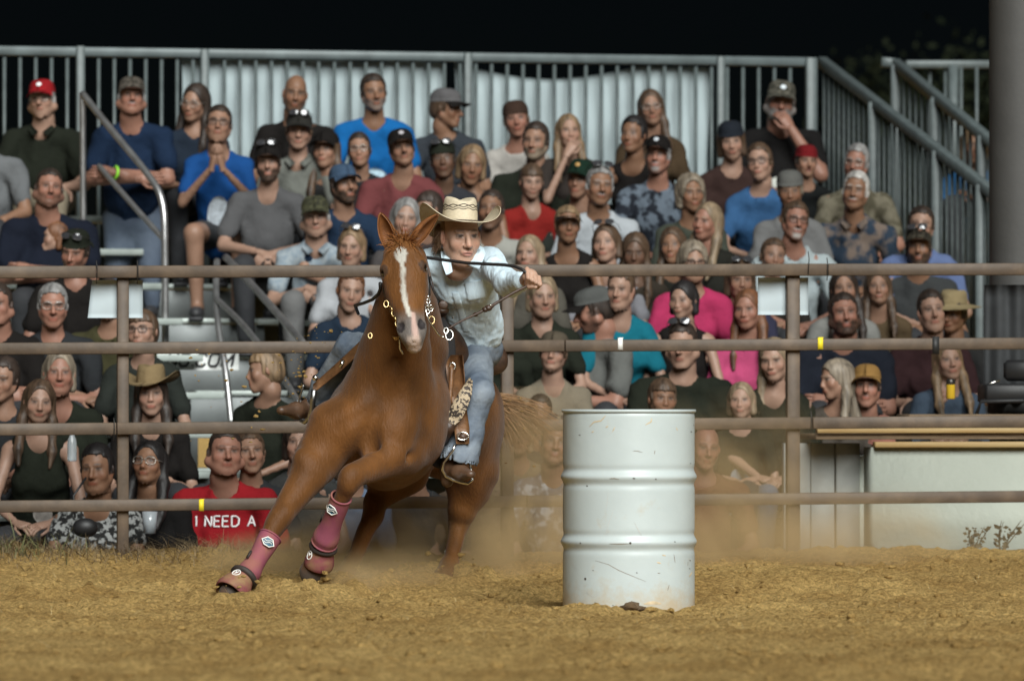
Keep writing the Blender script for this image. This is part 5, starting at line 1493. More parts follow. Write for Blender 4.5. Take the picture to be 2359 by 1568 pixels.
tp = W(930, 110, 42); tree(tp[0], 42, tp[2] - 1.7, 1.2, 1.25, 8000, 'faint dark tree behind the middle of the back railing', 7)
# ================================================================= the spectators
HV = {'m': head_mesh(.0084, jaw=1.08, nose=1.1, brow=1.15), 'w': head_mesh(.0084, jaw=1.22, nose=1.1, brow=1.15, wide=1.06, fat=.010), 'f': head_mesh(.0084, jaw=.92, nose=.92, brow=.7, cheek=1.05, wide=.97),
      'g': head_mesh(.0084, jaw=1.0, nose=1.0, brow=.8, wide=1.03, fat=.007), 'k': head_mesh(.0084, jaw=.9, nose=.8, brow=.55, cheek=1.15, wide=1.03),
      'o': head_mesh(.0084, jaw=.95, nose=1.0, brow=.9, openm=.8), 's': head_mesh(.0084, jaw=.95, nose=.95, brow=.75, smile=1.0)}
# hair, cut once in the head's own frame and shared
def hair_field(kind):
    K = SDF((-.16, -.15, -.40), (.16, .19, .19), .0095)
    g = {'short': .008, 'crop': .005, 'curly': .017, 'bob': .008, 'long': .006, 'tied': .009, 'mop': .012, 'wave': .010}[kind]
    K.ell((0, .016, .030), (.075 + g, .097 + g, .090 + g), None, .02)
    K.ell((0, .045, -.03), (.066 + g, .068 + g, .065), None, .03)
    if kind in ('bob', 'curly'):
        for s in (-1, 1): K.cone((s * .066, .03, .02), (s * .074, .018, -.080), .026, .024, .03)
        K.cone((0, .08, 0), (0, .075, -.09), .055, .05, .03)
    if kind in ('long', 'wave'):
        for s in (-1, 1):
            K.cone((s * .062, .03, .03), (s * .076, .018, -.11), .026, .028, .03); K.cone((s * .080, .012, -.11), (s * .092, -.035, -.27), .030, .026, .03)
            K.cone((s * .092, -.035, -.27), (s * .085, -.065, -.36), .026, .012, .02)
        K.cone((0, .08, 0), (0, .095, -.30), .07, .075, .03, flat=((0, 1, 0), .6))
    if kind == 'tied':
        K.ell((0, .135, .045), (.035, .035, .035), None, .02)
    x, y, z = K.grids()
    hl = np.where(z > .071 - 5.5 * x * x + .004 * np.sin(x * 210) , -.20 + 0 * z, np.where(z > -.035, -.034 + .35 * np.clip(.02 - z, 0, 1) * .3, .028)) + 0 * x + 0 * y
    if kind == 'mop': hl = np.where(z > .036 + .10 * np.abs(x), -.2, np.where(z > -.05, -.03, .0)) + 0 * y
    if kind in ('bob', 'long', 'wave', 'curly'):
        K.ell((0, -.095, -.028), (.060, .100, .104), None, .010, sub=True)
        K.cone((0, -.03, -.09), (0, -.06, -.34), .045, .055, .012, sub=True)
        f = K.f
    else:
        f = np.maximum(K.f, np.clip(hl - y, -.05, .05)); f = np.maximum(f, -.095 - z)
    V, Q = K.nets(f.astype(np.float32)); V = relax(V, Q, 2)
    N_ = vnormals(V, Q)
    ph = np.arctan2(V[:, 0], V[:, 1] + .02)
    amp = {'curly': .012, 'wave': .007, 'mop': .008}.get(kind, .004)
    w = vnoise(ph * .30, V[:, 2] * (.06 if kind not in ('curly', 'mop') else .5), .03 if kind != 'curly' else .02, 17, 2)
    return V + N_ * (w * amp)[:, None], Q
HAIR = {k: mesh_np('hair_' + k, *hair_field(k)) for k in ('short', 'crop', 'curly', 'bob', 'long', 'tied', 'mop', 'wave')}
def hair_mat(c):
    key = 'hair_%.3f_%.3f' % (c[0], c[2])
    if key in MATS: return MATS[key]
    return mat(key, tuple(np.array(c) * .8), .55, var=.6, vscale=38, bump=.004, bscale=60, stretch=(1, 1, .10), spec=.4)
# caps
def cap_meshes():
    D = MB(); n, m = 9, 28; P = np.zeros((n, m + 1, 3))
    for i in range(n):
        t = i / (n - 1)
        for k in range(m + 1):
            a = 2 * math.pi * k / m; sx, sy = math.sin(a), -math.cos(a)
            e = t * math.pi / 2; r = math.cos(e) ** .65
            z0 = .040 - .012 * max(0, sy) + .010 * max(0, -sy)
            P[i, k] = (sx * .0835 * r, .013 + sy * .106 * r, z0 + (.126 - z0) * math.sin(e) ** .8)
    D.sheet(P, .004)
    dome = D.mesh('cap_crown')
    B_ = MB(); n, m = 6, 13; P = np.zeros((n, m, 3))
    for i in range(n):
        t = i / (n - 1)
        for k in range(m):
            u = (k / (m - 1) - .5) * 2; a = u * math.radians(64)
            rx, ry = .084, .107
            P[i, k] = (math.sin(a) * (rx + .012 * t), .013 - math.cos(a) * ry - .078 * t * math.cos(a * .9) ** .7, .046 - .020 * t + .012 * t * (1 - u * u) - .014 * u * u * (.3 + t))
    B_.sheet(P, .004)
    return dome, B_.mesh('cap_brim')
CAPD, CAPB = cap_meshes()
def cloned(me):                                   # material on the object, mesh shared
    if len(me.materials) == 0: me.materials.append(None)
    return me
def lpart(name, me, m, par, M4=None):
    o = link(name, cloned(me), par); o.material_slots[0].link = 'OBJECT'; o.material_slots[0].material = m
    if M4 is not None: o.matrix_local = M4
    return o
def glasses_meshes():
    b = MB(); ln = MB()
    for s in (-1, 1):
        pts = []
        for q_ in np.linspace(0, 2 * math.pi, 18, endpoint=False):
            cx_, cz_ = math.cos(q_), math.sin(q_); e = .7
            pts.append((s * .033 + .024 * abs(cx_) ** e * np.sign(cx_), -.100 + .012 * (abs(s * .033 + .024 * cx_) / .06) ** 2, .000 + .019 * abs(cz_) ** e * np.sign(cz_)))
        b.tube(pts, .0022, 5, closed=True)
        b.tube([(s * .057, -.090, .004), (s * .074, -.05, .006), (s * .080, .01, .004)], .002, 4)
        ln.add([(s * .033, -.100, 0)] + pts, T=[[0, i + 1, (i + 1) % 18 + 1] for i in range(18)])
    b.tube([(-.010, -.103, .004), (0, -.106, .006), (.010, -.103, .004)], .002, 5)
    return b.mesh('glasses_frame'), ln.mesh('glasses_lens')
GLF, GLL = glasses_meshes()
SHOE = MB(); SHOE.ball((0, -.06, .045), (.047, .13, .045), None, 12, 8); SHOE.ball((0, .03, .075), (.042, .05, .06), None, 10, 7); SHOE.box((0, -.055, .012), (.088, .26, .024), None, .008); SHOE = SHOE.mesh('shoe')
m_frame = mat('dark_frame', (.02, .018, .018), .3); m_gframe = mat('wire_frame', (.35, .33, .30), .3, .7)
m_clear = mat('clear_lens', (.9, .9, .9), .06, trans=.95, spec=.5)
m_shades = mat('mirror_shades', (.05, .05, .055), .08, .3, coat=1.0)
m_btn = mat('white_logo', (.68, .68, .66), .7)
SKIN = {'pale': (.275, .168, .122), 'mid': (.225, .128, .086), 'tan': (.18, .096, .058), 'deep': (.095, .053, .034), 'red': (.24, .120, .084)}
HC = {'black': (.012, .010, .010), 'dark': (.030, .020, .015), 'brown': (.070, .042, .025), 'auburn': (.13, .055, .025), 'blond': (.205, .15, .095), 'dirty': (.19, .125, .07), 'grey': (.20, .195, .19), 'white': (.36, .345, .325), 'ash': (.19, .155, .115), 'red': (.22, .09, .035)}
CLOTH = {}
def cloth(c):
    """shirt colour: rgb tuple, or (rgb, rgb2, scale, lo, hi) for a printed pattern"""
    key = 'cloth_' + '_'.join('%.2f' % v for v in np.ravel([np.ravel(x) for x in c] if not isinstance(c[0], tuple) else np.concatenate([np.ravel(x) for x in c])))
    if key in MATS: return MATS[key]
    if isinstance(c[0], tuple): return mat(key, tuple(np.array(c[0]) * .58), .9, col2=tuple(np.array(c[1]) * .58), vscale=c[2], thr=(c[3], c[4]), bump=.005, bscale=18, detail=2.0, spec=.12)
    return mat(key, tuple(np.array(c) * .52), .92, var=.12, vscale=6, bump=.022, bscale=9, spec=.12)
M_JEAN = mat('spectator_denim', (.045, .062, .095), .85, col2=(.085, .11, .15), vscale=5, bump=.004, bscale=25)
M_DARKP = mat('dark_trousers', (.016, .017, .02), .85, bump=.004, bscale=25)
M_KHAKI = mat('khaki_shorts', (.20, .165, .115), .85, bump=.004, bscale=25)
M_GREYP = mat('grey_trousers', (.10, .10, .10), .85, bump=.004, bscale=25)
M_SHOE = mat('spectator_shoe', (.03, .03, .033), .6)
GROUP = 'spectators on the bleachers'
PEOPLE = []
def person(hx, hy, label, v='m', s=1.0, yaw=0.0, hyaw=0.0, pitch=0.0, roll=0.0, skin='mid', hair=('short', 'dark'), beard=None, old=0.0, fat=0.0, shirt=(.02, .02, .02), neck='crew', sleeve='short',
           pose='lap', legs='dark', cap=None, capc=(.02, .02, .02), back=False, glasses=None, shades=None, row=None, stand=False, lean=.07, logo=None, oneside=None, openm=0, caplogo=None, band=None):
    rs = np.random.RandomState(int(hx * 7 + hy * 13) % 100000)
    sex_f = v in 'fgkso' and v != 'o' or v == 'o'
    if yaw == 0: yaw = rs.uniform(-.16, .16)
    hyaw += rs.uniform(-.34, .22); pitch += rs.uniform(-.12, .12); roll += rs.uniform(-.13, .13); lean += rs.uniform(-.03, .05)
    HRm = rot(hyaw - yaw, pitch, roll)
    # which row
    best = None
    if row is None:
        for r in range(NR):
            p = RW(hx, hy, r, -.10); hz = p[2] - RZ[r]; e = abs(hz - .69 * s)
            if best is None or e < best[0]: best = (e, r)
        row = best[1]
    p = RW(hx, hy, row, -.05 - lean); y0 = RY(row, p[0]) + .0
    base = np.array([p[0], y0, RZ[row] - (.42 if stand else 0)])
    hz = p[2] - base[2]
    root = empty('person', base, yaw, label=label, cat='person', group=GROUP)
    if not stand: root.rotation_euler[1] = rs.uniform(-.012, .012)
    hd = np.array([0, -(y0 - p[1]), 0]); hd = rot(-yaw) @ (p - base); hd[2] = hz
    sk = np.array(SKIN[skin]) * rs.uniform(.93, 1.07)
    k = s
    if stand:
        hipz = hz - .72 * k
    else: hipz = .09
    shz = hz - .222 * k - .022
    sw = (.176 if v in 'mw' else .150) * k + fat * .35
    nb = np.array([hd[0] * .75, hd[1] + .045 * k, shz + .055 * k])
    pel = np.array([0, .03, hipz]); ch = np.array([hd[0] * .5, hd[1] * .55 + .03, shz - .16 * k])
    sL, sR = np.array([nb[0] - sw, nb[1] + .015, shz]), np.array([nb[0] + sw, nb[1] + .015, shz])
    def arms(side, po):
        S0 = sR if side > 0 else sL; sx = side
        if po == 'fold': return S0 + np.array([sx * .040, -.09, -.25]) * k, np.array([nb[0] - sx * .085, nb[1] - .255 * k - fat * .5, shz - .235 * k + .02 * sx])
        if po == 'clap': return S0 + np.array([sx * .06, -.15, -.22]) * k, np.array([nb[0] + sx * .030, nb[1] - .27 * k, shz - .02 * k])
        if po == 'mouth': return S0 + np.array([sx * .02, -.20, -.20]) * k, np.array([hd[0] + sx * .03, hd[1] - .145 * k, hz - .150 * k])
        if po == 'knees': return S0 + np.array([sx * .075, -.10, -.26]) * k, np.array([sx * .16, -.33, .155]) if not stand else S0 + np.array([sx * .08, -.12, -.5])
        if po == 'clasp': return S0 + np.array([sx * .08, -.12, -.25]) * k, np.array([sx * .035, -.36, max(.17, shz - .42 * k)])
        if po == 'chin': return S0 + np.array([sx * .02, -.24, -.20]) * k, np.array([hd[0] + sx * .05, hd[1] - .12 * k, hz - .17 * k])
        if po == 'down': return S0 + np.array([sx * .07, .02, -.29]) * k, S0 + np.array([sx * .09, -.05, -.52]) * k
        return S0 + np.array([sx * .07, -.10, -.26]) * k, np.array([sx * .08, -.32, .175]) if not stand else S0 + np.array([sx * .08, -.12, -.5])
    pL, pR = (pose, pose) if isinstance(pose, str) else pose
    eL, wL = arms(-1, pL); eR, wR = arms(1, pR)
    hips = [np.array([sx * .085, .03, hipz]) for sx in (-1, 1)]
    if stand:
        kn = [np.array([sx * .10, .0, hipz * .5]) for sx in (-1, 1)]; an = [np.array([sx * .11, .02, .07]) for sx in (-1, 1)]
    else:
        kn = [np.array([sx * (.13 + .02 * rs.rand()), -.42 * min(1, k + .05), .085]) for sx in (-1, 1)]; an = [np.array([sx * .12, -.37, -.36]) for sx in (-1, 1)]
    M = SDF((-.55, -.62, -.45 if legs == 'bare' else -.06), (.55, .30, max(hz + .05, .2)), .0188 if k > .9 else .0160)
    if stand: M = SDF((-.5, -.5, 0), (.5, .3, hz + .05), .0195)
    M.cone(pel, ch, .095 * k + fat * .8, .105 * k + fat * .5, .05, flat=((0, 1, 0), .72))
    M.cone(sL * .86 + sR * .14, sR * .86 + sL * .14, .046 * k, .046 * k, .04)
    neckr = .053 * k + (0 if v not in 'w' else .008)
    M.cone(hd + HRm @ np.array([0, .020, -.05]) * k, hd + HRm @ np.array([0, .028, -.118]) * k, neckr * .945, neckr * .955, .02); M.cone(hd + HRm @ np.array([0, .028, -.118]) * k, nb, neckr * .955, neckr * 1.08, .03)
    for S0 in (sL, sR): M.cone(nb + np.array([0, .01, -.012]), S0, .046 * k, .036 * k, .05)
    for S0, e, w_ in ((sL, eL, wL), (sR, eR, wR)):
        a = .045 * k if v in 'mw' else .038 * k; a += fat * .25
        M.cone(S0, e, a, a * .80, .03); M.cone(e, w_, a * .82, a * .54, .015)
    if legs == 'bare':
        for h_, q_, a_ in zip(hips, kn, an):
            M.cone(h_, q_, .085 * k, .060 * k, .03); M.cone(q_, a_, .058 * k, .038 * k, .02); M.cone(a_, a_ + np.array([0, -.12, -.02]), .035, .028, .02)
    V1, Q1 = M.nets(); V1 = relax(V1, Q1, 1)
    C1 = np.tile(sk * .97, (len(V1), 1)) * (1 + .10 * vnoise(V1[:, 0] + V1[:, 1], V1[:, 2], .07, 3))[:, None]
    # head
    Vh, Qh = HV[v]; hs = .93 * k * np.array([rs.uniform(.95, 1.04), rs.uniform(.97, 1.03), rs.uniform(.96, 1.04)])
    ht, hcn = (hair if hair else (None, 'grey')); hc = np.array(HC[hcn])
    bk = {'none': 'none'}.get('x', 'none'); bc = None
    if beard: bk, bcn = beard; bc = np.array(HC[bcn])
    Ch_ = head_paint(Vh, sk, brow=hc * .8 + .012, lip=None if v in 'mwk' else sk * np.array([.95, .48, .46]), beard=bc, stubble=1.0 if bk == 'stub' else 0.0, bk=bk,
                     hairp=hc if ht in ('short', 'crop', 'fringe') else None, old=old, blush=.8, openm=1.0 if v == 'o' else 0.0)
    if ht == 'fringe':
        pass
    Qh = Qh[Vh[Qh, 2].min(axis=1) > -.126]
    zf = np.clip(-Vh[:, 2] / .09, 0, 1) * (Vh[:, 2] > -.125); yf = np.clip(-Vh[:, 1] / .1, 0, 1)      # each face a little different
    Vh = Vh.copy(); Vh[:, 0] *= 1 + rs.uniform(-.10, .12) * zf * yf; Vh[:, 2] *= 1 + rs.uniform(-.10, .08) * zf * yf
    Vh[:, 1] -= rs.uniform(-.008, .008) * np.exp(-(Vh[:, 0] / .016) ** 2) * np.exp(-((Vh[:, 2] + .03) / .022) ** 2) * yf
    Vh[:, 1] -= rs.uniform(-.006, .006) * np.exp(-((Vh[:, 2] + .10) / .02) ** 2) * yf + rs.uniform(-.004, .005) * np.exp(-((Vh[:, 2] - .02) / .012) ** 2) * yf
    Vw = hd + (Vh * hs) @ HRm.T
    parts = [(V1, [Q1], C1), (Vw, [Qh], Ch_)]
    # hands
    for sx, e, w_, po in ((-1, eL, wL, pL), (1, eR, wR, pR)):
        d = nrm(w_ - e); cu = .6; nn = np.array([0, -.5, 1.0]); wp_ = w_ - d * .005
        if po == 'clap': d = nrm(np.array([-sx * .15, -.12, 1.0])); nn = np.array([sx * 1.0, -.5, .2]); cu = .12
        elif po in ('mouth', 'chin'): d = nrm(np.array([-sx * .45, .10, .75])); nn = np.array([sx * .4, -1, .3]); cu = .75
        elif po == 'clasp': d = nrm(np.array([-sx * .8, -.4, -.25])); cu = .9
        elif po == 'fold': d = nrm(np.array([-sx * 1, .2, .05])); nn = np.array([0, -1, .2]); cu = .3
        elif po == 'knees': d = nrm(np.array([0, -.7, -.55])); cu = .35
        elif po == 'lap': d = nrm(np.array([-sx * .6, -.6, -.15])); cu = .5
        hbm = hand_shape(wp_, d, nn, cu, k * (1 if v in 'mw' else .9), -sx if po != 'clap' else sx)
        V3, F3 = mb_arrays(hbm); parts.append((V3, F3, np.tile(sk, (len(V3), 1))))
    V, F, C = join_arrays(parts)
    link('body', mesh_np('person_body', V, F, col=C, mat=m_skin), root)
    # shirt
    T = SDF((-.6, -.5, -.1 if not stand else hipz - .35), (.6, .32, shz + .13), .0222)
    g = .028
    T.cone(pel + np.array([0, 0, -.02]), ch, .105 * k + fat + g, .118 * k + fat * .6 + g, .05, flat=((0, 1, 0), .74))
    if fat: T.ell((0, hd[1] * .3 - .03, hipz + .15), (.14 + fat, .10 + fat, .13 + fat * .5), None, .05)
    if v in 'fgso':
        for sx in (-1, 1): T.ell(ch + np.array([sx * .065 * k, -.075 * k - fat * .4, .02]), (.062 * k, .055 * k, .062 * k), None, .05)
    T.cone(sL * .88 + sR * .12, sR * .88 + sL * .12, .056 * k, .056 * k, .05)
    T.cone(nb + np.array([0, 0, .005]), ch, .072 * k, .10 * k, .05)
    for S0 in (sL, sR): T.cone(nb + np.array([0, .01, -.005]), S0, .060 * k, .050 * k, .05)
    for S0, e, w_ in ((sL, eL, wL), (sR, eR, wR)):
        a = (.054 if v in 'mw' else .047) * k + fat * .28
        if sleeve == 'short': T.cone(S0, S0 * .32 + e * .68, a * 1.05, a * 1.1, .035)
        elif sleeve == 'cap': T.cone(S0, S0 * .65 + e * .35, a * 1.0, a, .03)
        elif sleeve == 'long': T.cone(S0, e, a * 1.05, a * .98, .035); T.cone(e, e * .12 + w_ * .88, a * .98, a * .72, .02)
    nk = nb + np.array([0, -.012, .01])
    if neck == 'crew': T.cone(nk + np.array([0, -.02, .02]), nk + np.array([0, .0, .15]), .062 * k, .075 * k, .012, sub=True)
    elif neck == 'polo': T.cone(nk + np.array([0, -.05, -.03]), nk + np.array([0, 0, .15]), .045 * k, .075 * k, .012, sub=True)
    elif neck == 'v': T.cone(nk + np.array([0, -.10, -.115]), nk + np.array([0, -.01, .10]), .022 * k, .080 * k, .012, sub=True)
    elif neck == 'scoop': T.cone(nk + np.array([0, -.09, -.06]), nk + np.array([0, 0, .12]), .060 * k, .090 * k, .015, sub=True)
    elif neck == 'tank':
        T.cone(nk + np.array([0, -.11, -.05]), nk + np.array([0, 0, .13]), .075 * k, .095 * k, .015, sub=True)
        for S0, sx in ((sL, -1), (sR, 1)): T.cone(S0 + np.array([sx * .03, -.10, -.06]), S0 + np.array([sx * .05, .08, .03]), .075 * k, .075 * k, .012, sub=True)
    if stand: T.f = np.maximum(T.f, (hipz - .07) - T.grids()[2])
    V, Q = T.nets(T.f); V = relax(V, Q, 1); Nn_ = vnormals(V, Q)
    w = -np.abs(vnoise(V[:, 0] + hx, V[:, 2] * .8 - V[:, 1] * .4, .10, int(hx) % 40, 2)); V = V + Nn_ * (w * .034 + .005)[:, None] + Nn_ * (.006 * vnoise(V[:, 0] * .6 + V[:, 2], V[:, 2] * .5 - V[:, 0] + hy, .05, 55, 1))[:, None]
    sh = link('shirt', mesh_np('person_shirt', V, Q, mat=cloth(shirt)), root)
    if neck in ('polo',):
        b = MB()
        for sx in (-1, 1):
            P = [[nk + np.array([sx * .062, .02, .035]) * 1, nk + np.array([sx * .060, -.035, .025]), nk + np.array([sx * .012, -.078, -.020])],
                 [nk + np.array([sx * .080, .02, .008]), nk + np.array([sx * .078, -.055, -.005]), nk + np.array([sx * .045, -.092, -.045])]]
            b.sheet(np.array(P), .006)
        b.build('collar', cloth(shirt), sh)
    # legs
    if legs != 'none':
        mt = {'dark': M_DARKP, 'jeans': M_JEAN, 'khaki': M_KHAKI, 'grey': M_GREYP, 'bare': M_DARKP}[legs]
        J = SDF((-.36, -.62, -.45 if not stand else 0), (.36, .26, hipz + .17), .034)
        J.ell(pel + np.array([0, 0, .0]), (.150 * k + fat, .125 * k + fat * .5, .105), None, .04)
        for h_, q_, a_ in zip(hips, kn, an):
            t = .6 if legs == 'bare' else 1.0
            J.cone(h_, h_ * (1 - t) + q_ * t, .096 * k + fat * .3, .075 * k, .04)
            if legs != 'bare': J.cone(q_, a_ + np.array([0, 0, .03]), .073 * k, .058 * k, .02)
        V, Q = J.nets(); link('shorts' if legs == 'bare' else 'trousers', mesh_np('person_trousers', relax(V, Q, 1), Q, mat=mt), root)
        for a_ in an: lpart('shoe', SHOE, M_SHOE, root, Matrix.Translation(Vector(a_ + np.array([0, 0, -.075]))))
    M4 = Matrix.Translation(Vector(hd)) @ Matrix([list(r_) + [0] for r_ in (HRm * hs)] + [[0, 0, 0, 1]])
    if ht in HAIR: lpart('hair', HAIR[ht], hair_mat(hc), root, M4)
    if cap:
        MC = M4 @ Matrix.Rotation(math.pi, 4, 'Z') @ Matrix.Translation((0, -.022, 0)) if back else M4
        mc = cloth(capc)
        if cap == 'cap':
            co = lpart('cap', CAPD, mc, root, MC); lpart('brim', CAPB, cloth(oneside) if oneside else mc, co)
            if caplogo: 
                b = MB(); b.ball((0, -.080, .088), (.022, .010, .018), rot(0, -.5, 0), 10, 6); b.build('cap_logo', mat('cap_logo_%d' % int(hx), caplogo, .6), co)
        elif cap == 'visor': lpart('visor', CAPB, mc, root, MC)
        elif cap in ('cowboy', 'straw'):
            co = bpy.data.objects.new('hat', None); COL.objects.link(co); co.parent = root
            co.matrix_local = M4 @ Matrix.Translation((0, .012, .060)) @ Matrix.Diagonal((.95, .95, .92 if cap == 'cowboy' else .75, 1)) @ Matrix.Rotation(-.30, 4, 'Z')
            for ch_ in hat.children:
                if ch_.name.startswith(('brim', 'crown')): lpart('brim' if ch_.name.startswith('brim') else 'crown', (BRIM_ME if ch_.name.startswith('brim') else CROWN_ME) if cap == 'cowboy' else (FLATB_ME if ch_.name.startswith('brim') else CROWN_ME), mc, co)
    if shades:                                     # sunglasses pushed up on the cap or hair
        up = Matrix.Translation((0, .028 if not cap else .006, .078 if not cap else .085)) @ Matrix.Rotation(-.55 if not cap else -.35, 4, 'X') @ Matrix.Diagonal((1.08, 1.05, 1.0, 1))
        if back: up = Matrix.Translation((0, .0, .075)) @ Matrix.Rotation(-.3, 4, 'X') @ Matrix.Diagonal((1.08, 1.1, 1.0, 1))
        go = lpart('sunglasses', GLF, m_frame, root, M4 @ up); lpart('lens', GLL, m_shades, go)
    if glasses:
        go = lpart('glasses', GLF, m_frame if glasses != 'wire' else m_gframe, root, M4)
        if glasses == 'sun': lpart('lens', GLL, m_shades, go)
    if logo:
        for kind, col_, (ox, oz, rx_, rz_) in logo:
            # printed patch lying on the shirt front
            from mathutils.bvhtree import BVHTree
            bvh = BVHTree.FromPolygons([Vector(v_) for v_ in sh.data.vertices and [vv.co for vv in sh.data.vertices]], [list(pg.vertices) for pg in sh.data.polygons])
            def surf(u, w_):
                h_ = bvh.ray_cast(Vector((u, -1.0, w_)), Vector((0, 1, 0)))
                return np.array(h_[0]) + np.array([0, -.004, 0]) if h_[0] is not None else np.array([u, -.2, w_])
            cz = shz - .18 * k + oz; b = MB(); mm_ = mat('print_%d_%d' % (int(hx), int(oz * 100)), col_, .8, var=.25 if kind == 'blob' else 0, vscale=45)
            if kind == 'text':
                o_x = ox
                for chh, bb in lettering(logo[0][3] if len(logo[0]) > 3 else 'I NEED A', lambda u, w_: surf(o_x + u, cz + w_), rz_, .0055): bb.build('letter', mm_, sh)
                continue
            n_ = 9; P = np.zeros((n_, n_, 3))
            for i in range(n_):
                for j in range(n_):
                    u, w_ = (i / (n_ - 1) - .5) * 2, (j / (n_ - 1) - .5) * 2
                    if kind == 'blob': u, w_ = u * math.sqrt(1 - w_ * w_ / 2), w_ * math.sqrt(1 - u * u / 2)
                    P[i, j] = surf(nb[0] + ox + rx_ * u, cz + rz_ * w_)
            b.sheet(P, .002); b.build('print', mm_, sh)
    if band:
        b = MB(); d = nrm(wR - eR); x_ = nrm(np.cross(d, (0, 0, 1))); y_ = np.cross(d, x_); c_ = wR - d * .03
        b.tube([c_ + (x_ * math.cos(q_) + y_ * math.sin(q_)) * .034 for q_ in np.linspace(0, 2 * math.pi, 14, endpoint=False)], .009, 6, closed=True); b.build('wristband', mat('band_%d' % int(hx), band, .5), root)
    PEOPLE.append(root)
    return root
# hat meshes in plain orientation for copies
def plain_hat(curl):
    bb = MB(); n, mm = 7, 40; P = np.zeros((n, mm + 1, 3))
    for i in range(n):
        t = i / (n - 1)
        for k in range(mm + 1):
            a = 2 * math.pi * k / mm; sx, sy = math.sin(a), -math.cos(a)
            P[i, k] = (sx * (.083 + .095 * t - .02 * curl * abs(sx) ** 3 * t ** 3), sy * (.102 + .085 * t), curl * (abs(sx) ** 2.2) * .075 * t ** 1.7 - .018 * t * max(0, -sy) - (1 - curl) * .022 * t)
    bb.sheet(P, .004); return bb.mesh('hat_brim')
BRIM_ME, FLATB_ME = plain_hat(1.0), plain_hat(0.0)
bb = MB(); prof = [(-.004, 1.0), (.03, .99), (.07, .95), (.10, .90), (.118, .78), (.122, .5), (.118, .0)]; P = np.zeros((len(prof), 37, 3))
for i, (z, f) in enumerate(prof):
    for k in range(37):
        a = 2 * math.pi * k / 36; P[i, k] = (math.sin(a) * .083 * f, -math.cos(a) * .102 * f, z - .016 * math.exp(-(math.sin(a) * f / .35) ** 2) * (z > .11))
bb.grid(P); CROWN_ME = bb.mesh('hat_crown')
WHT = (.62, .63, .62); BLK = (.016, .0135, .0125); NAVY = (.018, .026, .048); CHAR = (.045, .048, .055)
P_ = person
# ---- left of the aisle, top to bottom
P_(94, 228, 'man in a red cap and dark olive polo seated on the top row', 'w', skin='pale', hair=('short', 'grey'), cap='cap', capc=(.38, .015, .02), caplogo=(.7, .7, .7), shirt=(.020, .024, .016), neck='polo', pose='knees', legs='khaki', glasses='wire', fat=.03, hyaw=.15, s=1.02)
P_(303, 222, 'man in a grey cap and navy tee standing with folded arms by the handrail', 'w', row=9, stand=True, skin='red', hair=('short', 'grey'), cap='cap', capc=((.14, .12, .10), (.06, .055, .045), 40, .4, .6), shirt=(.014, .032, .075), pose='fold', legs='jeans', beard=('must', 'grey'), fat=.03, band=(.30, .75, .05), hyaw=.12)
P_(-36, 292, 'person in a light grey tee at the far left edge', 'm', skin='tan', shirt=(.20, .21, .22), pose='knees', fat=.02)
P_(110, 432, 'heavy man with cropped dark hair and navy tee, arms folded', 'w', skin='red', hair=('crop', 'dark'), shirt=(.012, .016, .030), pose='fold', fat=.055, beard=('stub', 'dark'), s=1.04)
P_(128, 545, 'small child with fair reddish hair in a lavender top', 'k', s=.80, hyaw=-.9, skin='pale', hair=('bob', 'auburn'), shirt=(.45, .46, .58), pose='lap')
P_(172, 578, 'man in a backwards black cap with sunglasses on it above the top fence rail', 'm', skin='red', hair=('short', 'dark'), cap='cap', back=True, shades=True, shirt=BLK, beard=('stub', 'dark'), pitch=.12, fat=.02)
P_(448, 236, 'dark haired woman with glasses in a navy tee on the top row', 'f', skin='mid', hair=('long', 'dark'), glasses='wire', shirt=(.022, .034, .055), roll=.08, hyaw=-.1)
P_(505, 286, 'woman with glasses clapping in a bright blue shirt and black shorts', 'g', s=1.02, skin='mid', hair=('short', 'dark'), glasses='dark', shirt=(.012, .085, .30), pose='clap', legs='bare', neck='v', pitch=-.12, hyaw=.08, logo=[('blob', (.45, .50, .55), (.0, -.12, .07, .12))])
P_(614, 374, 'bearded man in a black cap with bright dots and a grey tee', 'm', skin='pale', hair=('short', 'dark'), cap='cap', capc=BLK, beard=('full', 'dark'), shirt=(.125, .125, .130), neck='v', pose='clasp', shades=True, hyaw=.1, fat=.01)
P_(678, 216, 'bald man in a black tee on the top row', 'm', skin='tan', hair=(None, 'brown'), shirt=BLK, hyaw=.05, beard=('stub', 'brown'), s=1.02)
P_(686, 300, 'man in a dark cap with sunglasses and a light grey polo', 'm', skin='pale', hair=('short', 'brown'), cap='cap', capc=(.035, .034, .030), shades=True, shirt=(.23, .24, .215), neck='polo', hyaw=-.1)
P_(752, 346, 'woman in a black cap with long brown hair beside a boy', 'f', skin='mid', hair=('long', 'brown'), cap='cap', capc=BLK, shirt=(.03, .03, .03))
P_(825, 345, 'dark haired boy with glasses in front of the bright blue tee', 'k', s=.92, skin='mid', hair=('short', 'dark'), glasses='wire', shirt=(.03, .035, .04))
P_(862, 212, 'man in a bright blue tee with white print on the top row', 'm', skin='tan', hair=('short', 'dark'), shirt=(.010, .16, .48), sleeve='short', logo=[('blob', (.42, .58, .68), (.0, -.10, .085, .075))], s=1.04, beard=('stub', 'grey'))
P_(1030, 248, 'man in a grey and black cap looking to the side in a dark grey tee', 'm', skin='tan', hair=('short', 'brown'), cap='cap', capc=(.16, .155, .16), oneside=BLK, shirt=(.05, .058, .07), hyaw=1.1)
P_(924, 342, 'man in a black cap with a round badge and a dusty red tee', 'm', skin='mid', hair=('short', 'dark'), cap='cap', capc=BLK, caplogo=(.35, .33, .35), beard=('must', 'brown'), shirt=(.21, .060, .062), neck='v', fat=.015, hyaw=.1, s=1.03)
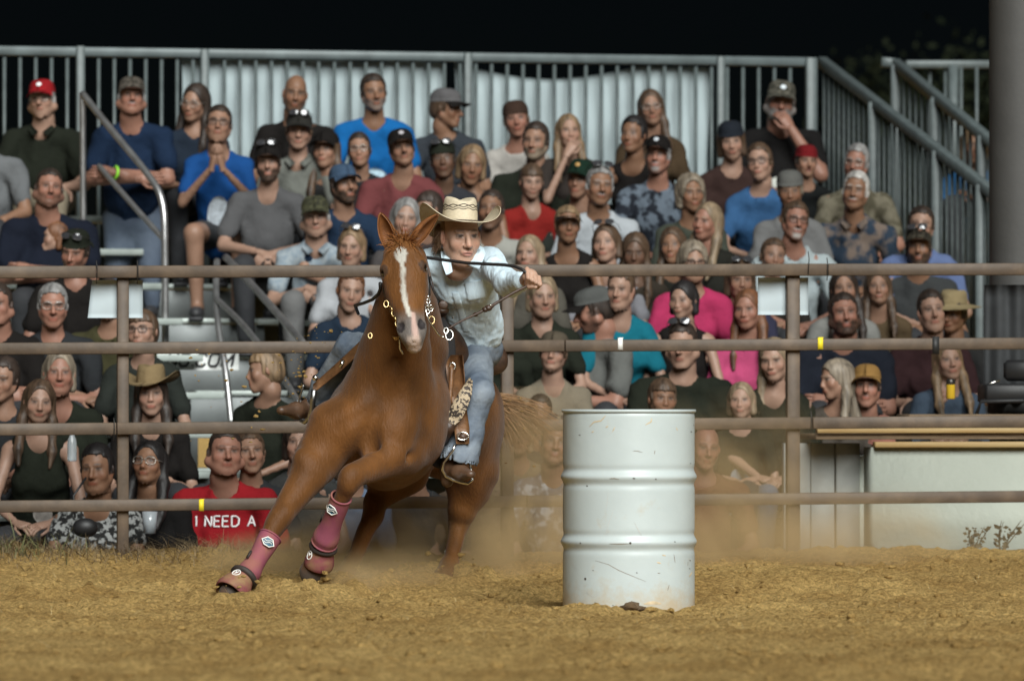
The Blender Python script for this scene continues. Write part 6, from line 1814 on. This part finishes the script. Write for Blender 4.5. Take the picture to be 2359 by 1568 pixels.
P_(1020, 368, 'shadowed person with goggles on a dark cap beside the golden haired woman', 'f', skin='deep', hair=('short', 'dark'), cap='cap', back=True, shades=True, shirt=(.04, .042, .05), hyaw=.2)
P_(1086, 378, 'woman with short golden brown hair in a grey tank top', 'f', skin='tan', hair=('bob', 'dirty'), shirt=(.14, .15, .15), neck='tank', sleeve='none')
P_(795, 424, 'bearded man in a blue cap and navy tee behind the old man', 'm', skin='mid', hair=('short', 'dark'), cap='cap', capc=(.07, .12, .20), beard=('full', 'dark'), shirt=(.020, .042, .085), hyaw=.25, roll=-.1)
P_(728, 498, 'old man in a camouflage cap and pale blue checked shirt', 'w', skin='pale', hair=('short', 'grey'), cap='cap', capc=((.10, .10, .055), (.045, .045, .03), 38, .4, .6), shirt=((.30, .37, .43), (.40, .46, .50), 34, .42, .58), neck='polo', old=1, pose='clasp', legs='grey', hyaw=.1)
P_(812, 566, 'blond woman with sunglasses on her head and white top by the top rail', 'g', skin='pale', hair=('bob', 'dirty'), shades=True, shirt=(.50, .52, .55), hyaw=-.05, neck='scoop')
P_(937, 502, 'grey haired older woman behind the ears of the horse', 'f', skin='pale', hair=('bob', 'grey'), old=1, shirt=(.10, .09, .09), hyaw=.1)
P_(985, 482, 'dark haired person partly hidden behind the hat brim', 'k', s=.9, skin='mid', hair=('mop', 'dark'), hyaw=-.8, shirt=(.06, .05, .05))
P_(1130, 482, 'man with cropped dark hair and white tee behind the straw hat', 'm', skin='tan', hair=('crop', 'dark'), beard=('stub', 'dark'), shirt=(.42, .42, .38), hyaw=.1, s=1.02)
P_(1190, 275, 'smiling woman in a brown cap and white tee', 's', skin='red', hair=('short', 'brown'), cap='cap', back=True, capc=(.06, .035, .025), shirt=(.55, .52, .48), neck='crew')
P_(1236, 325, 'bearded man with dark hair in a black tee', 'm', skin='mid', hair=('short', 'dark'), beard=('full', 'ash'), shirt=(.020, .020, .021), fat=.03, s=1.06, logo=[('blob', (.25, .25, .26), (.09, -.12, .04, .045))])
P_(1312, 302, 'long fair haired girl with a hand at her mouth', 'f', skin='pale', hair=('long', 'dirty'), shirt=(.05, .04, .035), pose=('mouth', 'lap'), s=.95)
P_(1500, 248, 'tall long haired woman with glasses in brown standing out on the top row', 'f', s=1.03, skin='mid', hair=('long', 'brown'), glasses='wire', shirt=(.085, .055, .03), sleeve='long', neck='v')
P_(1462, 310, 'tanned woman with tied back black hair in a black tank top', 'f', skin='tan', hair=('tied', 'black'), shirt=BLK, neck='tank', sleeve='none', hyaw=-.15, pitch=.05)
P_(1513, 358, 'man with grey goatee in a black and white cap and blue camouflage tee', 'm', skin='red', hair=('short', 'grey'), cap='cap', capc=BLK, caplogo=(.45, .48, .52), beard=('goat', 'grey'), shirt=((.022, .026, .036), (.17, .21, .26), 15, .44, .56), hyaw=-.1, old=1)
P_(1686, 325, 'young person with shoulder length brown hair in a dark cap and maroon tee', 'f', skin='pale', hair=('bob', 'brown'), cap='cap', back=True, capc=(.02, .025, .035), shirt=(.055, .030, .026), s=1.03, fat=.02, logo=[('blob', (.20, .16, .14), (.06, -.12, .035, .06))])
P_(1800, 232, 'large man with hand at his mouth in a camouflage cap and black tee', 'w', s=1.06, skin='red', hair=('short', 'dark'), cap='cap', capc=((.16, .15, .12), (.05, .05, .04), 40, .4, .6), caplogo=(.6, .66, .7), shirt=(.013, .012, .012), pose=('lap', 'chin'), fat=.05, beard=('full', 'grey'), hyaw=-.1, logo=[('blob', (.56, .58, .53), (-.02, -.10, .085, .075))])
P_(1752, 374, 'woman with glasses and tied hair in a blue tee with yellow print', 'f', skin='pale', hair=('short', 'brown'), glasses='dark', shirt=(.055, .155, .34), logo=[('blob', (.28, .26, .12), (.02, -.08, .07, .03))], s=1.02, neck='crew')
P_(1855, 372, 'shouting boy in a red cap and black jacket', 'o', s=.88, skin='mid', hair=('short', 'dark'), cap='cap', capc=(.20, .012, .015), back=True, shirt=(.014, .016, .016), sleeve='long', hyaw=.1)
P_(1976, 375, 'grey haired man behind the stair railing in a pale camouflage shirt', 'm', skin='red', hair=('short', 'grey'), shirt=((.20, .18, .13), (.10, .09, .06), 14, .42, .58), glasses='wire', old=1)
P_(1968, 440, 'old white haired man in a blue and striped flag shirt', 'm', skin='tan', hair=('short', 'white'), beard=('must', 'white'), old=1, shirt=((.035, .055, .085), (.22, .17, .14), 11, .44, .58), neck='polo', s=1.04, logo=[('rect', (.55, .42, .18), (.11, -.06, .035, .014))])
P_(1822, 438, 'older woman with grey blond hair and a grey top', 'f', skin='tan', hair=('short', 'ash'), cap='cap', back=True, capc=(.16, .16, .15), old=1, shirt=(.22, .22, .22), fat=.02)
P_(1226, 418, 'boy with brown hair in a plain red tee', 'k', s=.92, skin='pale', hair=('mop', 'brown'), shirt=(.30, .022, .018), neck='v')
P_(1338, 412, 'person in a dark green cap behind the man in the white tee', 'f', skin='mid', hair=('short', 'dirty'), cap='cap', capc=(.012, .035, .022), caplogo=(.35, .2, .06), shirt=(.03, .035, .03))
P_(1378, 428, 'grey haired man with sunglasses on his head and white tee', 'm', skin='tan', hair=('short', 'grey'), shades=True, shirt=(.56, .60, .64), old=1, beard=('must', 'grey'), s=1.04, logo=[('rect', (.02, .02, .02), (.0, .01, .016, .006))])
P_(1594, 445, 'older woman with short wavy blond hair and a sage green top', 'f', skin='tan', hair=('curly', 'ash'), old=1, shirt=(.075, .085, .065), hyaw=.2)
P_(1628, 510, 'woman with long blond hair looking left in a dark jacket', 's', skin='red', hair=('long', 'blond'), hyaw=-.55, shirt=(.025, .025, .020), sleeve='long')
P_(1310, 518, 'tanned blond woman with hair tied under a dark visor in a tank top', 'f', skin='tan', hair=('tied', 'dirty'), cap='visor', capc=BLK, shirt=BLK, neck='tank', sleeve='none', hyaw=.25)
P_(1398, 560, 'brunette woman with sunglasses on her head above the top rail', 'f', skin='pale', hair=('bob', 'brown'), shades=True, shirt=(.30, .30, .33), neck='scoop')
P_(1216, 585, 'blond woman with long pale hair near the outstretched hand', 'f', skin='pale', hair=('long', 'blond'), shirt=(.12, .11, .09))
P_(1464, 580, 'dim brown haired person beside the brunette with sunglasses', 'f', skin='deep', hair=('wave', 'brown'), shirt=(.05, .04, .03), s=.98)
P_(1594, 602, 'older woman with curly grey blond hair, glasses and a hot pink tee', 'g', skin='mid', hair=('curly', 'ash'), glasses='dark', old=1, shirt=(.55, .045, .14), fat=.03)
P_(1830, 508, 'bearded man with glasses in a white tee right of the child', 'm', skin='red', hair=('short', 'brown'), glasses='dark', beard=('goat', 'white'), shirt=(.52, .60, .62), old=.6, s=1.06, hyaw=.05)
P_(1782, 590, 'child with brown hair peeking over the top rail by the paper', 'k', s=.95, skin='mid', hair=('short', 'brown'), shirt=(.04, .035, .03))
P_(2124, 518, 'man with flat dark hair in a lilac tee at the right end', 'm', skin='pale', hair=('short', 'dark'), shirt=(.16, .22, .42), hyaw=-.1, s=1.02)
P_(2114, 570, 'bearded man in a dark camouflage cap and charcoal tee at the right end', 'm', skin='tan', hair=('short', 'dark'), cap='cap', capc=((.08, .07, .05), (.025, .022, .018), 40, .4, .6), shades=True, beard=('full', 'dark'), shirt=(.06, .064, .066), fat=.02)
P_(2244, 335, 'person in a bright blue top behind the outer stair railing', 'f', row=10, skin='tan', hair=('bob', 'dirty'), shirt=(.05, .20, .45), sleeve='long')
# ---- between the first and second rails
P_(118, 702, 'grey haired man with glasses and dark tee below the top rail', 'm', skin='red', hair=('short', 'grey'), glasses='wire', shirt=(.035, .038, .042), openm=0, old=.7, roll=-.06, fat=.02, s=1.04)
P_(250, 690, 'person in an olive tee half hidden behind the crumpled paper', 'm', skin='mid', hair=('short', 'dark'), shirt=(.070, .065, .030), fat=.02)
P_(328, 762, 'youth with glasses and brown hair beside the fence post', 'k', s=1.0, skin='pale', hair=('mop', 'brown'), glasses='dark', shirt=(.030, .036, .032), fat=.02, pose=('lap', 'knees'))
P_(806, 668, 'youth in a navy tee with a tiger print below the top rail', 'k', s=1.0, skin='pale', hair=('short', 'auburn'), shirt=(.020, .036, .062), fat=.02, logo=[('blob', (.38, .32, .25), (.02, -.10, .06, .06))])
P_(1250, 680, 'blond woman in a black top with a necklace below the fist', 'g', skin='pale', hair=('bob', 'blond'), shirt=(.018, .017, .017), neck='v', old=.5)
P_(1152, 756, 'pink faced child in a dark tee beside the jeans of the rider', 'k', s=.92, skin='pale', hair=('short', 'dirty'), shirt=(.022, .022, .024), hyaw=-.2)
P_(1368, 712, 'man in a grey cap turned away to the left in a grey tee', 'w', skin='red', hair=('short', 'dark'), cap='cap', capc=(.12, .125, .12), oneside=BLK, shirt=(.17, .175, .165), yaw=-.9, hyaw=-1.35, pitch=.25, fat=.03, s=1.06, beard=('stub', 'dark'))
P_(1430, 666, 'woman with tied brown hair in a teal tee', 'g', skin='pale', hair=('tied', 'brown'), shirt=(.010, .18, .25), neck='v', s=1.02)
P_(1574, 690, 'black haired girl in a black tank top before the hot pink tee', 'k', s=.95, skin='pale', hair=('bob', 'black'), shirt=BLK, neck='tank', sleeve='none', hyaw=-.2)
P_(1706, 645, 'woman with sunglasses on her head behind the reddish haired woman', 'f', skin='mid', hair=('bob', 'brown'), shades=True, shirt=(.05, .05, .09))
P_(1720, 712, 'woman with long reddish brown hair in a pink top by the smooth paper', 'f', skin='red', hair=('long', 'auburn'), shirt=(.62, .09, .22), s=1.02)
P_(1942, 722, 'stout man with a full brown beard and navy tee', 'w', skin='red', hair=('short', 'dark'), beard=('full', 'dark'), shirt=(.018, .022, .034), fat=.05, s=1.08, pose='fold')
P_(1946, 664, 'woman with dark brown hair behind the stout bearded man', 'f', skin='mid', hair=('long', 'dark'), shirt=(.32, .32, .30))
P_(2024, 662, 'girl with wavy brown hair in a tan jacket', 's', s=.95, skin='mid', hair=('wave', 'brown'), shirt=(.13, .09, .05), sleeve='long', hyaw=.1)
P_(2146, 716, 'dark haired person in a maroon top beside the straw sun hat', 'g', skin='pale', hair=('tied', 'dark'), shirt=(.045, .020, .022), fat=.03, s=1.04, pose='knees')
P_(2196, 722, 'tanned person in a wide straw sun hat', 's', skin='tan', hair=('short', 'dark'), cap='straw', capc=(.42, .33, .18), shirt=(.03, .03, .03), hyaw=-.2)
# ---- between the second and third rails
P_(134, 858, 'older woman with short grey blond hair in a black tee', 'g', skin='red', hair=('bob', 'ash'), old=1, shirt=(.022, .022, .024), neck='scoop', s=1.06, fat=.02, pitch=-.05)
P_(88, 924, 'woman with long brown hair in a black printed tank top', 'f', skin='pale', hair=('long', 'brown'), shirt=(.018, .018, .018), neck='tank', sleeve='none', s=1.04, hyaw=.12, logo=[('blob', (.22, .20, .18), (.02, -.14, .05, .05))])
P_(346, 906, 'woman with long black hair in a straw cowboy hat', 'f', skin='pale', hair=('long', 'dark'), cap='cowboy', capc=(.32, .23, .12), shirt=BLK, neck='v', s=1.03, hyaw=.08)
P_(606, 852, 'dark blond boy in a black tee looking left across the aisle', 'k', s=.95, skin='mid', hair=('mop', 'dirty'), hyaw=-1.15, shirt=(.016, .018, .022), yaw=-.5)
P_(1995, 890, 'man in a tan cap and black tee beside the timber ledge', 'm', skin='red', hair=('short', 'dark'), cap='cap', capc=(.34, .19, .06), beard=('must', 'dark'), shirt=(.016, .015, .015), s=1.04, hyaw=-.1)
P_(1925, 872, 'woman with tangled blond hair left of the tan cap', 'f', skin='mid', hair=('wave', 'ash'), shirt=(.10, .085, .07), hyaw=-.9, s=.95)
P_(1706, 922, 'small child with fair blond hair in a black printed tee', 'k', s=.88, skin='pale', hair=('bob', 'blond'), shirt=(.016, .016, .017), logo=[('blob', (.30, .36, .42), (.0, -.04, .055, .055))], legs='jeans', roll=.08)
P_(1780, 828, 'woman with very long blond hair in a black scoop top', 'f', skin='pale', hair=('long', 'blond'), shirt=(.020, .021, .020), neck='scoop', s=1.04, fat=.02)
P_(1572, 792, 'stout man with sunglasses on his forehead and a plain black tee', 'w', skin='pale', hair=('short', 'dark'), shades=True, shirt=(.022, .022, .022), fat=.06, s=1.08)
P_(1526, 918, 'brown haired child right behind the top of the drum', 'k', s=.92, skin='tan', hair=('mop', 'brown'), shirt=(.03, .028, .026))
P_(1276, 812, 'woman in a brown cap and beige open shirt', 'f', skin='pale', hair=('short', 'brown'), cap='cap', capc=(.13, .105, .075), shirt=(.26, .22, .16), neck='v', s=1.02)
P_(1240, 950, 'dark haired child low beside the horse tail', 'k', s=.88, skin='tan', hair=('short', 'dark'), shirt=(.05, .045, .04))
P_(2186, 830, 'woman with fair hair in a denim jacket behind the drink can', 'f', skin='pale', hair=('long', 'dirty'), shirt=(.085, .12, .17), sleeve='long', hyaw=.05)
P_(2178, 892, 'small fair child low behind the drink can', 'k', s=.80, skin='pale', hair=('bob', 'dirty'), shirt=(.15, .14, .12))
# ---- below the third rail
P_(220, 1078, 'black haired older woman in a black and white patterned top', 'g', skin='tan', hair=('short', 'black'), shirt=((.42, .43, .42), (.03, .03, .03), 38, .44, .54), neck='scoop', sleeve='cap', s=1.08, fat=.02, pitch=.12, hyaw=.1)
P_(342, 1066, 'young woman with large glasses and long black hair in black', 'f', skin='tan', hair=('long', 'black'), glasses='wire', shirt=(.014, .014, .015), neck='v', s=1.06, pitch=-.08)
P_(520, 1040, 'young man in a red tee with white block letters', 'w', skin='red', hair=('crop', 'dark'), shirt=(.42, .018, .026), s=1.10, fat=.045, hyaw=.12, logo=[('text', (.72, .70, .70), (-.135, .085, 0, .052))])
P_(574, 1040, 'person half hidden behind the shoulder of the red tee', 'm', skin='mid', hair=('short', 'brown'), shirt=(.04, .04, .04))
P_(694, 1018, 'woman half hidden by the shoulder of the horse in a grey top', 'f', skin='pale', hair=('bob', 'dark'), shirt=(.06, .062, .06), neck='v', s=1.04, sleeve='none')
P_(1276, 1020, 'dark haired person in a white patterned top left of the drum', 'm', skin='tan', hair=('crop', 'dark'), shades=True, shirt=((.46, .48, .52), (.15, .14, .16), 24, .38, .5), legs='jeans', s=1.05)
P_(1622, 1030, 'pink faced bald person right behind the edge of the drum', 'm', skin='red', hair=(None, 'brown'), shirt=(.26, .12, .07), s=1.0)
P_(30, 1010, 'person in a dark top at the left edge behind the tank top woman', 'm', skin='mid', hair=('short', 'dark'), shirt=(.05, .055, .06), legs='jeans', s=1.05) if False else None
P_(2030, 1010, 'person in a pink cap bent low behind the shaded side wall', 'f', s=.95, skin='red', hair=('short', 'brown'), cap='cap', capc=(.40, .17, .13), shirt=(.06, .05, .045), pitch=.5)

P_(4, 872, 'person in a plain charcoal tee cut by the left edge in the lower rows', 'm', skin='mid', hair=('short', 'dark'), shirt=(.04, .042, .045))
P_(-6, 700, 'person in black with forearm out at the left edge under the top rail', 'w', skin='red', hair=('short', 'dark'), shirt=BLK, fat=.03, pose='fold')
P_(1196, 1004, 'tanned face low in the dust right behind the horse tail', 'f', s=.92, skin='tan', hair=('bob', 'dirty'), shirt=(.20, .15, .10))
P_(1548, 566, 'brown haired woman in a dark jacket left of the curly haired woman', 'f', s=.95, skin='tan', hair=('wave', 'brown'), shirt=(.03, .028, .024), sleeve='long')
P_(806, 1062, 'person in a pale blue top seen between the front legs of the horse', 'f', skin='mid', hair=('bob', 'brown'), shirt=(.20, .28, .42), legs='jeans')
P_(962, 1066, 'person in a dark tee hidden behind the chest of the horse', 'm', skin='mid', hair=('short', 'dark'), shirt=(.05, .055, .06), legs='jeans')
P_(1090, 1050, 'person in a brown top behind the hind leg of the horse', 'g', skin='mid', hair=('bob', 'brown'), shirt=(.14, .10, .07), legs='jeans')
# small belongings
b = MB(); bt = empty('water_bottle', RW(166, 1030, 0, -.20), label='clear plastic water bottle held up beside the tank top woman', cat='bottle')
b.lathe([(.001, -.07), (.022, -.07), (.024, -.06), (.024, .015), (.021, .04), (.011, .065), (.011, .08)], 16); b.build('bottle_body', mat('bottle_plastic', (.62, .68, .72), .12, trans=.6, spec=.5), bt)
b = MB(); b.lathe([(.0125, .078), (.0125, .094), (.001, .096)], 14); b.build('bottle_cap', m_white, bt)
cp = empty('plastic_cup', RW(345, 1205, 0, -.40), label='clear plastic cup of ice held low by the woman in large glasses', cat='cup')
b = MB(); b.lathe([(.001, -.05), (.030, -.05), (.040, .06), (.037, .06), (.028, -.044)], 18); b.build('cup_wall', mat('cup_plastic', (.55, .60, .64), .15, trans=.55), cp)
bg_ = empty('hand_bag', RW(196, 1215, 0, -.42), label='round black bag on the lap of the patterned top woman', cat='bag')
b = MB(); b.ball((0, 0, 0), (.065, .04, .05), None, 14, 10); b.build('pouch', m_gear, bg_)
b = MB(); b.tube([(-.05, 0, .05), (-.06, .02, .16), (.0, .06, .25)], .006, 6); b.build('bag_strap', m_gear, bg_)
# ================================================================= dust kicked up by the hooves
def dust(name, c, size, lobes, dens, lab, nscale=2.3, col=(.80, .60, .33)):
    m = bpy.data.materials.new(name + '_air'); m.use_nodes = True; nt = m.node_tree; N = nt.nodes; L = nt.links
    N.remove(N['Principled BSDF']); out = N['Material Output']
    pv = N.new('ShaderNodeVolumePrincipled'); pv.inputs['Color'].default_value = (*col, 1); pv.inputs['Anisotropy'].default_value = .0
    tc = N.new('ShaderNodeTexCoord'); nz = N.new('ShaderNodeTexNoise'); nz.inputs['Scale'].default_value = nscale; nz.inputs['Detail'].default_value = 4; nz.inputs['Roughness'].default_value = .55; nz.inputs['Distortion'].default_value = .6
    L.new(tc.outputs['Object'], nz.inputs['Vector'])
    mr = N.new('ShaderNodeMapRange'); mr.inputs['From Min'].default_value = .36; mr.inputs['From Max'].default_value = .70; L.new(nz.outputs['Fac'], mr.inputs['Value'])
    tot = None
    for (p, r, a) in lobes:
        v = N.new('ShaderNodeVectorMath'); v.operation = 'SUBTRACT'; L.new(tc.outputs['Object'], v.inputs[0]); v.inputs[1].default_value = tuple(np.asarray(p) - np.asarray(c))
        d = N.new('ShaderNodeVectorMath'); d.operation = 'DIVIDE'; L.new(v.outputs[0], d.inputs[0]); d.inputs[1].default_value = r
        ln_ = N.new('ShaderNodeVectorMath'); ln_.operation = 'LENGTH'; L.new(d.outputs[0], ln_.inputs[0])
        q = N.new('ShaderNodeMapRange'); q.interpolation_type = 'SMOOTHSTEP'; q.inputs['From Min'].default_value = 1.0; q.inputs['From Max'].default_value = .1; q.inputs['To Max'].default_value = a
        L.new(ln_.outputs['Value'], q.inputs['Value'])
        if tot is None: tot = q.outputs[0]
        else:
            ad = N.new('ShaderNodeMath'); ad.operation = 'ADD'; L.new(tot, ad.inputs[0]); L.new(q.outputs[0], ad.inputs[1]); tot = ad.outputs[0]
    mu = N.new('ShaderNodeMath'); mu.operation = 'MULTIPLY'; L.new(tot, mu.inputs[0]); L.new(mr.outputs[0], mu.inputs[1])
    m2 = N.new('ShaderNodeMath'); m2.operation = 'MULTIPLY'; L.new(mu.outputs[0], m2.inputs[0]); m2.inputs[1].default_value = dens
    L.new(m2.outputs[0], pv.inputs['Density']); L.new(pv.outputs[0], out.inputs['Volume'])
    m.cycles.volume_step_rate = 1.0
    b = MB(); b.box((0, 0, 0), size); o = b.build(name, m, smooth=False); o.location = c
    setp(o, lab, kind='stuff'); return o
lobes = [(W(760, 1295, 2.3), (.65, .4, .24), .6), (W(860, 1325, 1.5), (.60, .50, .17), .40), (W(960, 1260, 2.75), (.85, .40, .34), 1.1), (W(800, 1340, 1.2), (.30, .35, .13), .5), (W(1010, 1335, 2.2), (.55, .5, .13), .5), (W(1210, 1110, 2.7), (.50, .45, .62), .32), (W(1235, 1265, 2.6), (.85, .5, .38), .70),
         (W(1720, 1285, 2.7), (.95, .5, .34), .75), (W(1680, 1110, 2.8), (.75, .45, .55), .28), (W(640, 1300, 2.2), (.5, .5, .2), .45), (W(2000, 1240, 3.0), (.7, .4, .34), .35)]
dust('dust_cloud', (.45, 1.85, .42), (3.9, 2.6, 1.16), lobes, 9.0, 'tan dust cloud hanging round the legs of the horse and behind the drum')
# bits of dirt thrown up by the hooves
R = np.random.RandomState(77); n = 150
px = np.concatenate([R.normal(735, 45, 90), R.uniform(430, 780, 40), R.uniform(1130, 1250, 20)]); py = np.concatenate([R.normal(850, 55, 90), R.uniform(800, 1020, 40), R.uniform(880, 1100, 20)])
yy = np.concatenate([R.uniform(1.9, 2.4, 90), R.uniform(1.2, 2.4, 40), R.uniform(2.0, 2.8, 20)])
pts = np.array([W(a, c, d) for a, c, d in zip(px, py, yy)]); V, F = clod_mesh(pts, np.minimum(.0022 + .0035 * R.exponential(1, n), .011))
n2 = 70
q2 = np.array([W(a_, c_, d_) for a_, c_, d_ in zip(np.concatenate([R.normal(738, 16, 30), R.normal(1010, 40, 22), R.normal(545, 30, 18)]), np.concatenate([R.uniform(1315, 1385, 30), R.uniform(1270, 1340, 22), R.uniform(1325, 1375, 18)]), np.concatenate([R.uniform(.75, 1.1, 30), R.uniform(2.0, 2.4, 22), R.uniform(.5, .8, 18)]))])
V2, F2 = clod_mesh(q2, np.minimum(.004 + .006 * R.exponential(1, n2), .020)); F = np.concatenate([F, F2 + len(V)]); V = np.concatenate([V, V2])
o = link('flying_dirt', mesh_np('flying_dirt', V, F, smooth=False, mat=m_dirt)); setp(o, 'bits of dirt thrown into the air behind the stirrup', kind='stuff')
